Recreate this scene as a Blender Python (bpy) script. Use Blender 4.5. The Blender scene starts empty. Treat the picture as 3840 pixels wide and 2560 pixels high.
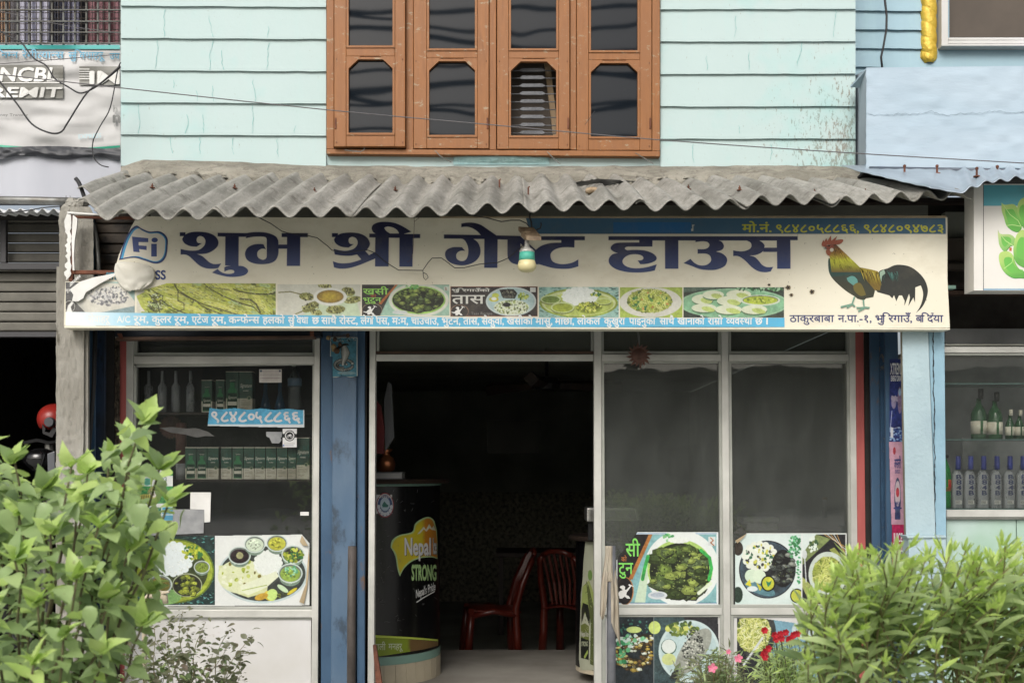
import bpy, bmesh, math, random
import numpy as np
from mathutils import Vector, Matrix, Euler
from mathutils.geometry import tessellate_polygon
random.seed(7); np.random.seed(7)
SC = bpy.context.scene
COL = SC.collection
# ---------------------------------------------------------------- camera, sky, sun, exposure
F = 4186.0; EYE = 1.4; CU = 1920.0; CV = 1763.0      # focal length and horizon measured on the photograph
cam = bpy.data.objects.new('camera', bpy.data.cameras.new('camera')); COL.objects.link(cam)
cam.location = (0, 0, EYE); cam.rotation_euler = (math.pi/2, 0, 0)
cam.data.sensor_width = 36.0; cam.data.lens = F/3840*36; cam.data.shift_y = (CV-1280)/3840
cam.data.clip_start = 0.05; cam.data.clip_end = 600
cam.data.dof.use_dof = True; cam.data.dof.focus_distance = 6.2; cam.data.dof.aperture_fstop = 4.5
SC.camera = cam
world = bpy.data.worlds.new('World'); SC.world = world; world.use_nodes = True
wn = world.node_tree; bg = wn.nodes['Background']
sky = wn.nodes.new('ShaderNodeTexSky'); sky.sky_type = 'NISHITA'; sky.sun_disc = False
SUN_EL, SUN_AZ = math.radians(39), math.radians(196)
sky.sun_elevation = SUN_EL; sky.sun_rotation = SUN_AZ
sky.air_density = 1.0; sky.dust_density = 6.0; sky.ozone_density = 0.6
hs = wn.nodes.new('ShaderNodeHueSaturation'); hs.inputs['Saturation'].default_value = 0.5
wn.links.new(sky.outputs[0], hs.inputs['Color']); wn.links.new(hs.outputs[0], bg.inputs[0])
bg.inputs[1].default_value = 0.13
sun = bpy.data.objects.new('sun', bpy.data.lights.new('sun', 'SUN')); COL.objects.link(sun)
sun.data.energy = 1.5; sun.data.angle = math.radians(30); sun.data.color = (1, .985, .965)
sd = Vector((math.sin(SUN_AZ)*math.cos(SUN_EL), math.cos(SUN_AZ)*math.cos(SUN_EL), math.sin(SUN_EL)))
sun.rotation_euler = sd.to_track_quat('Z', 'Y').to_euler()
SC.view_settings.view_transform = 'Standard'; SC.view_settings.look = 'None'
SC.view_settings.exposure = 0.34; SC.view_settings.gamma = 1.0; SC.view_settings.use_curve_mapping = False
try:
    SC.cycles.max_bounces = 8; SC.cycles.transparent_max_bounces = 12; SC.cycles.use_denoising = True
    SC.cycles.caustics_reflective = False; SC.cycles.caustics_refractive = False
except Exception: pass

# ---------------------------------------------------------------- helpers
def P(u, v, d): return Vector(((u-CU)*d/F, d, EYE+(CV-v)*d/F))   # photograph pixel + distance -> place
def W(px, d): return px*d/F
def lin(c):
    out = []
    for x in c[:3]:
        x /= 255.0; out.append(x/12.92 if x <= .04045 else ((x+.055)/1.055)**2.4)
    return out
WL = {}                                                            # world location of every parent
def tag(o, label=None, cat=None, group=None, kind=None):
    if label: o['label'] = label
    if cat: o['category'] = cat
    if group: o['group'] = group
    if kind: o['kind'] = kind
    return o
def T(name, label, cat, loc=(0, 0, 0), group=None):
    o = bpy.data.objects.new(name, None); COL.objects.link(o); o.empty_display_size = .1
    o.location = loc; WL[o] = Vector(loc); return tag(o, label, cat, group)
def link(name, me, parent=None, loc=(0, 0, 0)):
    o = bpy.data.objects.new(name, me); COL.objects.link(o); o.location = loc
    if parent is not None: o.parent = parent; WL[o] = WL[parent]
    else: WL[o] = Vector(loc)
    return o
class MB:
    def __init__(s): s.v = []; s.f = []; s.c = []
    def add(s, vs, fs, c=None):
        n = len(s.v); s.v += [tuple(a) for a in vs]; s.f += [tuple(i+n for i in f) for f in fs]
        s.c += [c or (1, 1, 1)]*len(vs); return s
    def box(s, x0, x1, y0, y1, z0, z1, c=None):
        vs = [(x, y, z) for z in (z0, z1) for y in (y0, y1) for x in (x0, x1)]
        return s.add(vs, [(0, 2, 3, 1), (4, 5, 7, 6), (0, 1, 5, 4), (2, 6, 7, 3), (0, 4, 6, 2), (1, 3, 7, 5)], c)
    def pbox(s, u0, u1, v0, v1, d, dep, c=None):
        a = P(u0, v1, d); b = P(u1, v0, d); return s.box(a.x, b.x, d, d+dep, a.z, b.z, c)
    def hexa(s, q, dep, c=None):                                    # four corner points (front face) pushed back by dep
        q = [Vector(a) for a in q]; r = [a+Vector((0, dep, 0)) for a in q]
        return s.add(q+r, [(0, 1, 2, 3), (7, 6, 5, 4), (0, 4, 5, 1), (1, 5, 6, 2), (2, 6, 7, 3), (3, 7, 4, 0)], c)
    def pquad(s, pts, d, dep, c=None): return s.hexa([P(u, v, d) for u, v in pts], dep, c)
    def prism(s, pts, d, dep, c=None):                              # outline in pixels at distance d with thickness
        n = len(pts); a = [P(u, v, d) for u, v in pts]; b = [p+Vector((0, dep, 0)) for p in a]
        tr = [tuple(t) for t in tessellate_polygon([[Vector((p.x, p.z, 0)) for p in a]])]
        fs = list(tr)+[tuple(i+n for i in reversed(t)) for t in tr]+[(i, (i+1) % n, (i+1) % n+n, i+n) for i in range(n)]
        return s.add(a+b, fs, c)
    def tube(s, pts, r, n=6, c=None, cap=True):
        pts = [Vector(p) for p in pts]; m = len(pts); rr = r if isinstance(r, (list, tuple)) else [r]*m
        vs = []; up = Vector((0.13, 0.31, 0.94))
        for i, p in enumerate(pts):
            t = (pts[min(i+1, m-1)]-pts[max(i-1, 0)])
            if t.length < 1e-9: t = Vector((0, 0, 1))
            t.normalize(); a = t.cross(up)
            if a.length < .05: a = t.cross(Vector((1, 0, 0)))
            a.normalize(); b = t.cross(a)
            for k in range(n):
                an = 2*math.pi*k/n; vs.append(p+(a*math.cos(an)+b*math.sin(an))*rr[i])
        fs = [(i*n+k, i*n+(k+1) % n, (i+1)*n+(k+1) % n, (i+1)*n+k) for i in range(m-1) for k in range(n)]
        if cap: fs += [tuple(range(n)), tuple(range((m-1)*n, m*n))]
        return s.add(vs, fs, c)
    def lathe(s, prof, cx, cy, z0, n=16, c=None, sx=1.0):           # profile of (radius, height)
        vs = [(cx+r*sx*math.cos(2*math.pi*k/n), cy+r*math.sin(2*math.pi*k/n), z0+h) for r, h in prof for k in range(n)]
        m = len(prof)
        fs = [(i*n+k, i*n+(k+1) % n, (i+1)*n+(k+1) % n, (i+1)*n+k) for i in range(m-1) for k in range(n)]
        fs += [tuple(range(n)), tuple(range((m-1)*n, m*n))]
        return s.add(vs, fs, c)
    def build(s, name, mat, parent=None, smooth=False, bevel=0, loc=None, col=False):
        off = WL[parent] if parent is not None else Vector(loc or (0, 0, 0))
        me = bpy.data.meshes.new(name); me.from_pydata([(a[0]-off[0], a[1]-off[1], a[2]-off[2]) for a in s.v], [], s.f)
        if col:
            at = me.color_attributes.new('Col', 'FLOAT_COLOR', 'POINT')
            arr = np.ones((len(s.v), 4), np.float32); arr[:, :3] = np.array(s.c, np.float32); at.data.foreach_set('color', arr.ravel())
        me.update()
        bm = bmesh.new(); bm.from_mesh(me); bmesh.ops.recalc_face_normals(bm, faces=bm.faces); bm.to_mesh(me); bm.free()
        if smooth: me.polygons.foreach_set('use_smooth', [True]*len(me.polygons))
        me.materials.append(mat)
        o = link(name, me, parent, loc or (0, 0, 0)) if parent is None else link(name, me, parent)
        if bevel:
            m = o.modifiers.new('bevel', 'BEVEL'); m.width = bevel; m.segments = 2; m.limit_method = 'ANGLE'
        return o
def grid(name, fn, nu, nv, mat, parent=None, smooth=True, thick=0, colfn=None, mask=None):
    off = WL[parent] if parent is not None else Vector((0, 0, 0))
    vs = [tuple(fn(i/nu, j/nv)-off) for j in range(nv+1) for i in range(nu+1)]
    fs = [(j*(nu+1)+i, j*(nu+1)+i+1, (j+1)*(nu+1)+i+1, (j+1)*(nu+1)+i) for j in range(nv) for i in range(nu) if mask is None or mask((i+.5)/nu, (j+.5)/nv)]
    me = bpy.data.meshes.new(name); me.from_pydata(vs, [], fs); me.update()
    if smooth: me.polygons.foreach_set('use_smooth', [True]*len(me.polygons))
    me.materials.append(mat)
    o = link(name, me, parent)
    if thick:
        m = o.modifiers.new('thickness', 'SOLIDIFY'); m.thickness = thick; m.offset = 0
    return o
# value noise
def vn(x, y=0.0, z=0.0, s=0):
    def h(i, j, k):
        n = math.sin(i*127.1+j*311.7+k*74.7+s*19.3)*43758.5453; return n-math.floor(n)
    xi, yi, zi = math.floor(x), math.floor(y), math.floor(z); xf, yf, zf = x-xi, y-yi, z-zi
    f = lambda t: t*t*(3-2*t); xf, yf, zf = f(xf), f(yf), f(zf); r = 0
    for a in (0, 1):
        for b in (0, 1):
            for c in ((0, 1) if z else (0,)):
                r += h(xi+a, yi+b, zi+c)*(xf if a else 1-xf)*(yf if b else 1-yf)*((zf if c else 1-zf) if z else 1)
    return r*2-1

# ---------------------------------------------------------------- materials
def newmat(name):
    m = bpy.data.materials.new(name); m.use_nodes = True; nt = m.node_tree
    return m, nt, nt.nodes['Principled BSDF']
def nd(nt, t, **kw):
    n = nt.nodes.new(t)
    for k, v in kw.items():
        if k in n.inputs: n.inputs[k].default_value = v
        else: setattr(n, k, v)
    return n
def coords(nt, scale=(1, 1, 1)):
    g = nt.nodes.new('ShaderNodeNewGeometry'); mp = nt.nodes.new('ShaderNodeMapping'); mp.inputs['Scale'].default_value = scale
    nt.links.new(g.outputs['Position'], mp.inputs['Vector']); return mp.outputs[0]
def ramp(nt, fac, stops):
    r = nt.nodes.new('ShaderNodeValToRGB'); e = r.color_ramp.elements
    while len(e) < len(stops): e.new(.5)
    for q, (p, c) in zip(e, stops): q.position = p; q.color = (*c, 1) if not isinstance(c, (int, float)) else (c, c, c, 1)
    nt.links.new(fac, r.inputs[0]); return r.outputs[0]
def mix(nt, fac, a, b, mode='MIX'):
    m = nt.nodes.new('ShaderNodeMix'); m.data_type = 'RGBA'; m.blend_type = mode
    for s, v in ((m.inputs[0], fac), (m.inputs[6], a), (m.inputs[7], b)):
        if hasattr(v, 'node'): nt.links.new(v, s)
        elif isinstance(v, (int, float)): s.default_value = v
        else: s.default_value = (*v, 1)
    return m.outputs[2]
def noise(nt, vec, scale, detail=4, rough=.55, dist=0):
    n = nd(nt, 'ShaderNodeTexNoise', Scale=scale, Detail=detail, Roughness=rough, Distortion=dist); nt.links.new(vec, n.inputs['Vector']); return n.outputs[0]
def bump(nt, b, h, strength=.3, dist=.01):
    n = nd(nt, 'ShaderNodeBump', Strength=strength, Distance=dist); nt.links.new(h, n.inputs['Height']); nt.links.new(n.outputs[0], b.inputs['Normal']); return n
def M(name, c, c2=None, scale=6, rough=.6, bs=0, bscale=60, metal=0, spec=.4, stretch=(1, 1, 1), dirt=None, dscale=3, dth=.58, lo=.35, hi=.65):
    m, nt, b = newmat(name); c = lin(c); vec = coords(nt, stretch)
    out = c
    if c2 is not None: out = mix(nt, ramp(nt, noise(nt, vec, scale), [(lo, 0.0), (hi, 1.0)]), c, lin(c2))
    if dirt is not None:
        d = ramp(nt, noise(nt, vec, dscale, 8, .7), [(dth, 0.0), (dth+.09, 1.0)]); out = mix(nt, d, out, lin(dirt))
    if hasattr(out, 'node'): nt.links.new(out, b.inputs['Base Color'])
    else: b.inputs['Base Color'].default_value = (*out, 1)
    b.inputs['Roughness'].default_value = rough; b.inputs['Metallic'].default_value = metal; b.inputs['Specular IOR Level'].default_value = spec
    if bs: bump(nt, b, noise(nt, vec, bscale, 5, .6), bs, .01)
    return m
MAT = {}
MAT['alu'] = M('aluminium', (196, 196, 190), (176, 176, 170), 5, .42, .05, 40, .25, dirt=(140, 128, 108), dscale=9, dth=.66)
MAT['alu2'] = M('aluminium_bead', (165, 167, 160), (145, 148, 140), 6, .45, 0, 40, .25)
MAT['concrete'] = M('pillar_concrete', (158, 156, 148), (124, 121, 112), 5, .9, .7, 90, stretch=(1, 1, .35), dirt=(78, 74, 64), dscale=9, dth=.57)
MAT['cement'] = M('cement_floor', (150, 146, 138), (128, 124, 116), 2.5, .7, .2, 50)
MAT['pave'] = M('ground_concrete', (182, 182, 178), (162, 162, 156), 1.2, .9, .5, 30, dirt=(130, 124, 112), dscale=3)
MAT['asphalt'] = M('pale_road', (164, 164, 160), (146, 146, 142), 3, .9, .6, 90)  # road and ground tones set pale to bounce light up under the eave
MAT['lightblue'] = M('light_blue_render', (162, 182, 188), (150, 170, 178), 4, .8, .45, 45, dirt=(140, 140, 128), dscale=8, dth=.67)
MAT['blue2'] = M('grey_blue_render', (140, 172, 188), (124, 156, 172), 4, .8, .25, 60, dirt=(110, 116, 110), dscale=8, dth=.68)
MAT['balc'] = M('balcony_paint', (166, 182, 194), (158, 176, 189), 3, .75, .22, 26, stretch=(.5, 1, 1.6))
MAT['balc2'] = M('balcony_side_paint', (168, 178, 188), (156, 166, 176), 3, .8, .2, 30)
MAT['bluesteel'] = M('blue_painted_steel', (62, 90, 116), (50, 76, 102), 5, .55, .25, 30, stretch=(1, 1, .5), dirt=(96, 76, 62), dscale=9, dth=.6)
MAT['bluedark'] = M('dark_blue_steel', (38, 62, 92), (26, 34, 46), 4, .6, .3, 30, stretch=(1, 1, .35), dirt=(20, 20, 18), dscale=5, dth=.53)  # darker blue steel with near-black blotches
MAT['bluelight'] = M('worn_blue_channel', (84, 104, 124), (68, 92, 116), 4, .5, .2, 30, stretch=(1, 1, .5), dirt=(52, 66, 80), dscale=5, dth=.52)
MAT['near_black'] = M('near_black', (24, 23, 22), (38, 35, 32), 6, .85, .3, 40)  # near-black tone for recesses, backings and the left shop's walls
MAT['black'] = M('black_plastic', (18, 18, 19), None, rough=.5)
MAT['cable'] = M('cable_rubber', (42, 42, 44), None, rough=.6)
MAT['wiregrey'] = M('grey_wire', (92, 90, 92), None, rough=.6)
MAT['redpaint'] = M('faded_red_paint', (168, 88, 84), (146, 72, 68), 5, .6, .2, 40, stretch=(1, 1, .4), dirt=(190, 150, 140), dscale=12, dth=.7)
MAT['brokenplaster'] = M('broken_plaster', (96, 86, 74), (44, 38, 32), 30, .95, 1.0, 60, dirt=(150, 134, 112), dscale=22, dth=.58)
MAT['rust'] = M('rust', (112, 70, 52), (80, 48, 36), 14, .85, .5, 60, dirt=(52, 36, 30), dscale=20, dth=.6)
MAT['rustbeam'] = M('rusty_blue_beam', (36, 46, 60), (30, 34, 40), 5, .7, .3, 40, stretch=(.4, 1, 1.5), dirt=(92, 54, 36), dscale=6, dth=.6)
MAT['brownangle'] = M('brown_angle_iron', (96, 74, 60), (70, 54, 46), 8, .7, .3, 40)
MAT['galv'] = M('galvanised_pipe', (128, 130, 128), (98, 96, 90), 9, .45, .2, 30, .6)
MAT['white'] = M('white_panel', (196, 196, 196), (184, 183, 179), 2, .55, .05, 20, dirt=(160, 152, 136), dscale=5, dth=.64)
MAT['whitepaint'] = M('white_wall_paint', (176, 179, 186), (164, 167, 175), 3, .8, .1, 30, stretch=(1, 1, .2))
MAT['paper'] = M('white_paper', (214, 214, 210), (200, 200, 196), 8, .8)
MAT['greypaper'] = M('grey_paper', (150, 152, 152), (128, 130, 132), 14, .8)
MAT['cloth'] = M('dirty_rag', (176, 168, 152), (142, 132, 116), 12, .95, .6, 30, stretch=(2, 2, .5))
MAT['redplastic'] = M('red_chair_plastic', (88, 32, 22), (76, 26, 18), 6, .3, spec=.5)
MAT['terracotta'] = M('terracotta', (104, 74, 64), (84, 60, 52), 30, .8, .3, 60)
MAT['interior'] = M('interior_wall', (140, 142, 132), (120, 120, 112), 2, .9)
MAT['interior2'] = M('interior_dado', (150, 146, 130), (70, 68, 60), 26, .8)
MAT['darkwood'] = M('dark_wood', (48, 36, 28), (34, 26, 22), 8, .6)
MAT['tile'] = M('cream_tile', (190, 180, 156), (178, 168, 146), 6, .35)
MAT['teal'] = M('teal_paint', (120, 152, 140), None, rough=.5)
MAT['gold'] = M('gold_paint', (206, 178, 72), (184, 152, 50), 18, .38, .5, 60, .2, dirt=(190, 180, 170), dscale=26, dth=.74)
MAT['screen'] = M('brown_insect_screen', (84, 76, 68), (76, 69, 62), 4, .8)
MAT['shutter'] = M('grey_roller_slat', (98, 96, 88), (78, 76, 70), 4, .55, .2, 30, .2)
MAT['shutterd'] = M('dark_roller_slat', (74, 64, 52), (44, 38, 32), 5, .6, .2, 30, dirt=(24, 22, 20), dscale=5, dth=.5)
MAT['bark'] = M('bark', (104, 104, 70), (82, 74, 56), 20, .8)
MAT['barkred'] = M('reddish_stem', (122, 108, 78), (110, 116, 72), 20, .8)
MAT['steelmat'] = M('stainless_steel', (190, 190, 186), None, rough=.3, metal=.9)
MAT['copper'] = M('copper', (186, 120, 84), None, rough=.38, metal=.9)
MAT['brickm'] = M('rubble_stone', (168, 150, 124), (140, 120, 96), 14, .9, .4, 40)
MAT['plastic_grey'] = M('torn_plastic', (110, 112, 112), (80, 82, 84), 10, .5)
MAT['curtain'] = M('curtain', (104, 106, 108), (84, 84, 86), 5, .9, stretch=(3, 3, .3))
MAT['grillegrey'] = M('window_grille_paint', (104, 106, 104), (84, 82, 76), 12, .8)
MAT['tarp'] = M('black_tarpaulin', (44, 46, 50), (66, 68, 72), 4, .5, .8, 8, stretch=(.3, 1, 1))
MAT['wood'] = None
def wood_mat():
    m, nt, b = newmat('varnished_wood'); v = coords(nt, (1, 1, .12)); v2 = coords(nt, (1, 1, 1))
    base = mix(nt, noise(nt, v, 30, 6, .6, 1.0), lin((104, 66, 36)), lin((156, 104, 58)))
    base = mix(nt, ramp(nt, noise(nt, v2, 3), [(.4, 0.0), (.7, 1.0)]), base, lin((132, 88, 52)))
    vp = coords(nt, (.7, 1, 1.6))
    chip = ramp(nt, noise(nt, vp, 24, 8, .75), [(.60, 0.0), (.625, 1.0)])
    base = mix(nt, chip, base, lin((146, 128, 104)))
    nt.links.new(base, b.inputs['Base Color']); b.inputs['Roughness'].default_value = .5; b.inputs['Specular IOR Level'].default_value = .3
    bump(nt, b, noise(nt, v, 60, 6, .6), .25, .004); return m
MAT['wood'] = wood_mat()
def cyan_mat(name, c1, c2, spots):
    m, nt, b = newmat(name); v = coords(nt, (1, 1, 1)); vs = coords(nt, (1.6, 1, .5))
    base = mix(nt, noise(nt, v, 1.6, 3), lin(c1), lin(c2))
    g = nt.nodes.new('ShaderNodeNewGeometry'); sp = nt.nodes.new('ShaderNodeSeparateXYZ'); nt.links.new(g.outputs['Position'], sp.inputs[0])
    if spots:   # mildew and flaked paint gathered in one corner of the wall
        mx = nd(nt, 'ShaderNodeMapRange'); nt.links.new(sp.outputs[0], mx.inputs[0])
        for k, q in enumerate((1.35, 2.05, 0, 1)): mx.inputs[k+1].default_value = q
        mz = nd(nt, 'ShaderNodeMapRange'); nt.links.new(sp.outputs[2], mz.inputs[0])
        for k, q in enumerate((4.15, 3.3, 0, 1)): mz.inputs[k+1].default_value = q
        mu = nd(nt, 'ShaderNodeMath', operation='MULTIPLY'); nt.links.new(mx.outputs[0], mu.inputs[0]); nt.links.new(mz.outputs[0], mu.inputs[1])
        pw = nd(nt, 'ShaderNodeMath', operation='MULTIPLY_ADD'); nt.links.new(mu.outputs[0], pw.inputs[0]); pw.inputs[1].default_value = .2
        nt.links.new(noise(nt, vs, 48, 6, .7), pw.inputs[2])
        f = ramp(nt, pw.outputs[0], [(.655, 0.0), (.71, .8)]); base = mix(nt, f, base, lin((122, 112, 98)))
        pw2 = nd(nt, 'ShaderNodeMath', operation='MULTIPLY_ADD'); nt.links.new(mu.outputs[0], pw2.inputs[0]); pw2.inputs[1].default_value = .3
        nt.links.new(noise(nt, v, 3, 3, .6), pw2.inputs[2])
        base = mix(nt, ramp(nt, pw2.outputs[0], [(.6, 0.0), (.85, .35)]), base, lin((120, 186, 184)))
    st = ramp(nt, noise(nt, coords(nt, (6, 1, .5)), 3, 5, .6), [(.55, 0.0), (.8, .25)]); base = mix(nt, st, base, lin((160, 190, 188)))
    nt.links.new(base, b.inputs['Base Color']); b.inputs['Roughness'].default_value = .7; b.inputs['Specular IOR Level'].default_value = .25
    bump(nt, b, noise(nt, v, 25, 6, .6), .22, .006); return m
MAT['cyan'] = cyan_mat('cyan_wall_paint', (172, 188, 187), (163, 183, 182), True)
MAT['boardblue'] = cyan_mat('grey_blue_board_paint', (150, 176, 186), (140, 166, 178), False)
def roof_mat():
    m, nt, b = newmat('asbestos_cement'); v = coords(nt, (1, .25, .6)); v2 = coords(nt, (1, 1, 1))
    base = mix(nt, ramp(nt, noise(nt, v, 5, 7, .65), [(.3, 0.0), (.7, 1.0)]), lin((112, 111, 104)), lin((160, 158, 151)))
    base = mix(nt, ramp(nt, noise(nt, v, 45, 5, .7), [(.55, 0.0), (.72, .6)]), base, lin((178, 177, 170)))
    base = mix(nt, ramp(nt, noise(nt, v2, 7, 8, .7), [(.55, 0.0), (.68, .8)]), base, lin((80, 77, 68)))
    base = mix(nt, ramp(nt, noise(nt, v2, 90, 3, .6), [(.66, 0.0), (.72, .7)]), base, lin((196, 194, 186)))
    base = mix(nt, ramp(nt, noise(nt, coords(nt, (5, .5, 1)), 14, 6, .7), [(.45, 0.0), (.7, .45)]), base, lin((92, 90, 84)))
    nt.links.new(base, b.inputs['Base Color']); b.inputs['Roughness'].default_value = .75; b.inputs['Specular IOR Level'].default_value = .3
    bump(nt, b, noise(nt, v, 50, 7, .7), .6, .006); return m
MAT['roof'] = roof_mat()
def mortar_mat():
    m, nt, b = newmat('weathered_mortar'); v = coords(nt, (.5, 1, 1)); v2 = coords(nt)
    base = mix(nt, ramp(nt, noise(nt, v, 5, 8, .7), [(.38, 0.0), (.62, 1.0)]), lin((120, 117, 106)), lin((150, 146, 134)))
    base = mix(nt, ramp(nt, noise(nt, v, 13, 9, .8, .6), [(.5, 0.0), (.58, .8)]), base, lin((104, 100, 90)))
    base = mix(nt, ramp(nt, noise(nt, v2, 55, 5, .7), [(.6, 0.0), (.68, .8)]), base, lin((58, 54, 48)))
    nt.links.new(base, b.inputs['Base Color']); b.inputs['Roughness'].default_value = .95
    bump(nt, b, noise(nt, v2, 30, 8, .7), .9, .02); return m
MAT['mortar'] = mortar_mat()
def glass_mat(name, tint=(.5, .52, .5), ior=1.5, haze=.02, rough=.01, wav=.02, hazecol=(.3, .32, .3)):
    m, nt, b = newmat(name); nt.nodes.remove(b); out = nt.nodes['Material Output']
    tr = nt.nodes.new('ShaderNodeBsdfTransparent'); tr.inputs[0].default_value = (*tint, 1)
    gl = nt.nodes.new('ShaderNodeBsdfGlossy'); gl.inputs['Roughness'].default_value = rough
    fr = nt.nodes.new('ShaderNodeFresnel'); fr.inputs[0].default_value = ior
    v = coords(nt); bp = nd(nt, 'ShaderNodeBump', Strength=wav, Distance=.05); nt.links.new(noise(nt, v, 2.2, 2), bp.inputs['Height'])
    nt.links.new(bp.outputs[0], gl.inputs['Normal'])
    df = nt.nodes.new('ShaderNodeBsdfDiffuse'); df.inputs[0].default_value = (*hazecol, 1)  # diffuse share: dust, with the haze of reflections put into the colour
    m1 = nt.nodes.new('ShaderNodeMixShader'); m2 = nt.nodes.new('ShaderNodeMixShader')
    dn = ramp(nt, noise(nt, coords(nt, (1, 1, .4)), 5, 8, .75), [(.35, haze*.6), (.62, haze), (.85, min(1, haze*1.8))])
    nt.links.new(dn, m1.inputs[0]); nt.links.new(tr.outputs[0], m1.inputs[1]); nt.links.new(df.outputs[0], m1.inputs[2])
    nt.links.new(fr.outputs[0], m2.inputs[0]); nt.links.new(m1.outputs[0], m2.inputs[1]); nt.links.new(gl.outputs[0], m2.inputs[2])
    nt.links.new(m2.outputs[0], out.inputs[0]); return m
MAT['glass'] = glass_mat('shop_glass', (.9, .91, .9), 1.5, .04)
MAT['glassr'] = glass_mat('dusty_hazy_glass', (.66, .68, .65), 1.62, .17)
MAT['glassclear'] = glass_mat('case_glass', (.92, .93, .92), 1.4, .05)
MAT['bottleclear'] = glass_mat('clear_bottle', (.95, .96, .96), 1.5, .42, .05, .1, (.74, .77, .8))
MAT['bottlegreen'] = glass_mat('green_bottle', (.18, .5, .24), 1.5, .35, .05, .1, (.07, .22, .10))
def tinted():
    m, nt, b = newmat('dark_tinted_pane'); b.inputs['Base Color'].default_value = (.006, .009, .013, 1)
    b.inputs['Roughness'].default_value = .03; b.inputs['IOR'].default_value = 1.33
    bp = nd(nt, 'ShaderNodeBump', Strength=.03, Distance=.04); nt.links.new(noise(nt, coords(nt), 2.4, 1), bp.inputs['Height'])
    nt.links.new(bp.outputs[0], b.inputs['Normal']); return m
MAT['tint'] = tinted()
def print_mat(name, rough=.5, spec=.35, dirt=.0):
    m, nt, b = newmat(name); a = nt.nodes.new('ShaderNodeVertexColor'); a.layer_name = 'Col'
    c = a.outputs[0]
    if dirt: c = mix(nt, ramp(nt, noise(nt, coords(nt), 6, 8, .7), [(.5, 0.0), (.8, dirt)]), c, lin((120, 112, 92)))
    nt.links.new(c, b.inputs['Base Color']); b.inputs['Roughness'].default_value = rough; b.inputs['Specular IOR Level'].default_value = spec
    return m
MAT['print'] = print_mat('printed_vinyl', .45, .3, .25)
MAT['printc'] = print_mat('printed_paper', .6, .25, .08)
def sign_mat():
    m, nt, b = newmat('sign_flex_fabric'); v = coords(nt)
    base = mix(nt, noise(nt, v, 2, 4), lin((208, 203, 183)), lin((218, 214, 198)))
    base = mix(nt, ramp(nt, noise(nt, coords(nt, (.5, 1, 1)), 4, 7, .7), [(.5, 0.0), (.75, .45)]), base, lin((166, 154, 128)))
    base = mix(nt, ramp(nt, noise(nt, v, 70, 3, .6), [(.71, 0.0), (.74, .8)]), base, lin((92, 84, 70)))
    nt.links.new(base, b.inputs['Base Color']); b.inputs['Roughness'].default_value = .5; b.inputs['Specular IOR Level'].default_value = .3
    bump(nt, b, noise(nt, v, 3, 3), .15, .03); return m
MAT['sign'] = sign_mat()
def leaf_mat(name, c1, c2, tr=.35):
    m, nt, b = newmat(name); oi = nt.nodes.new('ShaderNodeObjectInfo')
    n = noise(nt, coords(nt), 9, 2)
    ad = nd(nt, 'ShaderNodeMath', operation='MULTIPLY_ADD'); nt.links.new(oi.outputs['Random'], ad.inputs[0]); ad.inputs[1].default_value = .6; nt.links.new(n, ad.inputs[2])
    base = mix(nt, ramp(nt, ad.outputs[0], [(.35, 0.0), (1.0, 1.0)]), lin(c1), lin(c2))
    base = mix(nt, ramp(nt, noise(nt, coords(nt), 38, 5, .7), [(.62, 0.0), (.70, .55)]), base, lin((112, 104, 60)))
    base = mix(nt, ramp(nt, noise(nt, coords(nt), 2.2, 2), [(.4, 0.0), (.7, .12)]), base, lin((176, 180, 150)))
    nt.links.new(base, b.inputs['Base Color']); b.inputs['Roughness'].default_value = .38; b.inputs['Specular IOR Level'].default_value = .5
    tl = nt.nodes.new('ShaderNodeBsdfTranslucent'); nt.links.new(mix(nt, .35, base, lin((170, 200, 60))), tl.inputs[0])
    ms = nt.nodes.new('ShaderNodeMixShader'); ms.inputs[0].default_value = tr
    nt.links.new(b.outputs[0], ms.inputs[1]); nt.links.new(tl.outputs[0], ms.inputs[2]); nt.links.new(ms.outputs[0], nt.nodes['Material Output'].inputs[0])
    return m
MAT['leafA'] = leaf_mat('broad_leaf', (136, 162, 108), (168, 190, 130)); MAT['leafB'] = leaf_mat('young_leaf', (164, 196, 100), (192, 214, 132), .4)
MAT['leafC'] = leaf_mat('old_leaf', (96, 120, 82), (120, 142, 98)); MAT['leafP'] = leaf_mat('purple_leaf', (134, 104, 104), (110, 112, 88), .25)
MAT['leafD'] = leaf_mat('narrow_leaf', (158, 180, 124), (190, 208, 152), .5); MAT['leafE'] = leaf_mat('narrow_young_leaf', (172, 206, 96), (198, 222, 126), .4)
MAT['leafF'] = leaf_mat('dry_leaf', (106, 102, 74), (84, 96, 62), .2)
MAT['petalr'] = M('red_petal', (176, 20, 36), (140, 12, 28), 60, .6); MAT['petalp'] = M('pink_petal', (224, 140, 160), (200, 100, 130), 60, .6)
MAT['tree'] = leaf_mat('far_foliage', (52, 74, 44), (70, 92, 54), .1)
MAT['farwall'] = M('far_building_paint', (120, 116, 108), (104, 100, 94), 1, .9)
MAT['farwin'] = M('far_building_window', (26, 28, 30), None, rough=.2)
MAT['galvsheet'] = M('galvanised_sheet', (176, 188, 198), (150, 162, 172), 5, .38, .15, 12, .5, stretch=(1, .3, 1))
MAT['bulbw'] = M('bulb_globe', (206, 196, 150), None, rough=.35); MAT['bulbt'] = M('bulb_teal_ring', (78, 170, 150), None, rough=.5)
MAT['bulbm'] = M('bulb_holder', (146, 128, 104), (110, 92, 74), 30, .6, .3, 50)
MAT['marble'] = M('green_marbled_tile', (174, 194, 188), (150, 178, 160), 2.5, .25, dirt=(120, 150, 96), dscale=2.2, dth=.6)
MAT['shelfglass'] = M('glass_shelf_edge', (96, 124, 120), None, rough=.2)
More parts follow.
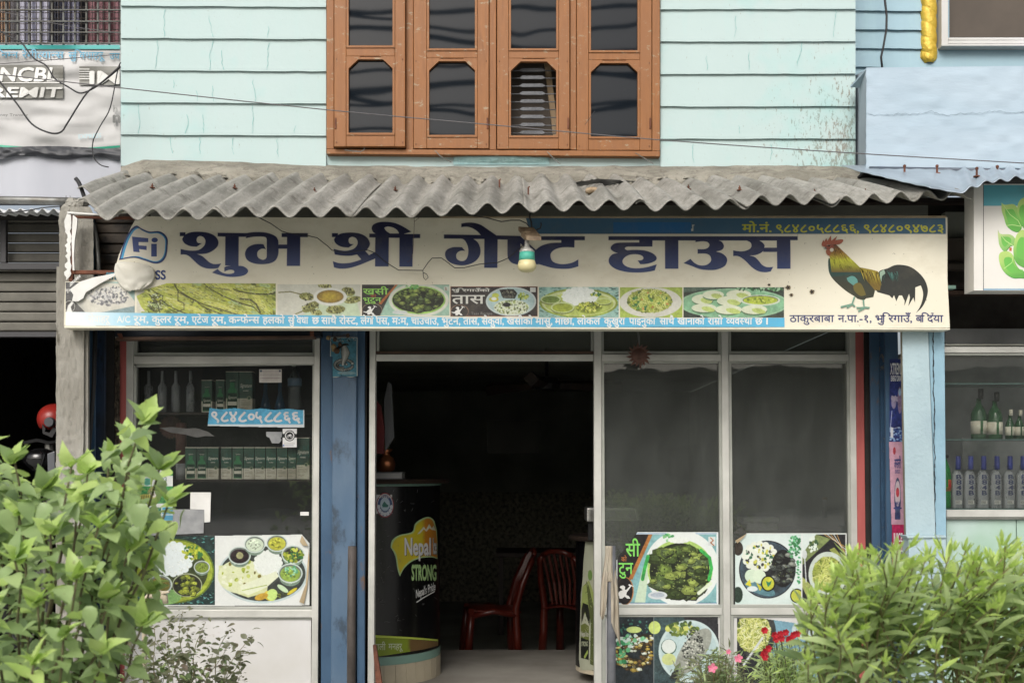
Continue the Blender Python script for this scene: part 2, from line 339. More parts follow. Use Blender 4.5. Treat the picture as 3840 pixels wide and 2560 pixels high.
# ---------------------------------------------------------------- flat print: vector shapes and painted photographs
def path(s, ox, oy, sc=.25, n=5):
    pts = []
    for t in s.split():
        a, b = t[1:].split(','); pts.append((ox+float(a)*sc, oy+float(b)*sc, t[0] == 'c'))
    out = []; m = len(pts)
    for i in range(m):
        p0, p1, p2, p3 = pts[i-1], pts[i], pts[(i+1) % m], pts[(i+2) % m]
        if p1[2] and p2[2]: out.append((p1[0], p1[1])); continue
        t1 = (0, 0) if False else ((p2[0]-p0[0])/2, (p2[1]-p0[1])/2); t2 = ((p3[0]-p1[0])/2, (p3[1]-p1[1])/2)
        L = math.hypot(p2[0]-p1[0], p2[1]-p1[1])
        def clampt(t):
            q = math.hypot(*t); return t if q < L*1.2 or q == 0 else (t[0]/q*L*1.2, t[1]/q*L*1.2)
        t1, t2 = clampt(t1), clampt(t2)
        if p1[2]: t1 = ((p2[0]-p1[0])*1.5-t2[0]*.5, (p2[1]-p1[1])*1.5-t2[1]*.5)
        if p2[2]: t2 = ((p2[0]-p1[0])*1.5-t1[0]*.5, (p2[1]-p1[1])*1.5-t1[1]*.5)
        for k in range(n):
            t = k/n; a = 2*t**3-3*t*t+1; b = t**3-2*t*t+t; c = -2*t**3+3*t*t; d = t**3-t*t
            out.append((a*p1[0]+b*t1[0]+c*p2[0]+d*t2[0], a*p1[1]+b*t1[1]+c*p2[1]+d*t2[1]))
    return out
_fc = bpy.data.curves.new('glyph', 'FONT'); _fo = bpy.data.objects.new('glyph', _fc); COL.objects.link(_fo)
_cache = {}
def _mesh(body, bold):
    _fc.body = body; _fc.offset = bold; _fc.resolution_u = 3
    dg = bpy.context.evaluated_depsgraph_get(); dg.update()
    e = _fo.evaluated_get(dg); m = e.to_mesh(); m.calc_loop_triangles()
    v = [(a.co.x, a.co.y) for a in m.vertices]; f = [tuple(t.vertices) for t in m.loop_triangles]; e.to_mesh_clear(); return v, f
def glyph(c, bold):
    k = (c, bold)
    if k not in _cache:
        v, f = _mesh(c, bold)
        w = max(a[0] for a in _mesh('|'+c+'|', 0)[0])-max(a[0] for a in _mesh('||', 0)[0])
        _cache[k] = (v, f, w)
    return _cache[k]
def cliptri(tri, xc):
    out = []
    if len(tri) < 3: return out
    for i in range(len(tri)):
        a, b = tri[i-1], tri[i]
        if (a[0] <= xc) != (b[0] <= xc):
            t = (xc-a[0])/(b[0]-a[0]); out.append((xc, a[1]+(b[1]-a[1])*t))
        if b[0] <= xc: out.append(b)
    return out
def layout(s, bold):
    """Devanagari in visual order; ~ halves the letter before it, ^ sets a reph on it, ` a ra stroke under it."""
    polys = []; x = 0; i = 0; s = list(s)
    while i < len(s):
        c = s[i]; i += 1
        if c == ' ': x += .28; continue
        if c == 'ि': x -= .11
        marks = ''
        while i < len(s) and s[i] in '~^`': marks += s[i]; i += 1
        v, f, w = glyph(c, bold)
        if '~' in marks:
            xc = w-.185
            for t in f:
                q = cliptri([v[k] for k in t], xc)
                if len(q) > 2: polys.append([(a+x, b) for a, b in q])
            x += xc; continue
        for t in f: polys.append([(v[k][0]+x, v[k][1]) for k in t])
        if '^' in marks:
            cx = x+w-.1; polys.append([(cx-.02, .63), (cx+.05, .63), (cx+.13, .84), (cx+.06, .86)]); polys.append([(cx+.06, .86), (cx+.13, .84), (cx-.06, .78), (cx-.1, .84)])
        if '`' in marks:
            cx = x+w-.16; polys.append([(cx, .24), (cx, .12), (cx-.26, -.03), (cx-.28, .06)])
        x += w
    return polys
class Print:
    def __init__(s, d, step=.00003, base=.0006): s.mb = MB(); s.d = d; s.step = step; s.base = base; s.L = 0; s.gain = 1.0; s.warp = None; s.strip = 0
    def _put(s, pts2, tris, col):
        if s.warp and getattr(s, 'strip', 0):      # cut long triangles into narrow strips so that they follow a curved surface
            P2, T2 = [], []
            for t in tris:
                q = [pts2[i] for i in t]; a = min(p[0] for p in q); b = max(p[0] for p in q); k0 = math.floor(a/s.strip); k1 = math.floor(b/s.strip)
                for k in range(k0, k1+1):
                    w = q if k0 == k1 else [(-x, y) for x, y in cliptri([(-x, y) for x, y in (cliptri(q, (k+1)*s.strip) or [(1e9, 0)])], -k*s.strip)]
                    if len(w) > 2: n0 = len(P2); P2 += w; T2.append(tuple(range(n0, n0+len(w))))
            pts2, tris = P2, T2
        d = s.d-s.base-s.step*s.L; vs = []
        n = len(s.mb.v)
        for (u, v) in pts2:
            c = lin(col(u, v) if callable(col) else col); s.mb.c.append(tuple(x*s.gain for x in c))
            p = P(u, v, d)
            if s.warp: p = s.warp(u, v, p)
            s.mb.v.append(tuple(p))
        s.mb.f += [tuple(i+n for i in t) for t in tris]
    def poly(s, contours, col, layer=None):
        if isinstance(contours[0][0], (int, float)): contours = [contours]
        s.L = s.L+1 if layer is None else layer
        flat = [p for c in contours for p in c]
        tr = tessellate_polygon([[Vector((p[0], p[1], 0)) for p in c] for c in contours])
        s._put(flat, tr, col); return s
    def rect(s, u0, v0, u1, v1, col, layer=None): return s.poly([(u0, v0), (u1, v0), (u1, v1), (u0, v1)], col, layer)
    def ell(s, cx, cy, rx, ry, col, n=20, rot=0, layer=None):
        c, q = math.cos(rot), math.sin(rot)
        return s.poly([(cx+rx*math.cos(a)*c-ry*math.sin(a)*q, cy+rx*math.cos(a)*q+ry*math.sin(a)*c) for a in [2*math.pi*k/n for k in range(n)]], col, layer)
    def line(s, pts, w, col, layer=None):
        L = [];R = []
        for i, p in enumerate(pts):
            a = pts[max(i-1, 0)]; b = pts[min(i+1, len(pts)-1)]; t = math.hypot(b[0]-a[0], b[1]-a[1]) or 1
            nx, ny = -(b[1]-a[1])/t*w/2, (b[0]-a[0])/t*w/2; L.append((p[0]+nx, p[1]+ny)); R.append((p[0]-nx, p[1]-ny))
        s.L = s.L+1 if layer is None else layer
        n = len(pts); s._put(L+R, [(i, i+1, n+i+1, n+i) for i in range(n-1)], col); return s
    def text(s, st, x0, x1, yt, yb, col, bold=.012, caph=.622, slope=0, layer=None, skew=0):
        e = max(0, bold-.008); pl = layout(st, min(bold, .008)); xs = [p[0] for q in pl for p in q]; a, b = min(xs), max(xs)
        kx = (x1-x0)/(b-a); ky = (yb-yt)/caph
        L0 = s.L+1 if layer is None else layer
        for c_, (ex, ey) in enumerate(((-e, 0), (e, 0), (0, -e), (0, e)) if e else ((0, 0),)):
            s.L = L0+c_
            for q in pl:
                pts = [(x0+(p[0]-a+ex)*kx+skew*p[1]*ky, yb-(p[1]+ey)*ky+slope*(p[0]-a)*kx) for p in q]
                s._put(pts, [tuple(range(len(pts)))], col)
        return s
    def build(s, name, parent, mat=None):
        return s.mb.build(name, mat or MAT['print'], parent, col=True)
class Ras:
    """A painted photograph: colours computed on a fine grid of points that become the mesh of the print."""
    def __init__(s, u0, v0, u1, v1, step=1.7, ss=2, bgc=(255, 255, 255)):
        s.u0, s.v0, s.u1, s.v1 = u0, v0, u1, v1; s.ss = ss
        s.nx = max(2, int((u1-u0)/step)); s.ny = max(2, int((v1-v0)/step)); s.k = s.nx*ss/(u1-u0); s.ky = s.ny*ss/(v1-v0)
        s.im = np.ones((s.ny*ss, s.nx*ss, 3), np.float32)*np.array(bgc, np.float32)
        s.r = np.random.RandomState(int(u0*7+v0) % 99991)
    def win(s, u0, v0, u1, v1):
        H, Wd = s.im.shape[:2]
        a = max(0, int((u0-s.u0)*s.k)-1); b = min(Wd, int((u1-s.u0)*s.k)+2); c = max(0, int((v0-s.v0)*s.ky)-1); e = min(H, int((v1-s.v0)*s.ky)+2)
        if a >= b or c >= e: return None
        X, Y = np.meshgrid((np.arange(a, b)+.5)/s.k+s.u0, (np.arange(c, e)+.5)/s.ky+s.v0); return a, b, c, e, X, Y
    def blend(s, w, m, col):
        a, b, c, e, X, Y = w; m = m[..., None].astype(np.float32); col = np.array(col, np.float32)
        s.im[c:e, a:b] = s.im[c:e, a:b]*(1-m)+col*m
    def ell(s, cx, cy, rx, ry, col, rot=0, al=1, clip=None):
        R = max(rx, ry); w = s.win(cx-R, cy-R, cx+R, cy+R)
        if w is None: return s
        X, Y = w[4]-cx, w[5]-cy; c, q = math.cos(rot), math.sin(rot); A = (X*c+Y*q)/max(rx, .1); B = (-X*q+Y*c)/max(ry, .1)
        m = (A*A+B*B < 1)*al
        if clip is not None: m = m*clip(w[4], w[5])
        s.blend(w, m, col); return s
    def grad(s, cx, cy, rx, ry, c0, c1, rot=0):
        R = max(rx, ry); w = s.win(cx-R, cy-R, cx+R, cy+R)
        if w is None: return s
        X, Y = w[4]-cx, w[5]-cy; c, q = math.cos(rot), math.sin(rot); r = ((X*c+Y*q)/rx)**2+((-X*q+Y*c)/ry)**2
        col = np.array(c0)*(1-np.clip(r, 0, 1)[..., None])+np.array(c1)*np.clip(r, 0, 1)[..., None]
        m = (r < 1)[..., None]; a, b, cc, e = w[:4]; s.im[cc:e, a:b] = np.where(m, col, s.im[cc:e, a:b]); return s
    def poly(s, pts, col, al=1):
        xs = [p[0] for p in pts]; ys = [p[1] for p in pts]; w = s.win(min(xs), min(ys), max(xs), max(ys))
        if w is None: return s
        X, Y = w[4], w[5]; m = np.zeros(X.shape, bool)
        for i in range(len(pts)):
            (x1, y1), (x2, y2) = pts[i-1], pts[i]
            if y1 == y2: continue
            m ^= ((Y < y1) != (Y < y2)) & (X < (x2-x1)*(Y-y1)/(y2-y1)+x1)
        s.blend(w, m*al, col); return s
    def rect(s, u0, v0, u1, v1, col): return s.poly([(u0, v0), (u1, v0), (u1, v1), (u0, v1)], col)
    def line(s, pts, wd, col, al=1):
        for (x1, y1), (x2, y2) in zip(pts[:-1], pts[1:]):
            w = s.win(min(x1, x2)-wd, min(y1, y2)-wd, max(x1, x2)+wd, max(y1, y2)+wd)
            if w is None: continue
            L = (x2-x1)**2+(y2-y1)**2+1e-6; t = np.clip(((w[4]-x1)*(x2-x1)+(w[5]-y1)*(y2-y1))/L, 0, 1)
            D = (w[4]-x1-t*(x2-x1))**2+(w[5]-y1-t*(y2-y1))**2; s.blend(w, (D < wd*wd/4)*al, col)
        return s
    def rnd(s, a, b): return a+(b-a)*s.r.rand()
    def inside(s, cx, cy, rx, ry):
        a = s.r.rand()*6.283; q = math.sqrt(s.r.rand()); return cx+rx*q*math.cos(a), cy+ry*q*math.sin(a)
    def specks(s, cx, cy, rx, ry, n, size, cols, asp=(.4, 1)):
        for _ in range(n):
            x, y = s.inside(cx, cy, rx, ry); z = size*s.rnd(.5, 1.2)
            s.ell(x, y, z, z*s.rnd(*asp), cols[s.r.randint(len(cols))], s.rnd(0, 3.14))
        return s
    def rice(s, cx, cy, rx, ry, base=(226, 232, 226)):
        for k in range(16):
            a = k/16*6.283; s.ell(cx+rx*.86*math.cos(a), cy+ry*.86*math.sin(a), rx*.2, ry*.22, base)
        s.ell(cx, cy, rx*.92, ry*.92, base)
        s.specks(cx, cy, rx, ry, 120, max(rx, ry)*.05, [(240, 244, 240), (206, 216, 208), (232, 236, 228), (214, 222, 210)], (.25, .5)); return s
    def meat(s, cx, cy, rx, ry, n=60, cols=None, size=.2, dark=(34, 40, 26)):
        cols = cols or [(66, 82, 40), (94, 112, 52), (48, 60, 30), (120, 134, 66), (78, 92, 60)]
        s.ell(cx, cy, rx, ry, dark)
        for _ in range(n):
            x, y = s.inside(cx, cy, rx*.95, ry*.92); z = size*min(rx, ry)*s.rnd(.5, 1.2); rot = s.rnd(0, 3.14); c = cols[s.r.randint(len(cols))]
            pts = [(x+z*s.rnd(.7, 1.2)*math.cos(a+rot)*1.4, y+z*s.rnd(.6, 1.1)*math.sin(a+rot)) for a in np.linspace(0, 5.4, 6)]
            s.poly([(p[0]+z*.14, p[1]+z*.2) for p in pts], dark); s.poly(pts, c)
            s.poly([(p[0]*.5+x*.5-z*.12, p[1]*.5+y*.5-z*.15) for p in pts], [min(255, q*1.35+8) for q in c], .7)
        s.specks(cx, cy, rx*.95, ry*.95, n*2, size*min(rx, ry)*.13, [(30, 34, 22), (150, 164, 96), (40, 50, 30), (110, 126, 70)]); return s
    def noodles(s, cx, cy, rx, ry, n=120, cols=None, w=1.6, under=(140, 150, 72)):
        cols = cols or [(196, 204, 110), (170, 184, 86), (220, 224, 150), (128, 142, 64), (206, 210, 128)]
        s.ell(cx, cy, rx, ry, under); s.specks(cx, cy, rx, ry, n, min(rx, ry)*.1, [(88, 104, 46), (150, 164, 70), (170, 180, 90)])
        for _ in range(n):
            x, y = s.inside(cx, cy, rx*.85, ry*.85); a = s.rnd(0, 6.28); k = s.rnd(-.5, .5); L = min(rx, ry)*s.rnd(.08, .16); p = [(x, y)]
            for _ in range(6): x += L*math.cos(a); y += L*math.sin(a); a += k; p.append((x, y))
            p = [q for q in p if ((q[0]-cx)/rx)**2+((q[1]-cy)/ry)**2 < 1.1]
            if len(p) > 1: s.line(p, w, cols[s.r.randint(len(cols))])
        return s
    def bowl(s, cx, cy, r, food, rim=(200, 214, 206), side=(120, 140, 124), asp=.8, depth=.5):
        s.ell(cx, cy+r*depth*.8, r*.85, r*asp*.8, side); s.specks(cx, cy+r*depth, r*.6, r*.3, 18, r*.09, [(80, 96, 76), (190, 204, 190)])
        s.ell(cx, cy, r, r*asp, rim); s.ell(cx, cy, r*.9, r*asp*.88, [q*.55 for q in rim]); s.ell(cx, cy+r*.06, r*.82, r*asp*.78, food)
        s.specks(cx, cy, r*.6, r*asp*.55, 26, r*.1, [[min(255, q*1.2) for q in food], [q*.7 for q in food]]); return s
    def grain(s, amt=7):
        H, W_ = s.im.shape[:2]; acc = np.zeros((H, W_), np.float32)      # uneven tone of a printed photograph
        for cell, k in ((26, .07), (11, .09), (4.5, .10)):
            gh, gw = int(H/s.k/cell)+3, int(W_/s.k/cell)+3; g_ = s.r.rand(gh, gw)-.5
            yy = np.arange(H)/s.k/cell; xx = np.arange(W_)/s.k/cell; y0_, x0_ = yy.astype(int), xx.astype(int); fy, fx = (yy-y0_)[:, None], (xx-x0_)[None, :]
            acc += 2*k*(g_[y0_][:, x0_]*(1-fy)*(1-fx)+g_[y0_+1][:, x0_]*fy*(1-fx)+g_[y0_][:, x0_+1]*(1-fy)*fx+g_[y0_+1][:, x0_+1]*fy*fx)
        dark = np.clip(1.08-s.im.mean(2)/215.0, .06, 1)
        s.im *= (1+acc*dark*2.0)[..., None]
        s.im += s.r.randn(*s.im.shape[:2], 1).astype(np.float32)*amt; return s
    def build(s, name, parent, d, mat=None, gain=.9, mask=None, warp=None, off=.0006):
        ss = s.ss; nx, ny = s.nx, s.ny
        im = np.clip(s.im.reshape(ny, ss, nx, ss, 3).mean((1, 3)), 0, 255)/255.0
        im = np.where(im <= .04045, im/12.92, ((im+.055)/1.055)**2.4)*gain
        # every sample is one small face corner grid
        us = s.u0+(s.u1-s.u0)*np.arange(nx)/(nx-1); vs = s.v0+(s.v1-s.v0)*np.arange(ny)/(ny-1)
        U, V = np.meshgrid(us, vs); dd = d-off
        co = np.stack([(U-CU)*dd/F, np.full_like(U, dd), EYE+(CV-V)*dd/F], -1)
        if warp is not None: co = warp(U, V, co)
        o0 = WL[parent] if parent is not None else Vector((0, 0, 0)); co = co-np.array(o0)
        I = np.arange(nx*ny).reshape(ny, nx); q = np.stack([I[:-1, :-1], I[:-1, 1:], I[1:, 1:], I[1:, :-1]], -1).reshape(-1, 4)
        if mask is not None:
            uc = (U[:-1, :-1]+U[1:, 1:])/2; vc = (V[:-1, :-1]+V[1:, 1:])/2; q = q[mask(uc, vc).ravel()]
        me = bpy.data.meshes.new(name); me.vertices.add(nx*ny); me.vertices.foreach_set('co', co.reshape(-1).astype(np.float32))
        me.loops.add(q.size); me.loops.foreach_set('vertex_index', q.ravel().astype(np.int32)); me.polygons.add(len(q))
        me.polygons.foreach_set('loop_start', (np.arange(len(q))*4).astype(np.int32)); me.update(calc_edges=True)
        at = me.color_attributes.new('Col', 'BYTE_COLOR', 'POINT'); c4 = np.ones((nx*ny, 4), np.float32); c4[:, :3] = im.reshape(-1, 3)
        at.data.foreach_set('color', c4.ravel()); me.materials.append(mat or MAT['printc'])
        return link(name, me, parent)
# ---------------------------------------------------------------- ground, street, far side (seen in reflections and from the side)
def struct(mb, name, mat, **k): return tag(mb.build(name, mat, None, **k), kind='structure')
struct(MB().box(-400, 400, 2.2, 400, -.4, -.152), 'ground', MAT['pave'])
struct(MB().box(-60, 60, 2.201, 6.35, -.15, -.02), 'pavement', MAT['pave'])
struct(MB().box(-400, 400, -6.5, 2.2, -.151, -.10), 'road', MAT['asphalt'])
struct(MB().box(-400, 400, -400, -6.5, -.3, -.05), 'verge', MAT['pave'])
DF = 6.45    # shopfront plane
DW = 6.8     # upper wall plane
DS = 5.85    # sign plane
x0, x1 = P(428, 0, DF).x, P(3245, 0, DF).x
struct(MB().box(x0-.05, x1+.05, 6.36, 8.72, -.12, 0), 'shop_floor', MAT['cement'])
struct(MB().box(x0-.05, x1+.05, 8.73, 13, -.15, -.12), 'lower_shop_floor', MAT['interior'])

# far side of the street: two plain buildings and a row of trees (they show in the panes)
def far_building(xa, xb, y, h, nwin, label, storey=2.9):
    t = T('far_building', label, 'building', ((xa+xb)/2, y, -.05), 'buildings across the road')
    MB().box(xa, xb, y-6, y, -.05, h).build('wall', MAT['farwall'], t)
    MB().box(xa-.3, xb+.3, y-6.3, y+.3, h, h+.18).build('roof_slab', MAT['farwall'], t)
    k = 0; z = 1.0
    while z+1.3 < h:
        for i in range(nwin):
            x = xa+(i+.5)*(xb-xa)/nwin; MB().box(x-.6, x+.6, y-.02, y+.03, z, z+1.3).build('window', MAT['farwin'], t)
        z += storey
far_building(-24, -6, -27, 5.6, 6, 'two storey building across the road with six window bays')
far_building(1.2, 26, -29, 5.0, 7, 'low building across the road with seven windows')
def far_tree(x, y, h, r, label):
    t = T('tree', label, 'tree', (x, y, -.05), 'trees across the road')
    MB().tube([(x, y, -.05), (x+.1, y, h*.35), (x-.05, y, h*.7)], [.16, .12, .06], 8).build('trunk', MAT['bark'], t)
    rr = random.Random(int(x*10)); mb = MB()
    for _ in range(1500):
        a = rr.random()*6.28; b = math.acos(2*rr.random()-1); q = r*(.55+.45*rr.random())*(1+.25*vn(a*2, b*2, 0, int(x)))
        c = Vector((x+q*math.sin(b)*math.cos(a), y+q*math.sin(b)*math.sin(a), h*.68+q*.85*math.cos(b)))
        e = Euler((rr.random()*6, rr.random()*6, rr.random()*6)).to_matrix(); s = .2
        mb.add([c+e@Vector(k) for k in ((-s, 0, 0), (0, s*1.6, 0), (s, 0, 0), (0, -s*1.6, .03))], [(0, 1, 2, 3)])
    tag(mb.build('crown', MAT['tree'], t), kind='stuff')
for i, (x, y, h, r) in enumerate(((-3.4, -24, 4.0, 1.6), (0, -25, 3.4, 1.5), (17, -24, 3.6, 1.6), (-9.5, -24, 3.4, 1.6), (21, -25, 4.0, 1.8))):
    far_tree(x, y, h, r, ['slender tree across the road between the two buildings', 'tallest round tree across the road', 'small tree across the road beside the low building', 'low tree in front of the two storey building across the road', 'bushy tree in front of the low building across the road'][i])
# overhead cables along the street (they reflect in the upper panes)
for i, (z, y, r, sag) in enumerate(((5.4, -3, .022, .35), (6.0, -3.05, .03, .5), (6.45, -3.1, .030, .3), (6.62, -3, .042, .4), (6.85, -3.1, .028, .45), (7.1, -3.0, .036, .3), (7.22, -3, .026, .4), (7.5, -3.1, .045, .3), (7.75, -3.2, .030, .4), (7.95, -3.1, .024, .3), (8.15, -3.1, .042, .4), (8.4, -3.1, .03, .35), (8.62, -3.0, .036, .4), (8.9, -3, .03, .4))):
    pts = [(x, y, z-sag*(1-((x-1)/14)**2)+.14*math.sin(x*.9+i)*(i % 3)*.5+x*.02*((i*7) % 5-2)) for x in np.linspace(-14, 15, 40)]
    tag(MB().tube(pts, r, 5).build('overhead_cable', MAT['cable'], smooth=True), 'black overhead cable along the street, mirrored in the brown window', 'cable', 'overhead cables along the street')

# ---------------------------------------------------------------- the cyan guest house, upper front
SL = .0062
gh = T('guest_house', 'cyan painted house front with lapped boards around the brown window', 'building', P(1920, 2600, DW))
def wallpiece(u0, u1, v0, v1): MB().pbox(u0, u1, v0, v1, DW+.012, .2).build('wall', MAT['cyan'], gh)
wallpiece(453, 1224, -500, 618); wallpiece(2475, 3208, -500, 640); wallpiece(1224.5, 2474.5, 578, 640); wallpiece(1224.5, 2474.5, -800, -330)
wallpiece(453, 1224, -900, -500.5); wallpiece(2475, 3208, -900, -500.5)
def board(u0, u1, vt, vb, sl, d, mat, parent, seed=0, lip=.0095):
    vs = []; n = 14; rr = random.Random(seed)
    for i in range(n+1):
        u = u0+(u1-u0)*i/n; w = rr.uniform(-1.1, 1.1)
        a = P(u, vt+sl*(u-u0), d+.006); b = P(u, vb+sl*(u-u0)+w, d-lip+rr.uniform(-.001, .001)); c = P(u, vb+sl*(u-u0)+w+1.5, d-lip+.004); e = P(u, vb+sl*(u-u0)+w, d+.010)
        vs += [a, b, c, e]
    fs = [(i*4+k, (i+1)*4+k, (i+1)*4+k+1, i*4+k+1) for i in range(n) for k in range(3)]+[(0, 1, 2, 3), (n*4+3, n*4+2, n*4+1, n*4)]
    mb = MB(); mb.add(vs, fs); return mb.build('board', mat, parent)
k = 0
for j in range(-3, 6):
    vb = 22+120.7*j if j < 5 else 622
    vt = 22+120.7*(j-1)+1.5; k += 1
    board(453, 1223, vt, vb, SL, DW, MAT['cyan'], gh, k)
    vt2, vb2 = 38+121.4*(j-1)+1.5, (38+121.4*j if j < 5 else 640)
    board(2477, 3208, vt2-3, vb2-3, -.001+.0, DW, MAT['cyan'], gh, 50+k)
# hairline cracks in the boards
mbc = MB(); rr = random.Random(4)
def crack(u, v0, v1, amp=9, wdt=1.1, d=DW-.0125):
    n = max(4, int((v1-v0)/9)); pu = u; L = []
    for i in range(n+1):
        L.append((pu, v0+(v1-v0)*i/n)); pu += rr.uniform(-1, 1)*amp*.45+rr.uniform(-.6, .6)
    for (a, b), (c, e) in zip(L[:-1], L[1:]):
        def dd(v):
            q = ((v-22) % 120.7)/120.7; return DW+.004-.0145*q-.0010
        w1 = wdt*rr.uniform(.4, 1); mbc.add([P(a-w1, b, dd(b)), P(a+w1, b, dd(b)), P(c+w1, e, dd(e)-.0), P(c-w1, e, dd(e))], [(0, 1, 2, 3)])
for u, v0, v1 in ((620, 36, 138), (590, 150, 258), (784, 60, 140), (800, 150, 262), (830, 190, 262), (1005, 100, 142), (1012, 160, 262), (520, 392, 500), (735, 340, 380), (796, 322, 380), (950, 300, 380), (948, 395, 500), (700, 430, 500), (760, 430, 500), (640, 515, 575), (750, 515, 578), (875, 515, 580), (1040, 520, 588), (650, 300, 330), (1110, 470, 500), (3010, 150, 250), (2760, 60, 140), (3130, 30, 140), (2810, 195, 262), (2650, 210, 262), (2770, 470, 500), (2890, 540, 600), (2600, 540, 610)):
    crack(u, v0, v1)
tag(mbc.build('crack', M('paint_crack', (120, 168, 166), None, rough=.9), gh), kind='stuff')
# rough cyan patch below the window
def patch(s, t):
    u = 1700+360*s; v = 576+42*t; e = math.sin(math.pi*s)**.5*math.sin(math.pi*min(1, t+.15))
    return P(u, v, DW+.006-.022*max(0, e)*(1+.4*vn(s*14, t*6)))
grid('plaster_patch', patch, 40, 8, M('fresh_cyan_plaster', (160, 192, 193), (146, 182, 184), 30, .8, .8, 60), gh)

# mortar shoulder that beds the roof sheets
mo = T('mortar_bed', 'weathered mortar shoulder bedding the grey roof sheets against the cyan wall', 'mortar', P(1920, 650, 6.7))
def mfn(s, t):
    u = 452+(3225-452)*s
    top = 592+30*min(1, s*3.5)-4*math.sin(s*9)+2.5*vn(s*60)
    if s < .03: top += (1-s/.03)*34
    if s > .965: top += ((s-.965)/.035)*10
    top -= 0 if s < .985 else (s-.985)*0
    bot = 690+16*min(1, s*2.2)-8*s
    v = top+(bot-top)*t
    d = DW+.01-.20*(1-(1-t)**2.2)-.022*vn(s*45, t*3)*min(1, t*4)-.012*vn(s*120, t*9, 0, 3)*min(1, t*4)
    return P(u+4*vn(t*5, 0, 0, 8)*(1 if s in (0, 1) else 0), v, d)
grid('mortar', mfn, 420, 16, MAT['mortar'], mo)

# ---------------------------------------------------------------- brown wooden window
win = T('wooden_window', 'brown varnished wooden window with eight dark panes and flaking paint', 'window', P(1850, 585, DW))
WD = DW-.035
def bar(name, u0, u1, v0, v1, d, dep, parent, mat='wood', bev=.003): return MB().pbox(u0, u1, v0, v1, d, dep).build(name, MAT[mat], parent, bevel=bev)
VT = -330
bar('frame', 1224, 1252, VT, 558, WD, .10, win); bar('frame', 2446, 2475, VT, 566, WD, .10, win)
MB().pquad([(1224, 558.5), (2475, 566.5), (2475, 587), (1224, 577)], WD-.004, .10).build('frame', MAT['wood'], win, bevel=.003)
for a, b in ((1522, 1550), (1835, 1861), (2138, 2161)): bar('mullion', a, b, VT, 562, WD+.012, .09, win)
def chamfer(u0, u1, v0, v1, cu, cv): return [(u0, v1), (u0, v0+cv), (u0+cu, v0), (u1-cu, v0), (u1, v0+cv), (u1, v1)]
def sash(U0, U1, g0, g1, vu, vm, vb, VB, dd, openpane=False):
    d = WD+dd; s = bar('sash', U0, g0-9, VT+6, VB, d, .045, win)        # the left stile carries the rest of the sash
    MB().pbox(g1+9, U1, VT+6, VB, d, .045).build('stile', MAT['wood'], s, bevel=.003)
    MB().pbox(g0-8.6, g1+8.6, vb+8, VB-.5, d+.002, .042).build('rail', MAT['wood'], s, bevel=.003)
    MB().pbox(g0-8.6, g1+8.6, vu+9, vm-12, d+.002, .042).build('rail', MAT['wood'], s, bevel=.003)
    cu, cv = 36, 34
    # spandrels and moulding over the chamfered lower pane
    for sg in (0, 1):
        a = [(g0-8.6, vm-11.5), (g0+cu+8, vm-11.5), (g0-8.6, vm+cv+6)] if sg == 0 else [(g1+8.6, vm-11.5), (g1-cu-8, vm-11.5), (g1+8.6, vm+cv+6)]
        MB().prism(a, d+.004, .036).build('spandrel', MAT['wood'], s)
    out = chamfer(g0-8, g1+8, vm-9, vb+8, cu+2, cv+2); inn = chamfer(g0, g1, vm, vb, cu, cv)
    mb = MB()
    for i in range(6):
        j = (i+1) % 6; mb.pquad([out[i], out[j], inn[j], inn[i]], d-.004, .03)
    mb.build('moulding', MAT['wood'], s)
    mb = MB(); o2 = [(g0-8, VT+40), (g1+8, VT+40), (g1+8, vu+8), (g0-8, vu+8)]; i2 = [(g0, VT+48), (g1, VT+48), (g1, vu), (g0, vu)]
    for i in range(4): mb.pquad([o2[i], o2[(i+1) % 4], i2[(i+1) % 4], i2[i]], d-.004, .03)
    mb.build('moulding', MAT['wood'], s)
    MB().prism([(g0+.3, VT+49), (g1-.3, VT+49), (g1-.3, vu-.3), (g0+.3, vu-.3)], d+.020, .004).build('pane', MAT['tint'], s)
    if not openpane: MB().prism(chamfer(g0+.3, g1-.3, vm+.3, vb-.3, cu, cv), d+.020, .004).build('pane', MAT['tint'], s)
    for vh in (460, ): MB().pbox(U1-8 if U0 > 1500 else U0+2, U1-2 if U0 > 1500 else U0+8, vh-18, vh+22, d-.006, .006).build('hinge', MAT['rust'], s)
    for (nu, nv) in ((U0+9, VB-16), (U1-9, VB-16), (U0+9, vm), (U1-9, vm)):
        c = P(nu, nv, d-.001); MB().box(c.x-.003, c.x+.003, c.y-.002, c.y, c.z-.003, c.z+.003).build('nail', MAT['rust'], s)
    return s
sash(1253, 1519, 1307, 1472, 171, 223, 498, 550, -.035)
sash(1551, 1833, 1609, 1781, 182, 230, 506, 557, -.004)
s3 = sash(1864, 2136, 1916, 2086, 182, 231, 508, 559, -.012, True)
sash(2163, 2444, 2216, 2391, 189, 237, 512, 564, -.002)
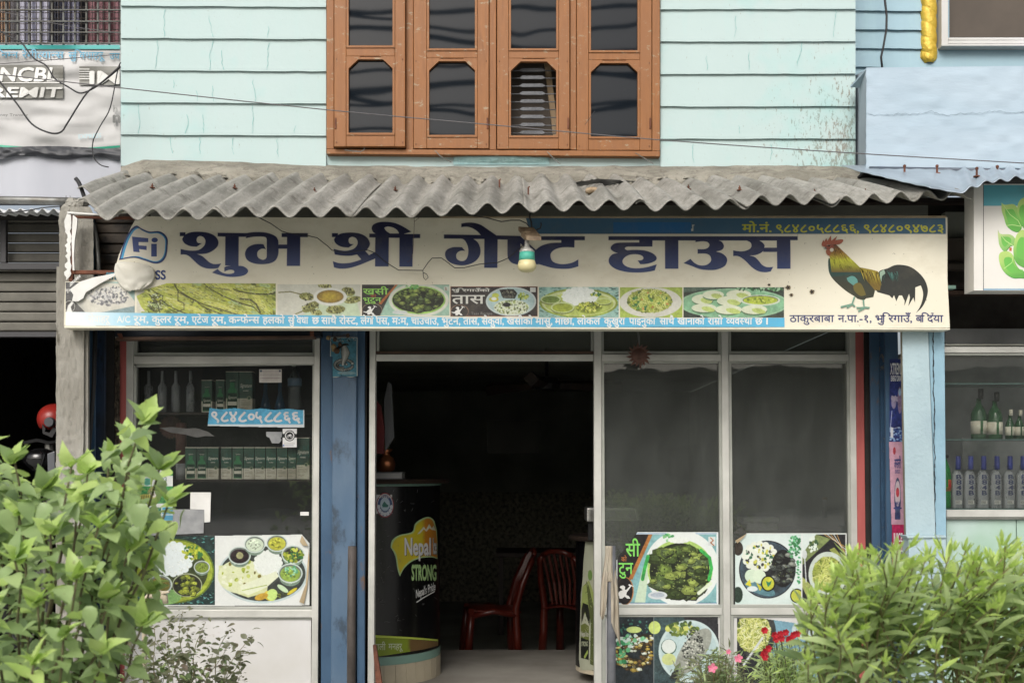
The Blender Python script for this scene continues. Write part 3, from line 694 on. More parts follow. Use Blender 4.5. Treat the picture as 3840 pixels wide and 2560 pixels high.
# iron grille bars behind the opened pane
for j, v in enumerate((262, 290, 320, 349, 379, 408, 437, 467, 496)):
    a = P(1896, v+4, WD+.06); b = P(2106, v+4, WD+.06); m0, m1 = P(1955, v, WD+.052), P(2038, v, WD+.052)
    mb = MB().tube([a, P(1948, v+4, WD+.06)], .0035, 6); mb.tube([P(2046, v+4, WD+.06), b], .0035, 6)
    mb.prism([(1946, v+3), (1958, v-6), (2034, v-6), (2047, v+3), (2034, v+7), (1958, v+7)], WD+.052, .012)
    mb.build('grille_bar', M('grille_paint_%d' % j, (92, 94, 98), (70, 72, 76), 12, .5, .3, 60) if j == 0 else bpy.data.materials['grille_paint_0'], win, bevel=.001)
MB().pbox(1880, 2130, 200, 540, WD+.2, .01).build('insect_net', MAT['screen'], win)
MB().prism([(2040, 225), (2062, 225), (2095, 520), (2075, 520)], WD+.14, .04).build('prop_board', M('pale_plank', (150, 132, 104), (128, 108, 84), 9, .8, stretch=(1, 1, .2)), win)
MB().pbox(1225, 2474, VT-2, 575, WD+.24, .02).build('backing', MAT['near_black'], win)
for pts in (((1292, 563), (1325, 567), (1352, 569), (1366, 562), (1366, 553)), ((1633, 566), (1650, 585), (1693, 609)), ((2052, 569), (2072, 590), (2101, 615)), ((2383, 574), (2410, 590), (2450, 614))):
    MB().tube([P(u, v, WD-.02-.012*i) for i, (u, v) in enumerate(pts)], .0028, 6).build('stay_hook', MAT['galv'], win)

# ---------------------------------------------------------------- corrugated asbestos roof
roof = T('sheet_roof', 'grey corrugated cement sheet awning roof above the shop sign', 'roof', P(1920, 900, 6))
PIT = .1466
def mean_front(u):   # height of the eave along the front, in photograph pixels
    pts = [(270, 800), (352, 803), (640, 806), (1037, 804), (1487, 803), (1712, 793), (1934, 788), (2157, 780), (2603, 768), (2827, 764), (3158, 754), (3376, 741), (3588, 730), (3700, 726)]
    for (a, b), (c, e) in zip(pts[:-1], pts[1:]):
        if u <= c: return b+(e-b)*max(0, (u-a))/(c-a)
    return pts[-1][1]
def roofpt(x, t, lift=0.0, sk=0.0, amp=.026):
    df = 5.38+.26*max(0, min(1, (x-.9)/1.2)); db = 6.70
    xb = x; d = db+(df-db)*t
    uf = CU+x*F/df; zf = EYE+(CV-mean_front(uf))*df/F
    ub = CU+x*F/db; vb = 655+22*min(1, max(0, (ub-450)/900))+4*max(0, (ub-1900)/1200); zb = EYE+(CV-vb)*db/F
    z = zb+(zf-zb)*t+.02*math.sin(math.pi*t)*.5
    ph = 2*math.pi*(x-.028)/PIT
    z += amp*math.cos(ph)+lift
    return Vector((x+sk*t, d, z))
bounds = [-2.34, -1.433, -.822, .06, .59, 1.12, 1.56, 2.30]
for i in range(7):
    a, b = bounds[i], bounds[i+1]+(.05 if i < 6 else 0); lift = .013*((i % 2))+(.007 if i == 2 else 0); n = int((b-a)/PIT*14)
    rr = random.Random(i); fj = [1+rr.uniform(-.004, .004) for _ in range(3)]; tl = 1.0+rr.uniform(-.012, .012)
    def fn(s, t, a=a, b=b, lift=lift, tl=tl, i=i):
        x = a+(b-a)*s; tt = t*tl
        if i == 0:
            lim = 1.0 if x > -2.02 else (.80 if x > -2.20 else .52)
            tt = t*lim
        r = vn(x*60, 0, 0, i)*.003 if t > .98 else 0
        return roofpt(x, tt+r, lift+.004*vn(x*2, t*3, 0, i), (rr.random()*0)+(.02*(i-3)/3 if i > 3 else 0))
    grid('roof_sheet', fn, n, 26, MAT['roof'], roof, thick=.0065)
# crumbled mortar lying over the upper edge of the sheets
rr = random.Random(31); mb = MB()
for i in range(230):
    x = P(460+2740*rr.random(), 0, 6.7).x; t = rr.uniform(-.01, .085)**1.0; p = roofpt(x, max(0, t), .012)
    a, b_, c_ = rr.uniform(.012, .04), rr.uniform(.01, .025), rr.uniform(.006, .018); n = 7; vs = [(p.x, p.y, p.z+c_-.008)]
    for ring, h in ((.6, .75), (1, .0)):
        for k in range(n): an = k/n*6.283; q = ring*rr.uniform(.75, 1.2); vs.append((p.x+a*q*math.cos(an), p.y+b_*q*math.sin(an), p.z+c_*h-.016))
    mb.add(vs, [(0, 1+k, 1+(k+1) % n) for k in range(n)]+[(1+k, 1+n+k, 1+n+(k+1) % n, 1+(k+1) % n) for k in range(n)])
tag(mb.build('mortar_crumbs', MAT['mortar'], mo), kind='stuff')
def on_roof(u, v, d0=6.3):   # drop a pixel ray on to the roof surface
    best = None
    for k in range(400):
        d = 5.35+1.35*k/399; p = P(u, v, d); t = (6.70-d)/(6.70-5.38)
        if not 0 <= t <= 1: continue
        e = abs(roofpt(p.x, t, .012).z-p.z)
        if best is None or e < best[0]: best = (e, roofpt(p.x, t, .012))
    return best[1]
for u, v in ((571, 697), (880, 699), (1179, 713), (1482, 707), (2582, 702), (2780, 698), (3080, 697), (3284, 688)):
    p = on_roof(u, v+8); mb = MB(); mb.lathe([(.017, 0), (.016, .003), (.005, .004), (.005, .010), (.007, .010), (.007, .016), (.003, .016), (.003, .026), (0, .026)], p.x, p.y, p.z, 8)
    mb.build('bolt', MAT['rust'], roof)
for u, v in ((1873, 705), (1981, 735)):
    p = on_roof(u, v); MB().tube([p, p+Vector((0, 0, .045)), p+Vector((.008, 0, .05))], .0045, 6).build('bolt', MAT['rust'], roof)
MB().pbox(450, 3650, 742, 760, 6.2, .06).build('purlin', MAT['darkwood'], roof)
# left-over things on the roof
p = on_roof(2221, 728)
mb = MB(); mb.lathe([(0, 0), (.030, .004), (.038, .016), (.030, .03), (.010, .036), (0, .034)], p.x, p.y, p.z, 7, sx=1.1)
st = mb.build('rubble_stone', MAT['brickm'], loc=(p.x, p.y, p.z), bevel=.003); tag(st, 'pale lump of brick lying in a valley of the grey roof', 'stone')
rag = T('torn_plastic', 'heap of torn grey plastic strips lying on the roof above the light bulb', 'plastic', on_roof(2270, 712))
rr = random.Random(11)
for i in range(9):
    c = on_roof(2185+i*17, 700+rr.uniform(-4, 10)); a = rr.uniform(-.25, .35); L = rr.uniform(.05, .13)
    q = [c+Vector((-L*math.cos(a), rr.uniform(-.03, .03), -L*math.sin(a)*.4+.012)), c+Vector((0, -.03, .03)), c+Vector((L*math.cos(a), rr.uniform(-.03, .03), L*math.sin(a)*.5+.012)), c+Vector((.01, .03, .022))]
    MB().add(q, [(0, 1, 3), (1, 2, 3)]).build('plastic_strip', MAT['plastic_grey'], rag)
# ---------------------------------------------------------------- walls round the shop, pillars, steel channels
bl = T('shop_wall', 'plain grey wall and ceiling of the shop under the sheet roof', 'wall', P(1920, 1240, 6.5))
MB().pbox(430, 3480, 706, 1233, 6.56, .15).build('lintel_wall', MAT['interior'], bl)
MB().box(x0-.06, x0-.02, 6.58, 13, -.15, 2.3).build('side_wall', MAT['interior'], bl)
MB().box(x1+.02, x1+.06, 6.58, 13, -.15, 2.3).build('side_wall', MAT['interior'], bl)
MB().box(x0-.06, x1+.06, 13, 13.1, -.15, 2.9).build('back_wall', MAT['interior'], bl)
MB().box(x0-.06, x1+.06, 12.96, 12.99, -.12, 1.15).build('dado', MAT['interior2'], bl)
MB().box(x0-.06, x1+.06, 6.72, 13.1, 2.32, 2.4).build('ceiling', MAT['interior'], bl)
# tall cement pillar on the left
pl = T('concrete_pillar', 'stained bare concrete pillar behind the torn left end of the sign', 'pillar', P(262, 2600, 5.95))
def pill(s, t):
    v = 775+(2700-775)*t; j = 1.2*vn(t*46, s*3)-3.5*max(0, vn(t*150, 7)-.25); uL = (222 if v < 1040 else 212-3*t)+j; uR = (350 if v < 1230 else 316-10*(v-1230)/1300)+1.2*vn(t*80, 4)
    if v < 800: uL += (800-v)*.5; uR -= (800-v)*.5
    q = s*3
    if q <= 1: return P(uL, v, 6.28+(5.95-6.28)*q)
    if q <= 2: return P(uL+(uR-uL)*(q-1), v, 5.95+.004*vn(s*40, t*90))
    return P(uR, v, 5.95+(6.28-5.95)*(q-2))
grid('shaft', pill, 36, 220, MAT['concrete'], pl, smooth=False)
mb = MB(); rr = random.Random(3)
for i in range(16):
    p = P(250+rr.uniform(0, 66), 772+rr.uniform(-14, 18), 6.1+rr.uniform(-.1, .1)); mb.lathe([(.0, -.03), (.03, -.02), (.04, .0), (.025, .02), (0, .026)], p.x, p.y, p.z, 6)
mb.build('rubble_cap', MAT['concrete'], pl)
MB().pbox(212, 330, 1000, 2700, 5.97, .02).build('core', MAT['concrete'], pl)
# right pillar
pr = T('blue_pillar', 'pale blue rendered pillar with a stepped base at the right of the shop', 'pillar', P(3440, 2600, 5.95))
MB().pquad([(3383, 1225), (3481, 1225), (3510, 2020), (3398, 2020)], 5.93, .008).build('shaft', MAT['lightblue'], pr, bevel=.006)
MB().pquad([(3384, 1225), (3480, 1225), (3509, 2020), (3399, 2020)], 5.9385, .035).build('side_strip', M('bare_render', (150, 142, 126), (128, 120, 104), 8, .9), pr)
MB().pbox(3408, 3550, 2014, 2700, 5.88, .10).build('base', MAT['lightblue'], pr, bevel=.006)
MB().pquad([(3400, 2008), (3545, 2006), (3552, 2016), (3404, 2018)], 5.87, .11).build('ledge', MAT['lightblue'], pr, bevel=.003)
nb = T('neighbour_wall_end', 'grey blue wall end split from the pale pillar by a long dark crack', 'wall', P(3530, 2600, 6))
MB().pquad([(3481.5, 1225), (3542, 1225), (3549, 2012), (3510.5, 2012)], 5.952, .05).build('wall', MAT['blue2'], nb, bevel=.003)
mb = MB(); rr = random.Random(9); u = 3500; L = []
for i in range(60): L.append((u+10*i/60, 1232+i*13)); u = 3500+(u-3500)*.8+rr.uniform(-2.4, 2.4)
for (a, b), (c, e) in zip(L[:-1], L[1:]):
    w = rr.uniform(1.1, 2.4); mb.add([P(a-w, b, 5.949), P(a+w, b, 5.949), P(c+w, e, 5.949), P(c-w, e, 5.949)], [(0, 1, 2, 3)])
mb.build('crack', MAT['black'], nb)
# blue steel channels
ch = T('steel_post', 'wide blue painted steel shutter post with raised centre beside the doorway', 'post', P(1293, 2600, 6.4))
MB().pbox(1203, 1247, 1225, 2650, 6.44, .1).build('flange', MAT['bluesteel'], ch, bevel=.004)
MB().pquad([(1247.5, 1225), (1338, 1225), (1330, 2650), (1240, 2650)], 6.405, .1).build('web', MAT['bluelight'], ch, bevel=.006)
MB().pbox(1338.5, 1368, 1225, 2650, 6.435, .1).build('flange', MAT['bluesteel'], ch, bevel=.004)
MB().pbox(1368.5, 1385, 1225, 2650, 6.45, .08).build('edge_strip', MAT['near_black'], ch)
cl = T('shutter_guide', 'dark blue steel guide and wall between the concrete pillar and the left window', 'post', P(370, 2600, 6.3))
MB().pquad([(312, 800), (356, 800), (352, 2650), (300, 2650)], 6.20, .02).build('inner_wall', MAT['bluesteel'], cl)
MB().pquad([(356.5, 800), (395, 800), (392, 2650), (352.5, 2650)], 6.33, .02).build('channel', MAT['bluedark'], cl, bevel=.004)
MB().pquad([(395.5, 800), (428, 800), (426, 2650), (392.5, 2650)], 6.40, .02).build('recess', MAT['near_black'], cl)
def jag(s, t):
    v = 1268+1400*t; return P(426+24*s+(4*vn(t*60, s*5) if s < .5 else 0), v, 6.42-.02*abs(vn(t*50, s*6, 0, 4)))
grid('broken_edge', jag, 8, 160, MAT['brokenplaster'], cl, smooth=False)
bh = tag(MB().tube([P(u, v, 6.12) for u, v in ((357, 1230), (352, 1440), (340, 1600), (330, 1700), (328, 1830), (330, 2000))], .012, 8).build('drain_hose', MAT['cable'], smooth=True), 'black hose running down beside the concrete pillar', 'hose')
cr = T('shutter_channel', 'dark blue steel shutter channel behind the small drink posters', 'post', P(3300, 2600, 6.3))
MB().pquad([(3241, 1225), (3262, 1225), (3276, 2650), (3250, 2650)], 6.44, .01).build('recess', MAT['near_black'], cr)
MB().pquad([(3262.5, 1225), (3300, 1225), (3310, 2650), (3276.5, 2650)], 6.38, .02).build('channel', MAT['bluesteel'], cr, bevel=.004)
MB().pquad([(3300.5, 1225), (3318, 1225), (3330, 2650), (3311, 2650)], 6.34, .02).build('broken_edge', M('patchy_plaster', (50, 80, 106), (42, 66, 92), 10, .9, .8, 60, dirt=(110, 102, 84), dscale=10, dth=.6), cr)
MB().pquad([(3318.5, 1225), (3366, 1225), (3395, 2650), (3330.5, 2650)], 6.25, .02).build('side_wall', MAT['bluesteel'], cr)
# header over the left window
hd = T('header_beam', 'rusty blue steel header beam over the left shop window', 'beam', P(820, 1250, 6.35))
MB().pbox(430, 1202, 1200, 1262, 6.36, .2).build('beam', MAT['rustbeam'], hd, bevel=.004)
MB().pquad([(437, 1263), (1178, 1258), (1180, 1268), (432, 1275)], 6.30, .06).build('angle_bar', MAT['brownangle'], hd, bevel=.002)
MB().pquad([(439, 1250), (455, 1250), (462, 1270), (448, 1270)], 6.28, .01).build('bracket', MAT['rust'], hd)
MB().pquad([(1162, 1240), (1176, 1240), (1176, 1260), (1162, 1260)], 6.28, .01).build('bracket', MAT['rust'], hd)
# slats of the shutter box seen through the torn sign
sb = T('shutter_box', 'dark slatted shutter box visible through the torn end of the sign', 'shutter', P(420, 930, 6.3))
for i in range(7): MB().pbox(356, 560, 800+i*38, 836+i*38, 6.16+.012*(i % 2), .03).build('slat', MAT['shutterd'], sb, bevel=.006)
tag(MB().tube([P(u, v, 6.0) for u, v in ((350, 836), (362, 900), (368, 980), (372, 1055))], .013, 8).build('leaning_pole', MAT['galv'], smooth=True), 'worn grey pole leaning behind the torn left end of the sign', 'pole')

# ---------------------------------------------------------------- aluminium shopfront: left window
def fr(name, u0, u1, v0, v1, parent, d=DF, dep=.035, mat='alu', b=.0025): return MB().pbox(u0, u1, v0, v1, d, dep).build(name, MAT[mat], parent, bevel=b)
lw = T('shop_window', 'aluminium framed left shop window with drink boxes behind the glass', 'window', P(838, 2320, DF))
MB().pquad([(473, 1270), (500, 1270), (490, 2650), (466, 2650)], DF-.003, .05).build('stile', MAT['alu'], lw, bevel=.0025)
MB().pquad([(1179, 1268), (1200, 1268), (1191, 2650), (1166, 2650)], DF-.003, .05).build('stile', MAT['alu'], lw, bevel=.0025)
fr('rail', 500.5, 1178.5, 1334, 1364, lw); fr('rail', 497, 1178, 2285, 2314, lw)
MB().pquad([(502, 1365), (1176, 1359), (1176, 1368), (510, 1376)], DF+.012, .03).build('bead', MAT['alu2'], lw)
MB().pquad([(500, 1364), (512, 1364), (505, 2284), (493, 2284)], DF+.012, .03).build('bead', MAT['alu2'], lw)
MB().pquad([(1172, 1364), (1179, 1364), (1176, 2284), (1168, 2284)], DF+.012, .03).build('bead', MAT['alu2'], lw)
fr('bead', 497, 1170, 2273, 2285, lw, DF+.012, .03, 'alu2'); fr('bead', 500, 514, 1270, 1333, lw, DF+.012, .03, 'alu2'); fr('bead', 1172, 1178, 1270, 1333, lw, DF+.012, .03, 'alu2')
fr('bead', 514, 1172, 1322, 1333, lw, DF+.012, .03, 'alu2')
MB().pbox(513, 1172, 1268, 1323, DF+.03, .004).build('pane', MAT['glassr'], lw)
MB().pbox(504, 1173, 1366, 2276, DF+.03, .004).build('pane', MAT['glass'], lw)
MB().pbox(492, 1166, 2320, 2650, DF+.02, .03).build('panel', MAT['white'], lw)
fr('rail', 496, 1168, 2314.5, 2322, lw, DF+.012, .03, 'alu2')
MB().pquad([(448, 1268), (472.5, 1268), (465, 2650), (440, 2650)], DF-.01, .05).build('red_strip', MAT['redpaint'], lw, bevel=.002)
# doorway and right windows: one frame
sf = T('shopfront_frame', 'long aluminium frame around the open doorway and the two right windows', 'window frame', P(2300, 2600, DF))
MB().pquad([(1386, 1235), (1409, 1235), (1402, 2650), (1378, 2650)], DF-.003, .06).build('stile', MAT['alu'], sf, bevel=.0025)
MB().pquad([(1377, 1235), (1385.5, 1235), (1377, 2650), (1370, 2650)], DF, .05).build('red_edge', MAT['redpaint'], sf)
fr('rail', 1410, 2226, 1328, 1353, sf)
MB().pquad([(2227, 1235), (2255, 1235), (2257, 2650), (2229, 2650)], DF-.003, .06).build('mullion', MAT['alu'], sf, bevel=.0025)
MB().pquad([(2255.5, 1235), (2264, 1235), (2272, 2650), (2257.5, 2650)], DF+.008, .05).build('bead', MAT['alu2'], sf)
MB().pquad([(2705, 1235), (2731, 1235), (2742, 2650), (2716, 2650)], DF-.003, .06).build('mullion', MAT['alu'], sf, bevel=.0025)
MB().pquad([(2694, 1235), (2704.5, 1235), (2715.5, 2650), (2704, 2650)], DF+.008, .05).build('bead', MAT['alu2'], sf)
MB().pquad([(2731.5, 1235), (2741, 1235), (2754, 2650), (2742.5, 2650)], DF+.008, .05).build('bead', MAT['alu2'], sf)
MB().pquad([(3186, 1235), (3208, 1235), (3222, 2650), (3198, 2650)], DF-.003, .06).build('stile', MAT['alu'], sf, bevel=.0025)
MB().pquad([(3174, 1235), (3185.5, 1235), (3197.5, 2650), (3187, 2650)], DF+.008, .05).build('bead', MAT['alu2'], sf)
MB().pquad([(3208.5, 1235), (3238, 1235), (3252, 2650), (3222.5, 2650)], DF-.01, .06).build('red_strip', MAT['redpaint'], sf, bevel=.002)
for a, b in ((2264.5, 2693.5), (2741.5, 3173.5)):
    fr('rail', a-8, b+10, 1328, 1353, sf); fr('bead', a, b, 1353.5, 1362, sf, DF+.01, .03, 'alu2'); fr('bead', a, b, 1316, 1327.5, sf, DF+.01, .03, 'alu2')
    fr('rail', a, b+14, 2279, 2304, sf); fr('bead', a+8, b+14, 2266, 2278.5, sf, DF+.01, .03, 'alu2'); fr('bead', a+8, b+14, 2304.5, 2312, sf, DF+.01, .03, 'alu2')
fr('bead', 1410, 2226, 1316, 1327.5, sf, DF+.01, .03, 'brownangle')
fr('bead', 1412, 1422, 1235, 1315, sf, DF+.01, .03, 'alu2'); fr('bead', 2216, 2226, 1235, 1315, sf, DF+.01, .03, 'alu2')
for a, b, c, e, g in ((1422, 2216, 1200, 1317, 'glassr'), (2264, 2694, 1200, 1317, 'glassr'), (2741, 3174, 1200, 1317, 'glassr'), (2264, 2700, 1362, 2268, 'glassr'), (2741, 3182, 1362, 2268, 'glassr')):
    MB().pbox(a, b, c, e, DF+.03, .004).build('pane', MAT[g], sf)
MB().pbox(2270, 2706, 2312, 2650, DF+.02, .02).build('panel', MAT['white'], sf); MB().pbox(2752, 3188, 2312, 2650, DF+.02, .02).build('panel', MAT['white'], sf)

# ---------------------------------------------------------------- the shop sign
sg = T('shop_sign', 'long cream shop sign with big navy lettering, food photographs and a rooster', 'sign', P(1900, 1230, DS))
def swarp(u, v, p): return p
outline = [(515, 811), (700, 813), (1200, 816), (1700, 817), (2000, 814), (2380, 811), (2390, 813), (3000, 813), (3548, 815), (3553, 1050), (3562, 1229), (3100, 1230), (2500, 1226), (1900, 1224), (1300, 1222), (800, 1222), (240, 1219), (242, 1120), (245, 1056), (300, 1056), (345, 1048), (432, 1022), (436, 990), (446, 955), (470, 900), (492, 850)]
MB().prism(outline, DS, .004).build('panel', MAT['sign'], sg)
MB().pquad([(241, 1221), (3562, 1231), (3562, 1236), (241, 1229)], DS-.006, .10).build('bottom_lip', MAT['sign'], sg)
MB().pquad([(1650, 811), (3548, 809), (3548, 815), (1650, 816)], DS-.012, .06).build('top_lip', M('pale_batten', (150, 136, 112), (130, 116, 94), 12, .8), sg)
MB().pbox(3546, 3553, 815, 1230, DS+.006, .10).build('end_board', MAT['sign'], sg)
RU = MAT['rust']
MB().pbox(257, 272, 800, 1054, DS+.01, .025).build('frame_bar', RU, sg, bevel=.002)
MB().pquad([(272, 807), (520, 812), (520, 822), (272, 816)], DS+.012, .025).build('frame_bar', RU, sg, bevel=.002)
MB().pquad([(272.5, 1013), (432, 1013), (432, 1027), (272.5, 1027)], DS+.012, .025).build('frame_bar', RU, sg, bevel=.002)
MB().pquad([(252, 793), (440, 806), (440, 810), (252, 800)], DS-.002, .02).build('torn_fabric', MAT['paper'], sg)
rr = random.Random(5); pts = [(252, 800)]+[(rr.uniform(262, 268), 805+i*10) for i in range(24)]+[(248, 1050)]+[(rr.uniform(240, 254), 1040-i*10) for i in range(23)]
MB().prism(pts, DS+.003, .003).build('torn_fabric', MAT['paper'], sg)
MB().prism([(273, 805), (290, 820), (288, 850), (280, 900), (277, 960), (279, 1013), (272, 1013), (268, 900)], DS-.004, .012).build('torn_fabric', MAT['paper'], sg)
# white back of the flex, folded down in a loose scoop
def flap(s, t):
    a = [(437, 1000), (431, 1020), (440, 1050), (462, 1078), (500, 1108), (530, 1128)][:]
    L = path('c434,988 s429,1012 s433,1038 s446,1062 s466,1082 c492,1098', 0, 0, 1, 6); R = path('c446,982 s500,984 s560,996 s580,1022 s574,1050 s556,1070 c512,1094', 0, 0, 1, 6)
    def at(Q, k): q = k*(len(Q)-1)*.93; i = min(int(q), len(Q)-2); f = q-i; return Q[i][0]*(1-f)+Q[i+1][0]*f, Q[i][1]*(1-f)+Q[i+1][1]*f
    (ul, vl), (ur, vr) = at(L, t), at(R, t)
    b = math.sin(math.pi*s)
    return P(ul+(ur-ul)*s, vl+(vr-vl)*s+(3*vn(s*16, 3) if t > .97 else 0), DS-.022-.022*b*math.sin(math.pi*min(1, .15+t*.85))-.004*vn(s*7, t*7)+.02*max(0, .12-s))
grid('folded_flap', flap, 30, 26, M('flex_back', (206, 204, 194), (188, 185, 172), 6, .6, .4, 18, dirt=(168, 156, 134), dscale=7, dth=.62), sg, thick=.002)
# white torn shred across the lower left
MB().prism([(432, 1024), (438, 1030), (380, 1060), (345, 1082), (322, 1095), (312, 1118), (292, 1130), (270, 1128), (275, 1105), (262, 1085), (300, 1056), (350, 1040)], DS-.02, .003).build('torn_fabric', MAT['paper'], sg)
g = .86
base = Print(DS); base.gain = g
NAVT, NAVB = (34, 36, 66), (58, 76, 124)
def navy(u, v):
    t = max(0, min(1, (v-860)/170)); return tuple(a+(b-a)*t for a, b in zip(NAVT, NAVB))
base.poly([(1972, 818), (3546, 818), (3547, 877), (1990, 877)], (66, 100, 126)); base.rect(2300, 833, 2592, 873, (44, 100, 150))
base.line([(1998, 878.5), (3547, 878.5)], 3, (214, 208, 190))
SH1 = 'c137,285 c222,285 c222,318 s300,285 s420,276 s560,292 s670,345 s717,435 s680,520 s560,595 c395,610 s470,640 s530,690 s590,740 s660,762 c757,752 c712,820 s620,830 s520,820 s430,780 s340,700 s280,645 s220,618 c150,618 c150,535 s250,555 s350,560 s430,545 s500,490 s522,420 s500,365 s450,340 s405,355 s388,400 s405,440 c465,450 c390,500 s290,490 s210,450 s175,395 s185,360 c200,342 c137,342'
SH2 = 'c705,292 c1140,298 c1130,352 c1022,352 c1018,786 s1090,795 s1150,835 s1158,880 s1110,925 s1010,948 s880,952 s740,925 c622,888 c705,832 s750,875 s820,903 s900,906 s950,890 s948,858 s905,845 s855,852 c806,872 c806,812 s845,792 c905,786 c817,780 c820,350 c705,345'
BHA = 'c1136,298 s1250,283 s1390,285 s1500,308 s1580,350 s1612,405 c1616,468 c1745,468 c1745,356 c1665,356 c1665,298 c2056,298 c2056,356 c1945,356 c1940,788 c1742,788 c1745,530 c1618,530 s1612,620 s1575,700 s1500,745 s1380,762 s1250,750 s1150,700 s1115,610 s1150,520 s1240,470 s1340,460 c1393,466 c1428,538 s1370,530 s1315,560 s1297,610 s1315,665 s1380,697 s1430,675 c1442,620 c1442,390 s1425,360 s1370,348 s1250,350 c1130,372'
SR1 = 'c180,298 c268,298 c268,325 s340,298 s470,288 s600,305 s700,360 s748,450 s720,525 c680,565 c735,628 c828,578 c828,678 s700,730 s560,785 s430,820 s300,828 c210,808 c193,718 s300,748 s430,745 s540,720 c620,690 c555,615 s450,635 s330,632 c222,615 c205,532 s300,555 s400,562 s500,535 s555,480 s565,420 s535,370 s485,352 s440,370 s428,415 s450,455 c505,462 c430,512 s320,500 s240,455 s212,400 s222,370 c235,355 c180,355'
SR2 = 'c740,305 c830,305 s790,270 s775,220 s800,170 s880,135 s1000,128 s1120,145 s1230,190 c1370,275 c1255,310 c1502,312 c1502,370 c1395,372 c1387,800 c1190,798 c1192,368 c1033,366 c1028,795 c826,795 c830,362 c740,360'
SR2H = 'c965,215 s1020,198 s1100,215 s1160,255 c1185,303 c1050,303 s990,260'
GST = 'c100,318 c652,325 s600,270 s520,220 s440,200 c360,208 c360,155 s450,140 s550,143 s650,172 s740,230 c888,332 c1242,340 c1478,548 s1540,500 s1620,465 s1720,445 c1858,440 c1858,402 c1550,402 c1550,345 c2212,345 c2212,402 c2058,402 c2055,512 s1900,508 s1790,530 s1715,580 s1697,640 s1725,715 s1800,752 s1900,762 s2020,740 c2115,690 c2115,795 s2000,825 s1880,832 s1740,820 s1620,790 c1525,762 c1225,772 s1120,742 s1065,680 c1052,600 c1052,395 c905,390 c900,818 c703,815 c705,384 c540,384 s610,440 s645,530 s640,620 s590,700 s500,755 s370,780 s230,755 s150,700 s115,620 s140,550 s220,512 s300,505 c370,508 c418,562 s350,562 s300,590 s282,635 s300,690 s360,716 s420,700 s455,640 s465,540 s440,450 s400,395 c350,378 c100,378'
GSTH = 'c1248,450 c1300,500 c1248,590'
HAU = 'c328,345 c3165,345 c3165,402 c3055,402 c3058,830 c2858,830 c2855,578 c2650,578 c2648,565 s2600,600 s2530,625 c2440,632 s2520,655 s2580,710 s2630,770 s2700,805 c2798,803 c2760,870 s2660,882 s2560,860 s2470,800 s2390,720 s2320,665 s2260,640 c2198,640 c2198,555 s2300,570 s2380,562 s2450,530 s2472,490 s2460,440 c2400,407 c1980,407 s2030,430 s2058,490 s2030,545 c1940,572 s2030,600 s2090,650 s2108,710 s2070,790 s1960,840 s1840,850 s1700,835 s1580,790 c1455,745 c1558,682 s1620,745 s1700,780 s1790,775 s1850,735 s1868,690 s1845,630 s1780,603 c1665,603 c1665,537 s1760,537 s1820,515 s1842,470 s1810,430 s1740,418 c1632,430 c1632,407 c1375,405 c1375,830 c1177,830 c1175,405 c988,405 c985,498 c620,498 s580,510 s575,535 c612,555 s740,548 s880,560 s990,600 s1048,660 s1030,710 s950,745 s870,760 c805,762 c765,707 s830,700 s852,665 s820,630 s740,612 s640,622 s570,660 s537,715 s560,770 s640,812 s760,825 s900,808 c1050,765 c1020,857 s900,878 s760,887 s600,878 s450,840 s360,780 s330,715 s350,650 s400,610 c468,597 s400,570 s362,530 s375,485 s430,450 s520,440 c788,438 c788,402 c328,402'
HAUH = 'c2590,407 s2640,440 s2668,480 c2662,515 c2852,515 c2852,407'
letters = Print(DS); letters.gain = .8; letters.L = 40
def halo(pts, w=2.2):
    n = len(pts)
    for i in range(n):
        a, b = pts[i-1], pts[i]; L = math.hypot(b[0]-a[0], b[1]-a[1]) or 1; nx, ny = -(b[1]-a[1])/L*w, (b[0]-a[0])/L*w; ex, ey = (b[0]-a[0])/L*w*.5, (b[1]-a[1])/L*w*.5
        letters.poly([(a[0]+nx-ex, a[1]+ny-ey), (b[0]+nx+ex, b[1]+ny+ey), (b[0]-nx+ex, b[1]-ny+ey), (a[0]-nx-ex, a[1]-ny-ey)], (222, 218, 204), 28+(i % 8))
for p, x, h in ((SH1, 640, None), (SH2, 640, None), (BHA, 640, None), (SR1, 1200, None), (SR2, 1200, SR2H), (GST, 1640, GSTH), (HAU, 2200, HAUH)):
    c = [path(p, x, 800)]+([path(h, x, 800)] if h else [])
    for q in c: halo(q)
    letters.poly(c, navy, 48)
letters.build('lettering', sg)
# phone numbers
base.text('मो.नं.', 2783, 2893, 842, 870, (196, 196, 70), .02); base.text('९८४८०५८८६६,', 2911, 3221, 843, 871, (196, 196, 70), .02); base.text('९८४८०९४७८३', 3240, 3537, 843, 871, (196, 196, 70), .02)
base.poly([(2595, 843), (2604, 843), (2604, 846), (2600, 846), (2600, 866), (2592, 866), (2592, 858), (2597, 857)], (200, 200, 190))
base.text('ठाकुरबाबा', 2961, 3128, 1182, 1207, (62, 66, 108), .014); base.text('न.पा.-१,', 3142, 3268, 1182, 1207, (62, 66, 108), .014)
base.text('भुिरगाउँ,', 3283, 3420, 1182, 1207, (62, 66, 108), .014); base.text('बिद^या', 3434, 3537, 1182, 1207, (62, 66, 108), .014)
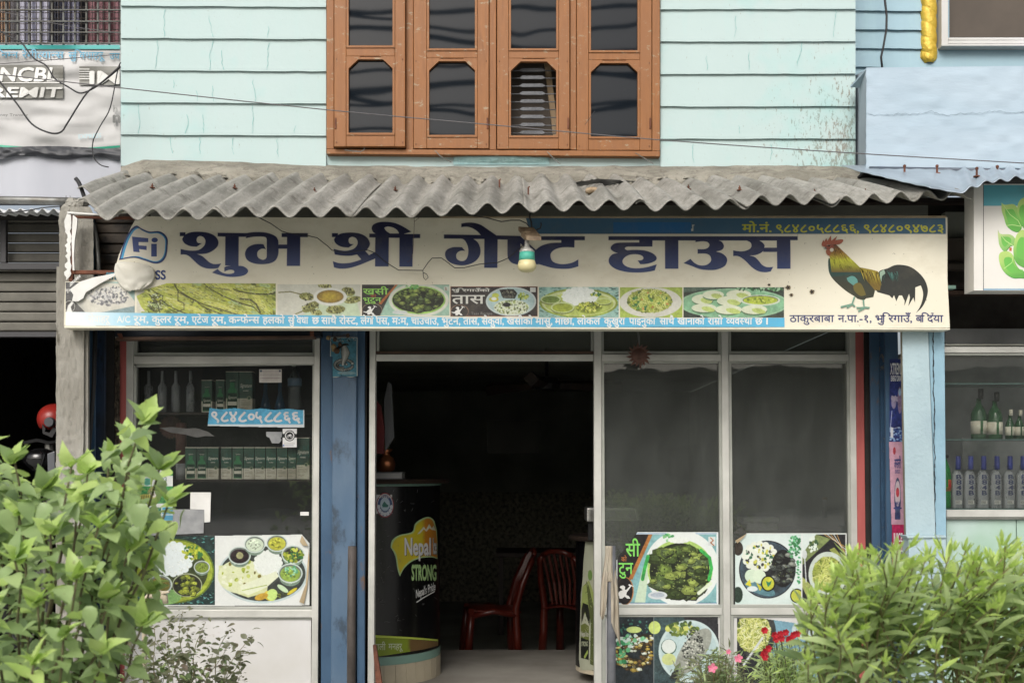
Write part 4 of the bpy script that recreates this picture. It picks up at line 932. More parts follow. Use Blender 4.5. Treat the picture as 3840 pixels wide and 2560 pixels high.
# blue service band; its left end has faded white in the weather
def band(u, v):
    t = max(0, min(1, (u-300)/330)); return tuple(a*(1-t)+b*t for a, b in zip((236, 240, 240), (92, 176, 212)))
n = 24
for i in range(n):
    a = 246+(2942-246)*i/n; b = 246+(2942-246)*(i+1)/n; f = lambda u: 1169+22*min(1, (u-246)/1500)
    base.poly([(a, f(a)), (b, f(b)), (b, 1222 if b < 900 else 1226), (a, 1220 if a < 900 else 1226)], band, 50)
BW = (222, 226, 224)
for st, a, b in (('सेवाहरू', 330, 414), ('A/C', 438, 488), ('रूम,', 501, 556), ('कुलर', 569, 643), ('रूम,', 653, 707), ('एटेज', 719, 782), ('रूम,', 792, 847), ('कन~फेन~स', 857, 973), ('हलको', 985, 1067), ('सुिवधा', 1080, 1156), ('छ', 1170, 1197), ('साथै', 1205, 1262), ('रोस~ट,', 1272, 1341), ('लेगिपस,', 1352, 1459), ('मःम,', 1470, 1530), ('चाउचाउ,', 1542, 1644), ('भुटन,', 1657, 1726), ('तास,', 1737, 1796), ('सेकुवा,', 1806, 1889), ('खसीको', 1900, 1998), ('मासु,', 2008, 2071), ('माछा,', 2081, 2152), ('लोकल', 2164, 2251), ('कुखुरा', 2265, 2344), ('पाइनुका', 2359, 2458), ('साथै', 2473, 2529), ('खानाको', 2540, 2642), ('राम`ो', 2654, 2710), ('व~यवस~था', 2723, 2821), ('छ', 2832, 2860), ('।', 2874, 2879)):
    y0 = 1184+8*min(1, (a-300)/1200); cap = .622 if st != 'A/C' else .69
    base.text(st, a, b, y0, y0+24, BW, .022, cap, layer=60)
# small wordings over the food photographs
base.text('SS', 583, 621, 1014, 1047, (40, 62, 116), .03, .69); base.text('SITE', 398, 440, 1022, 1048, (50, 120, 140), .03, .69)
# round logo on the curled flap
def ring(cx, cy, rx, ry, col, lay): base.ell(cx, cy, rx, ry, col, 40, layer=lay)
logo = path('c492,858 s512,846 s530,856 s560,868 s600,868 s626,890 s628,925 s622,962 s604,984 s578,988 s540,976 s500,966 c446,975 s458,930 s474,888', 0, 0, 1, 6)
base.poly(logo, (38, 58, 108), 62)
base.poly([(548+(x-548)*.93, 922+(y-922)*.90) for x, y in logo], (60, 146, 190), 64); base.poly([(550+(x-548)*.86, 922+(y-922)*.86) for x, y in logo], (206, 202, 188), 66)
base.poly([(495, 887), (556, 893), (556, 908), (520, 908), (520, 920), (550, 922), (550, 938), (522, 934), (524, 946), (500, 944)], (40, 58, 112), 68)
base.ell(580, 900, 12, 9, (40, 58, 112), layer=68); base.rect(567, 914, 588, 962, (40, 58, 112), 68)
# bullet-like holes in the flex
rr = random.Random(2)
for u, v, r in ((2884, 1068, 7), (2956, 1078, 12), (2968, 1106, 9), (3045, 1094, 12)):
    base.ell(u, v, r*.8, r*.75, (150, 136, 110), 12, layer=70)
    base.poly([(u+r*(1.1 if i % 2 else .35)*math.cos(i*.628)*rr.uniform(.6, 1.3), v+r*(.9 if i % 2 else .35)*math.sin(i*.628)) for i in range(10)], (22, 16, 12), 72)
base.build('print', sg)
# the rooster
rs = Print(DS); rs.gain = .8; ox, oy = 3040, 850
def rp(s): return path(s, ox, oy)
DK = (52, 54, 50)
rs.poly(rp('c1010,690 s1060,650 s1150,625 s1250,580 s1340,570 s1480,595 s1600,670 s1700,780 s1750,900 s1755,1000 s1720,1120 s1660,1220 c1578,1292 s1640,1200 s1680,1080 s1685,980 c1650,880 c1570,910 c1565,1140 c1540,1060 c1465,1190 c1490,1060 c1475,1005 c1440,1100 c1405,1185 c1410,1110 c1370,1030 c1325,1030 c1285,1120 c1250,1025 c1225,1075 c1180,1030 c1000,980 c950,860'), DK)
rs.poly(rp('c270,470 s262,540 s275,680 s330,780 s430,880 s540,970 c660,1045 c700,1080 c800,1105 c830,1075 c940,1055 s955,1000 c965,950 c1020,980 c1050,860 c1010,690 c900,640 c700,600 c500,560'), lambda u, v: (60, 62, 50) if v > 1040 else (44, 70, 64))
rs.poly(rp('c540,770 c600,740 s650,745 c700,790 c710,850 c640,880 c560,820'), (96, 150, 142))
rs.poly(rp('c640,880 s700,840 s760,860 c830,1020 s760,1040 c700,1010 s650,950'), (108, 98, 50))
rs.poly(rp('c740,610 s900,640 c1010,670 c1055,860 c1040,950 c960,950 s860,830 c760,700'), lambda u, v: (150, 134, 50) if v < 1050 else (118, 98, 44))
def hack(u, v):
    k = (v-915)/110; st = [(0, (96, 58, 44)), (.3, (150, 112, 50)), (.55, (184, 186, 60)), (.75, (150, 150, 50)), (1, (92, 74, 48))]
    for (a, ca), (b, cb) in zip(st[:-1], st[1:]):
        if k <= b: t = max(0, (k-a)/(b-a)); return tuple(x+(y-x)*t for x, y in zip(ca, cb))
    return st[-1][1]
for i in range(12):    # neck hackle in level slices so that its bands of colour show
    pass
rr = random.Random(8)
neckL = lambda y: 330-(y-265)*.28 if y < 450 else 285+(y-450)*.12
neckR = lambda y: 380+(y-265)*1.05 if y < 520 else 648+(y-520)*1.0
ys = list(range(265, 700, 22))
for y0, y1 in zip(ys[:-1], ys[1:]):
    rs.poly([(ox+neckL(y0)/4, oy+y0/4), (ox+min(neckR(y0), 800)/4, oy+y0/4), (ox+min(neckR(y1), 800)/4, oy+y1/4), (ox+neckL(y1)/4, oy+y1/4)], hack, rs.L)
rs.L += 1
for i in range(90):
    y = rr.uniform(300, 650); x = rr.uniform(neckL(y)+10, min(neckR(y), 780)-10); L = rr.uniform(40, 90); a = 1.25-(x-280)/900
    c = hack(0, oy+(y+L/2)/4); k = rr.choice((.6, .75, 1.25)); c = tuple(min(255, q*k) for q in c)
    rs.poly([(ox+x/4, oy+y/4), (ox+(x+8)/4, oy+y/4), (ox+(x+L*math.cos(a)*1.0)/4, oy+(y+L*math.sin(a))/4)], c)
for i in range(50):
    x = rr.uniform(740, 1000); y = rr.uniform(640, 700)+(x-740)*.1; L = rr.uniform(80, 220)
    rs.poly([(ox+x/4, oy+y/4), (ox+(x+9)/4, oy+y/4), (ox+(x+L*.35)/4, oy+(y+L)/4)], rr.choice(((190, 176, 80), (104, 84, 40), (170, 150, 60), (70, 60, 36))))
for i in range(26):
    x = rr.uniform(1060, 1300); y = rr.uniform(650, 720); L = rr.uniform(60, 150)
    rs.poly([(ox+x/4, oy+y/4), (ox+(x+12)/4, oy+y/4), (ox+(x+L*.4)/4, oy+(y+L)/4)], rr.choice(((84, 128, 120), (58, 90, 84), (40, 52, 50))))
rs.poly(rp('c1035,680 c1100,640 c1120,700 c1070,740 c1060,830 c1040,760'), (150, 176, 156))
rs.poly(rp('c170,240 c190,200 c205,225 c235,170 c250,215 c305,130 c310,210 c400,140 c370,205 s470,190 s490,210 s440,260 c330,262 c250,270 c200,300 s165,280'), (164, 92, 70))
rs.poly(rp('c200,290 c340,262 c350,330 c300,340 c240,340'), (140, 74, 56)); rs.poly(rp('s232,350 s240,410 c285,440 s300,400 c290,345'), (156, 92, 66))
rs.ell(ox+79, oy+87, 7, 7, (214, 208, 190)); rs.ell(ox+69, oy+73, 3.6, 3, (30, 20, 16)); rs.poly(rp('c190,325 c240,308 c235,335'), (96, 112, 108))
for pts in (((660, 1050), (620, 1160), (450, 1205)), ((620, 1160), (545, 1215)), ((620, 1160), (665, 1195)), ((790, 1095), (802, 1210), (690, 1216)), ((802, 1210), (885, 1215)), ((802, 1220), (715, 1268))):
    rs.line([(ox+a/4, oy+b/4) for a, b in pts], 6.5, (118, 158, 138))
rs.build('rooster_print', sg)

# food photographs along the sign
def foodstrip():
    g = .80; MT = MAT['print']
    r = Ras(246, 1056, 505, 1172, 2.0); r.im[:] = (196, 196, 186); r.poly([(246, 1056), (300, 1056), (272, 1120), (322, 1172), (246, 1172)], (92, 92, 92)); r.ell(262, 1148, 24, 26, (70, 70, 70)); r.ell(262, 1148, 20, 22, (196, 196, 190)); r.ell(262, 1148, 18, 20, (78, 76, 76)); r.poly([(250, 1170), (256, 1145), (270, 1130), (276, 1136), (266, 1150), (272, 1170)], (230, 230, 226))
    r.poly([(322, 1172), (306, 1090), (330, 1064), (440, 1060), (505, 1130), (505, 1172)], (206, 204, 192)); r.poly([(370, 1172), (505, 1146), (505, 1172)], (130, 152, 154)); r.poly([(330, 1058), (505, 1056), (505, 1130), (455, 1064)], (150, 176, 170))
    r.specks(405, 1110, 78, 34, 260, 6, [(150, 150, 152), (196, 196, 192), (120, 120, 124), (216, 214, 206), (104, 106, 110)], (.4, .9)); r.grain(5)
    r.build('food_photograph', sg, DS, MT, g, mask=lambda u, v: (u > 300-(v-1056)*.0) | (v > 1058), off=.0012)
    # grilled fish
    r = Ras(512, 1062, 1034, 1182, 1.8); r.im[:] = (206, 204, 190)
    r.poly([(512, 1110), (540, 1096), (600, 1068), (640, 1062), (1034, 1064), (1034, 1182), (560, 1182), (530, 1150)], (170, 178, 84))
    for _ in range(260):
        x, y = r.rnd(540, 1034), r.rnd(1064, 1180); z = r.rnd(3, 14); c = [(188, 196, 70), (150, 164, 72), (204, 210, 120), (170, 190, 130), (120, 134, 60), (96, 104, 52)][r.r.randint(6)]
        r.ell(x, y, z*1.6, z*.6, c, r.rnd(-.2, .9))
    for cx_, cy_, L_, H_, ro in ((640, 1096, 90, 22, .35), (760, 1108, 120, 26, .42), (880, 1098, 130, 26, .38), (700, 1150, 100, 22, .35), (850, 1158, 120, 22, .3), (975, 1130, 70, 30, .9), (950, 1085, 80, 14, .1)):
        r.ell(cx_+2, cy_+5, L_, H_, (66, 66, 46), ro); r.ell(cx_, cy_, L_, H_, (176, 184, 84), ro); r.ell(cx_-8, cy_-6, L_*.8, H_*.45, (206, 208, 110), ro); c_, q_ = math.cos(ro), math.sin(ro)
        for _ in range(46):
            a = r.rnd(-.9, .9)*L_; b_ = r.rnd(-.8, .8)*H_*math.sqrt(1-(a/L_)**2); x, y = cx_+a*c_-b_*q_, cy_+a*q_+b_*c_; r.line([(x, y), (x+r.rnd(4, 14)*c_, y+r.rnd(3, 10)*q_)], r.rnd(1, 2.4), [(120, 126, 60), (196, 206, 150), (84, 86, 50), (220, 226, 180), (150, 170, 110)][r.r.randint(5)])
    for pts, w in ((((655, 1066), (670, 1096), (700, 1112), (760, 1140), (830, 1160), (900, 1182)), 8), (((668, 1096), (668, 1128), (690, 1136), (690, 1160), (640, 1174)), 7), (((900, 1120), (940, 1124), (960, 1140), (975, 1170)), 12), (((560, 1104), (590, 1130), (600, 1170)), 9), (((770, 1076), (820, 1082), (860, 1086)), 4)): r.line(pts, w*.55, (70, 68, 48), .8); 
    r.specks(590, 1136, 36, 34, 90, 5, [(46, 48, 38), (80, 84, 56), (190, 200, 170)], (.2, .5))
    for _ in range(420):
        x, y = r.rnd(530, 1034), r.rnd(1064, 1182); L = r.rnd(3, 10); a = r.rnd(.1, .9); r.line([(x, y), (x+L*math.cos(a), y+L*math.sin(a)*.7)], 1.3, [(60, 62, 40), (224, 228, 180), (96, 104, 58)][r.r.randint(3)])
    r.grain(6); r.build('food_photograph', sg, DS, MT, g, off=.0012, mask=lambda u, v: v > 1096-(u-512)*.30)
    # fried legs round a bowl of curry
    r = Ras(1040, 1066, 1352, 1186, 2.0); r.im[:] = (206, 206, 192); r.poly([(1130, 1186), (1200, 1120), (1330, 1100), (1352, 1186)], (196, 212, 180))
    for x, y, a, b, ro in ((1150, 1112, 28, 14, .1), (1165, 1150, 34, 15, -.5), (1218, 1073, 26, 8, .1), (1305, 1094, 26, 16, .2), (1322, 1124, 34, 13, -.15), (1258, 1160, 36, 15, -.1), (1186, 1170, 22, 10, .2)):
        r.ell(x, y, a, b, (130, 132, 72), ro); r.specks(x, y, a*.9, b*.9, 40, 4, [(160, 164, 96), (86, 86, 48), (190, 192, 130), (60, 58, 38)])
    r.line([(1046, 1097), (1090, 1094), (1130, 1104)], 4, (110, 108, 62)); r.line([(1105, 1178), (1150, 1160)], 4, (120, 122, 70))
    r.ell(1238, 1113, 62, 33, (222, 224, 216)); r.grad(1238, 1112, 50, 24, (186, 164, 58), (130, 104, 48)); r.grain(4); r.build('food_photograph', sg, DS, MT, g, off=.0012)
    # fried meat, dark panel
    r = Ras(1357, 1067, 1685, 1183, 1.6); r.im[:] = (52, 50, 48); r.poly([(1480, 1068), (1685, 1068), (1685, 1183), (1425, 1183)], (156, 190, 170)); r.ell(1570, 1125, 112, 62, (212, 214, 200)); r.ell(1570, 1125, 100, 52, (150, 190, 96))
    r.meat(1568, 1124, 96, 46, 90); r.poly([(1483, 1068), (1492, 1068), (1430, 1141), (1420, 1138)], (176, 104, 56)); r.ell(1500, 1170, 28, 7, (196, 202, 200)); r.ell(1396, 1162, 38, 26, (150, 130, 110)); r.ell(1396, 1163, 36, 25, (40, 38, 38)); r.specks(1548, 1075, 26, 9, 30, 5, [(90, 150, 80), (130, 180, 110)])
    r.rect(1664, 1075, 1682, 1090, (200, 206, 196)); r.line([(1668, 1078), (1674, 1082), (1668, 1086), (1675, 1088)], 2, (130, 84, 60)); r.grain(5); r.build('food_photograph', sg, DS, MT, g, off=.0012)
    # thali with dry meat, dark panel
    r = Ras(1689, 1074, 2016, 1186, 1.6); r.im[:] = (120, 70, 54); r.rect(1692, 1077, 2013, 1183, (56, 52, 50))
    r.ell(1916, 1130, 94, 54, (196, 208, 206)); r.ell(1916, 1130, 88, 49, (172, 196, 196)); r.poly([(1872, 1086), (1925, 1084), (1940, 1100), (1930, 1120), (1886, 1118)], (50, 50, 44)); r.specks(1906, 1102, 28, 15, 60, 4, [(96, 96, 84), (34, 34, 30), (124, 124, 104)])
    r.ell(1918, 1152, 66, 28, (206, 214, 190)); r.specks(1918, 1152, 64, 27, 220, 3.2, [(120, 136, 80), (222, 226, 206), (170, 184, 120), (60, 66, 40)]); r.ell(1900, 1142, 15, 8, (36, 34, 34)); r.ell(1858, 1108, 13, 9, (190, 200, 90)); r.ell(1852, 1122, 18, 9, (190, 184, 60)); r.ell(1852, 1120, 10, 6, (224, 228, 224))
    r.specks(1962, 1112, 20, 13, 60, 4, [(150, 166, 60), (186, 198, 100), (96, 120, 50)]); r.ell(1724, 1166, 34, 24, (150, 120, 100)); r.ell(1724, 1167, 32, 23, (50, 47, 46)); r.rect(1987, 1079, 2008, 1096, (214, 216, 210)); r.grain(5); r.build('food_photograph', sg, DS, MT, g, off=.0012)
    # rice thali
    r = Ras(2021, 1076, 2320, 1190, 1.7); r.im[:] = (150, 186, 176)
    for _ in range(200): r.ell(r.rnd(2021, 2320), r.rnd(1076, 1190), r.rnd(3, 9), 1.4, [(110, 156, 150), (190, 212, 204), (60, 84, 76), (96, 134, 120)][r.r.randint(4)], r.rnd(-.5, .5))
    r.ell(2170, 1136, 146, 54, (140, 158, 60)); r.ell(2170, 1136, 138, 48, (196, 206, 150)); r.ell(2172, 1140, 128, 42, (170, 184, 96)); r.rice(2175, 1112, 66, 34)
    for x, y, a, b, c in ((2066, 1122, 38, 16, (110, 134, 60)), (2110, 1152, 44, 20, (150, 164, 60)), (2263, 1129, 30, 12, (170, 184, 96))):
        r.ell(x, y+5, a, b, (120, 130, 70)); r.ell(x, y, a, b, (190, 204, 150)); r.ell(x, y+1, a*.86, b*.8, c)
    r.ell(2208, 1154, 48, 20, (120, 136, 50)); r.specks(2208, 1152, 46, 18, 110, 5, [(180, 190, 70), (120, 136, 50), (210, 214, 120), (86, 96, 40)]); r.specks(2232, 1104, 22, 9, 40, 4, [(180, 190, 70), (60, 110, 70)]); r.grain(5); r.build('food_photograph', sg, DS, MT, g, off=.0012)
    # noodles
    r = Ras(2325, 1077, 2559, 1190, 1.6); r.im[:] = (164, 184, 88); r.ell(2440, 1133, 116, 56, (210, 210, 198)); r.noodles(2436, 1128, 84, 44, 170, w=1.8); r.specks(2436, 1128, 74, 38, 40, 6, [(96, 140, 70), (60, 110, 70), (170, 184, 70), (176, 130, 76)]); r.grain(5); r.build('food_photograph', sg, DS, MT, g, off=.0012)
    # dumplings
    r = Ras(2563, 1077, 2940, 1190, 1.7); r.im[:] = (62, 70, 62); r.poly([(2563, 1077), (2720, 1077), (2563, 1098)], (86, 104, 92)); r.ell(2752, 1138, 204, 56, (150, 190, 156)); r.ell(2752, 1138, 196, 51, (130, 176, 140))
    for x, y, a, b in ((2635, 1122, 40, 18), (2675, 1106, 40, 16), (2770, 1104, 46, 17), (2735, 1128, 46, 18), (2640, 1154, 46, 16), (2732, 1160, 50, 17), (2828, 1160, 48, 17)):
        r.ell(x+1, y+5, a, b, (84, 116, 84)); r.ell(x, y, a, b, (214, 220, 194)); r.ell(x+a*.35, y+b*.3, a*.55, b*.55, (184, 200, 120), .2)
        for k in range(4): r.line([(x+a*.1+k*6, y-b*.3), (x+a*.3+k*5, y+b*.35)], 1.3, (160, 176, 100))
    r.ell(2851, 1126, 74, 20, (206, 214, 196)); r.ell(2851, 1125, 66, 16, (60, 74, 50)); r.ell(2851, 1126, 64, 15, (166, 182, 70)); r.specks(2851, 1126, 54, 10, 30, 4, [(196, 206, 100), (110, 130, 50)]); r.specks(2850, 1084, 90, 7, 60, 5, [(96, 150, 100), (160, 196, 160), (60, 100, 70)]); r.grain(5); r.build('food_photograph', sg, DS, MT, g, off=.0012)
foodstrip()
sp = Print(DS-.0025); sp.gain = .85
GR = (150, 206, 96)
sp.text('खसी', 1361, 1456, 1083, 1104, GR, .012); sp.text('को', 1389, 1411, 1106, 1114, (170, 84, 60), .012); sp.text('भुटुन', 1361, 1430, 1116, 1132, GR, .012)
sp.text('भुिरगाउँको', 1694, 1837, 1084, 1093, (214, 214, 206), .02); sp.text('तास', 1694, 1818, 1107, 1138, (214, 214, 206), .012); sp.text('Taas Recipe', 1766, 1846, 1170, 1180, (130, 128, 124), 0, .69)
def chef(pr, x, y, k, col=(226, 226, 222)):
    pr.poly([(x+a*k, y+b*k) for a, b in ((-12, 26), (-14, 14), (-22, 14), (-38, 8), (-36, 5), (-20, 7), (-10, -4), (0, -7), (-6, -14), (-12, -17), (-8, -24), (2, -26), (10, -20), (8, -10), (14, -8), (28, -22), (22, -28), (26, -31), (44, -22), (43, -20), (34, -23), (16, 2), (14, 12), (24, 16), (30, 26), (18, 26), (8, 18), (-2, 26))], col, pr.L+1)
chef(sp, 1386, 1164, .62); chef(sp, 1716, 1166, .62)
sp.text('SEKUWA', 262, 302, 1062, 1075, (226, 226, 224), .03, .69, slope=-.9); sp.text('कुवा', 246, 268, 1084, 1094, (220, 220, 216), .01)
sp.build('photograph_lettering', sg)

# wire looping across the sign, and the lamp
tag(MB().tube([P(u, v, DS-.035) for u, v in ((955, 808), (1015, 838), (1057, 867), (1080, 874), (1155, 884), (1190, 892), (1228, 922), (1245, 938), (1290, 948), (1345, 940), (1380, 938), (1405, 948), (1450, 985), (1495, 1013), (1585, 1014), (1605, 985), (1620, 968), (1655, 967), (1680, 985), (1705, 1004), (1740, 1004), (1800, 990), (1865, 985), (1905, 968), (1950, 930), (1966, 914))], .0022, 6).tube([P(u, v, DS-.035) for u, v in ((1586, 1015), (1588, 1040), (1596, 1050), (1606, 1040), (1600, 1028), (1588, 1022))], .0018, 5).build('lamp_wire', MAT['cable'], smooth=True), 'thin black lamp wire looping in front of the big navy lettering', 'wire')
tag(MB().tube([P(u, v, DS-.03) for u, v in ((1552, 800), (1554, 835), (1551, 900), (1548, 950), (1535, 980), (1526, 982))], .0012, 5).tube([P(u, v, DS-.03) for u, v in ((1553, 832), (1570, 818), (1575, 800))], .001, 5).build('hanging_string', MAT['brownangle'], smooth=True), 'thin brown string hanging over the second navy word of the sign', 'string')
tag(MB().tube([P(u, v, 5.78) for u, v in ((1770, 808), (1830, 818), (1880, 831), (1915, 826), (1950, 826), (1975, 838), (1990, 860))], .0025, 6).build('feed_wire', MAT['cable'], smooth=True), 'dark feed wire running under the eave to the lamp holder', 'wire')
LB = 5.62
lamp = T('hanging_lamp', 'hanging bulb with a teal ring on a dusty square holder in front of the sign', 'lamp', P(1980, 1020, LB))
c0, c1 = P(1939, 848, LB), P(2030, 905, LB)
q = [P(1943, 850, LB-.02), P(2000, 853, LB-.02), P(2029, 888, LB-.02+.05), P(1968, 886, LB+.05)]
mb = MB(); top = [P(1943, 849, LB+.0), P(2002, 852, LB+.0), P(2030, 887, LB-.09), P(1975, 884, LB-.09)]; mb.add([*top, *[a-Vector((0, 0, .022)) for a in top]], [(0, 1, 2, 3), (7, 6, 5, 4), (0, 4, 5, 1), (1, 5, 6, 2), (2, 6, 7, 3), (3, 7, 4, 0)])
mb.build('holder_plate', MAT['bulbm'], lamp, bevel=.002)
cx = P(1976, 0, LB-.03); r0 = lambda px: W(px, LB)
zc = lambda v: P(0, v, LB).z
def rev(name, prof, mat): MB().lathe([(r0(r), zc(v)-zc(1020)) for r, v in reversed(prof)], cx.x, LB-.03, zc(1020), 24).build(name, MAT[mat], lamp, smooth=True)
rev('socket', [(10, 872), (22, 876), (22, 890), (11, 900), (9, 905)], 'bulbm'); rev('bulb_neck', [(8, 905), (9, 925), (10, 928)], 'alu'); rev('bulb_cap', [(9, 926), (12, 932), (22, 940), (28, 946), (28, 951)], 'alu')
rev('bulb_ring', [(28, 951), (29, 966), (30, 982)], 'bulbt'); rev('bulb_globe', [(30, 982), (34, 995), (35, 1003), (32, 1014), (22, 1022), (10, 1025), (0, 1026)], 'bulbw')
MB().tube([P(u, v, LB-.02) for u, v in ((1988, 800), (1986, 815), (1992, 832), (1994, 852))], .005, 6).tube([P(u, v, LB-.02) for u, v in ((2010, 862), (2026, 856), (2030, 842), (2028, 835))], .0035, 6).build('cord', MAT['cable'], lamp, smooth=True)
# terracotta sun ornament
so = T('sun_ornament', 'terracotta sun face ornament hanging under the sign', 'ornament', P(2397, 1330, 6.3))
so_c = (2397, 1332); pts = []
for i in range(64):
    k = i % 4; a = i/64*6.283; r = (26, 36, 50, 29)[k] if (i//4) % 2 else (26, 34, 44, 28)[k]; pts.append((so_c[0]+r*math.cos(a+.12*(k > 1)), so_c[1]+r*math.sin(a+.12*(k > 1))))
MB().prism(pts, 6.3, .01).build('rays', MAT['terracotta'], so)
c = P(*so_c, 6.3); R = W(26, 6.3); mb = MB(); vs = [tuple(c+Vector((0, -.022, 0)))]; n = 28
for j in range(1, 5):
    for i in range(n):
        rr_ = R*j/4; vs.append((c.x+rr_*math.cos(i/n*6.283), c.y-.022*math.cos(j/4*1.45), c.z+rr_*math.sin(i/n*6.283)))
fs = [(0, 1+i, 1+(i+1) % n) for i in range(n)]+[(1+j*n+i, 1+(j+1)*n+i, 1+(j+1)*n+(i+1) % n, 1+j*n+(i+1) % n) for j in range(3) for i in range(n)]
MB().add(vs, fs).build('face', MAT['terracotta'], so, smooth=True)
mb = MB(); D2 = 6.272
for pt in (((2384, 1322), (2388, 1319), (2392, 1322)), ((2402, 1322), (2406, 1319), (2410, 1322)), ((2389, 1345), (2397, 1343), (2405, 1345)), ((2397, 1324), (2395, 1335), (2398, 1337))): mb.tube([P(u, v, D2) for u, v in pt], .0022, 5)
mb.build('features', M('dark_terracotta', (66, 44, 38), None, rough=.8), so)
MB().tube([P(u, v, 6.29) for u, v in ((2397, 1294), (2393, 1265), (2390, 1235))], .0018, 5).tube([P(u, v, 6.29) for u, v in ((2397, 1294), (2398, 1265), (2392, 1235))], .0018, 5).build('chain', MAT['galv'], so)
# dried gourds hanging on the post
gd = T('dried_charm', 'cluster of dried brown pods tied at the top of the snake picture', 'charm', P(1245, 1300, 6.36))
for u, v, r, m in ((1231, 1266, 9, 0), (1251, 1300, 11, 0), (1263, 1315, 12, 1), (1249, 1313, 6, 0), (1256, 1272, 9, 1), (1304, 1258, 8, 1), (1275, 1290, 8, 1)):
    p = P(u, v, 6.34); w = W(r, 6.34); MB().lathe([(0, -w), (w*.7, -w*.75), (w, 0), (w*.8, w*.6), (w*.2, w), (0, w*1.1)], p.x, p.y, p.z, 10).build('pod', M('pod%d' % (u), (150, 130, 92) if m == 0 else (84, 60, 40), (120, 100, 70) if m == 0 else (60, 44, 30), 30, .8), gd, smooth=True)
MB().tube([P(u, v, 6.33) for u, v in ((1310, 1250), (1270, 1262), (1231, 1258), (1245, 1290), (1262, 1305))], .002, 5).build('string', MAT['brownangle'], gd)
# ---------------------------------------------------------------- papers and posters on the glass
PG = .78
def poster(r, label, d, mask=None, gain=PG, warp=None, name='poster', cat='poster', group=None): 
    o = r.build(name, None, d, gain=gain, mask=mask, warp=warp); return tag(o, label, cat, group)
def over(pr, parent, name='lettering'): return pr.build(name, parent)
DP = DF+.022
# A: two dishes, left window
def foodA():
    r = Ras(503, 2000, 1168, 2272, 1.5); r.im[:] = (222, 226, 222)
    r.rect(509, 2008, 808, 2266, (36, 54, 52))
    for _ in range(420): r.ell(r.rnd(509, 808), r.rnd(2008, 2266), r.rnd(2, 8), 1.5, [(60, 130, 130), (30, 44, 42), (70, 110, 96), (110, 170, 168)][r.r.randint(4)], r.rnd(-.7, .7))
    r.ell(655, 2140, 148, 120, (96, 116, 40)); r.ell(655, 2140, 142, 114, (150, 166, 60)); r.ell(655, 2142, 124, 98, (60, 70, 40)); r.ell(620, 2235, 60, 30, (120, 160, 96))
    r.rice(650, 2095, 72, 62, (222, 232, 232)); r.specks(722, 2070, 36, 26, 60, 7, [(150, 160, 50), (186, 196, 70), (60, 110, 60)])
    r.bowl(757, 2125, 30, (120, 140, 56)); r.bowl(600, 2190, 46, (110, 104, 50)); r.ell(702, 2192, 56, 44, (170, 180, 150)); r.ell(702, 2193, 53, 41, (50, 48, 36)); r.meat(702, 2193, 46, 36, 26, [(130, 140, 50), (96, 106, 40), (160, 170, 66)], .3)
    # right: white thali
    r.ell(985, 2152, 168, 108, (190, 206, 206)); r.ell(985, 2150, 160, 102, (60, 66, 62)); r.poly([(820, 2120), (900, 2110), (1010, 2150), (1000, 2220), (930, 2238), (850, 2210), (822, 2170)], (206, 212, 160))
    r.ell(905, 2160, 88, 64, (214, 220, 180)); r.specks(905, 2155, 80, 54, 34, 8, [(150, 166, 60), (190, 200, 110), (120, 110, 50), (226, 230, 206)])
    r.rice(1005, 2110, 52, 46); r.poly([(900, 2195), (1035, 2140), (1045, 2160), (1000, 2200), (930, 2230), (905, 2215)], (222, 228, 200)); r.line([(908, 2212), (1000, 2192)], 3, (160, 180, 90))
    r.bowl(898, 2082, 42, (44, 34, 36)); r.ell(899, 2082, 13, 13, (150, 150, 110)); r.bowl(955, 2040, 40, (200, 214, 190)); r.bowl(1038, 2036, 40, (180, 182, 70)); r.bowl(1098, 2078, 43, (60, 60, 50)); r.specks(1098, 2080, 36, 26, 60, 7, [(170, 180, 60), (120, 140, 50), (200, 206, 90), (60, 110, 60)])
    r.bowl(1088, 2148, 46, (140, 168, 76)); r.specks(1090, 2140, 24, 18, 22, 6, [(150, 206, 176), (90, 150, 110)])
    for x, y, a, b, c, ro in ((1012, 2232, 24, 18, (210, 190, 70), .4), (1020, 2228, 20, 22, (196, 224, 130), .5), (1060, 2205, 24, 9, (196, 220, 180), .6), (980, 2235, 26, 12, (196, 160, 60), -.3), (1095, 2215, 22, 6, (210, 196, 60), -.6)): r.ell(x, y, a, b, c, ro)
    r.specks(1056, 2228, 18, 12, 26, 4, [(60, 66, 36), (120, 130, 60)]); r.line([(808, 2004), (808, 2270)], 4, (224, 228, 224)); r.grain(5)
    def m(u, v): return ((v > 2012-(u-503)*.014) & ((u < 1132) | (v > 2003+(u-1132)*1.15))) & (v < 2272-(u-503)*.006) & (u < 1150+(v-2050)*.0+10)
    o = poster(r, 'wide poster of two rice platters in the left window, right corners curled', DP, m)
    MB().prism([(1132, 2006), (1155, 2046), (1136, 2044), (1124, 2030)], DP-.018, .003).build('curled_corner', MAT['brownangle'] if False else M('poster_back', (176, 160, 130), (150, 134, 106), 9, .9), o)
    MB().prism([(1158, 2055), (1160, 2100), (1152, 2200), (1140, 2262), (1122, 2256), (1146, 2190)], DP-.012, .003).build('curled_corner', bpy.data.materials['poster_back'], o)
foodA()
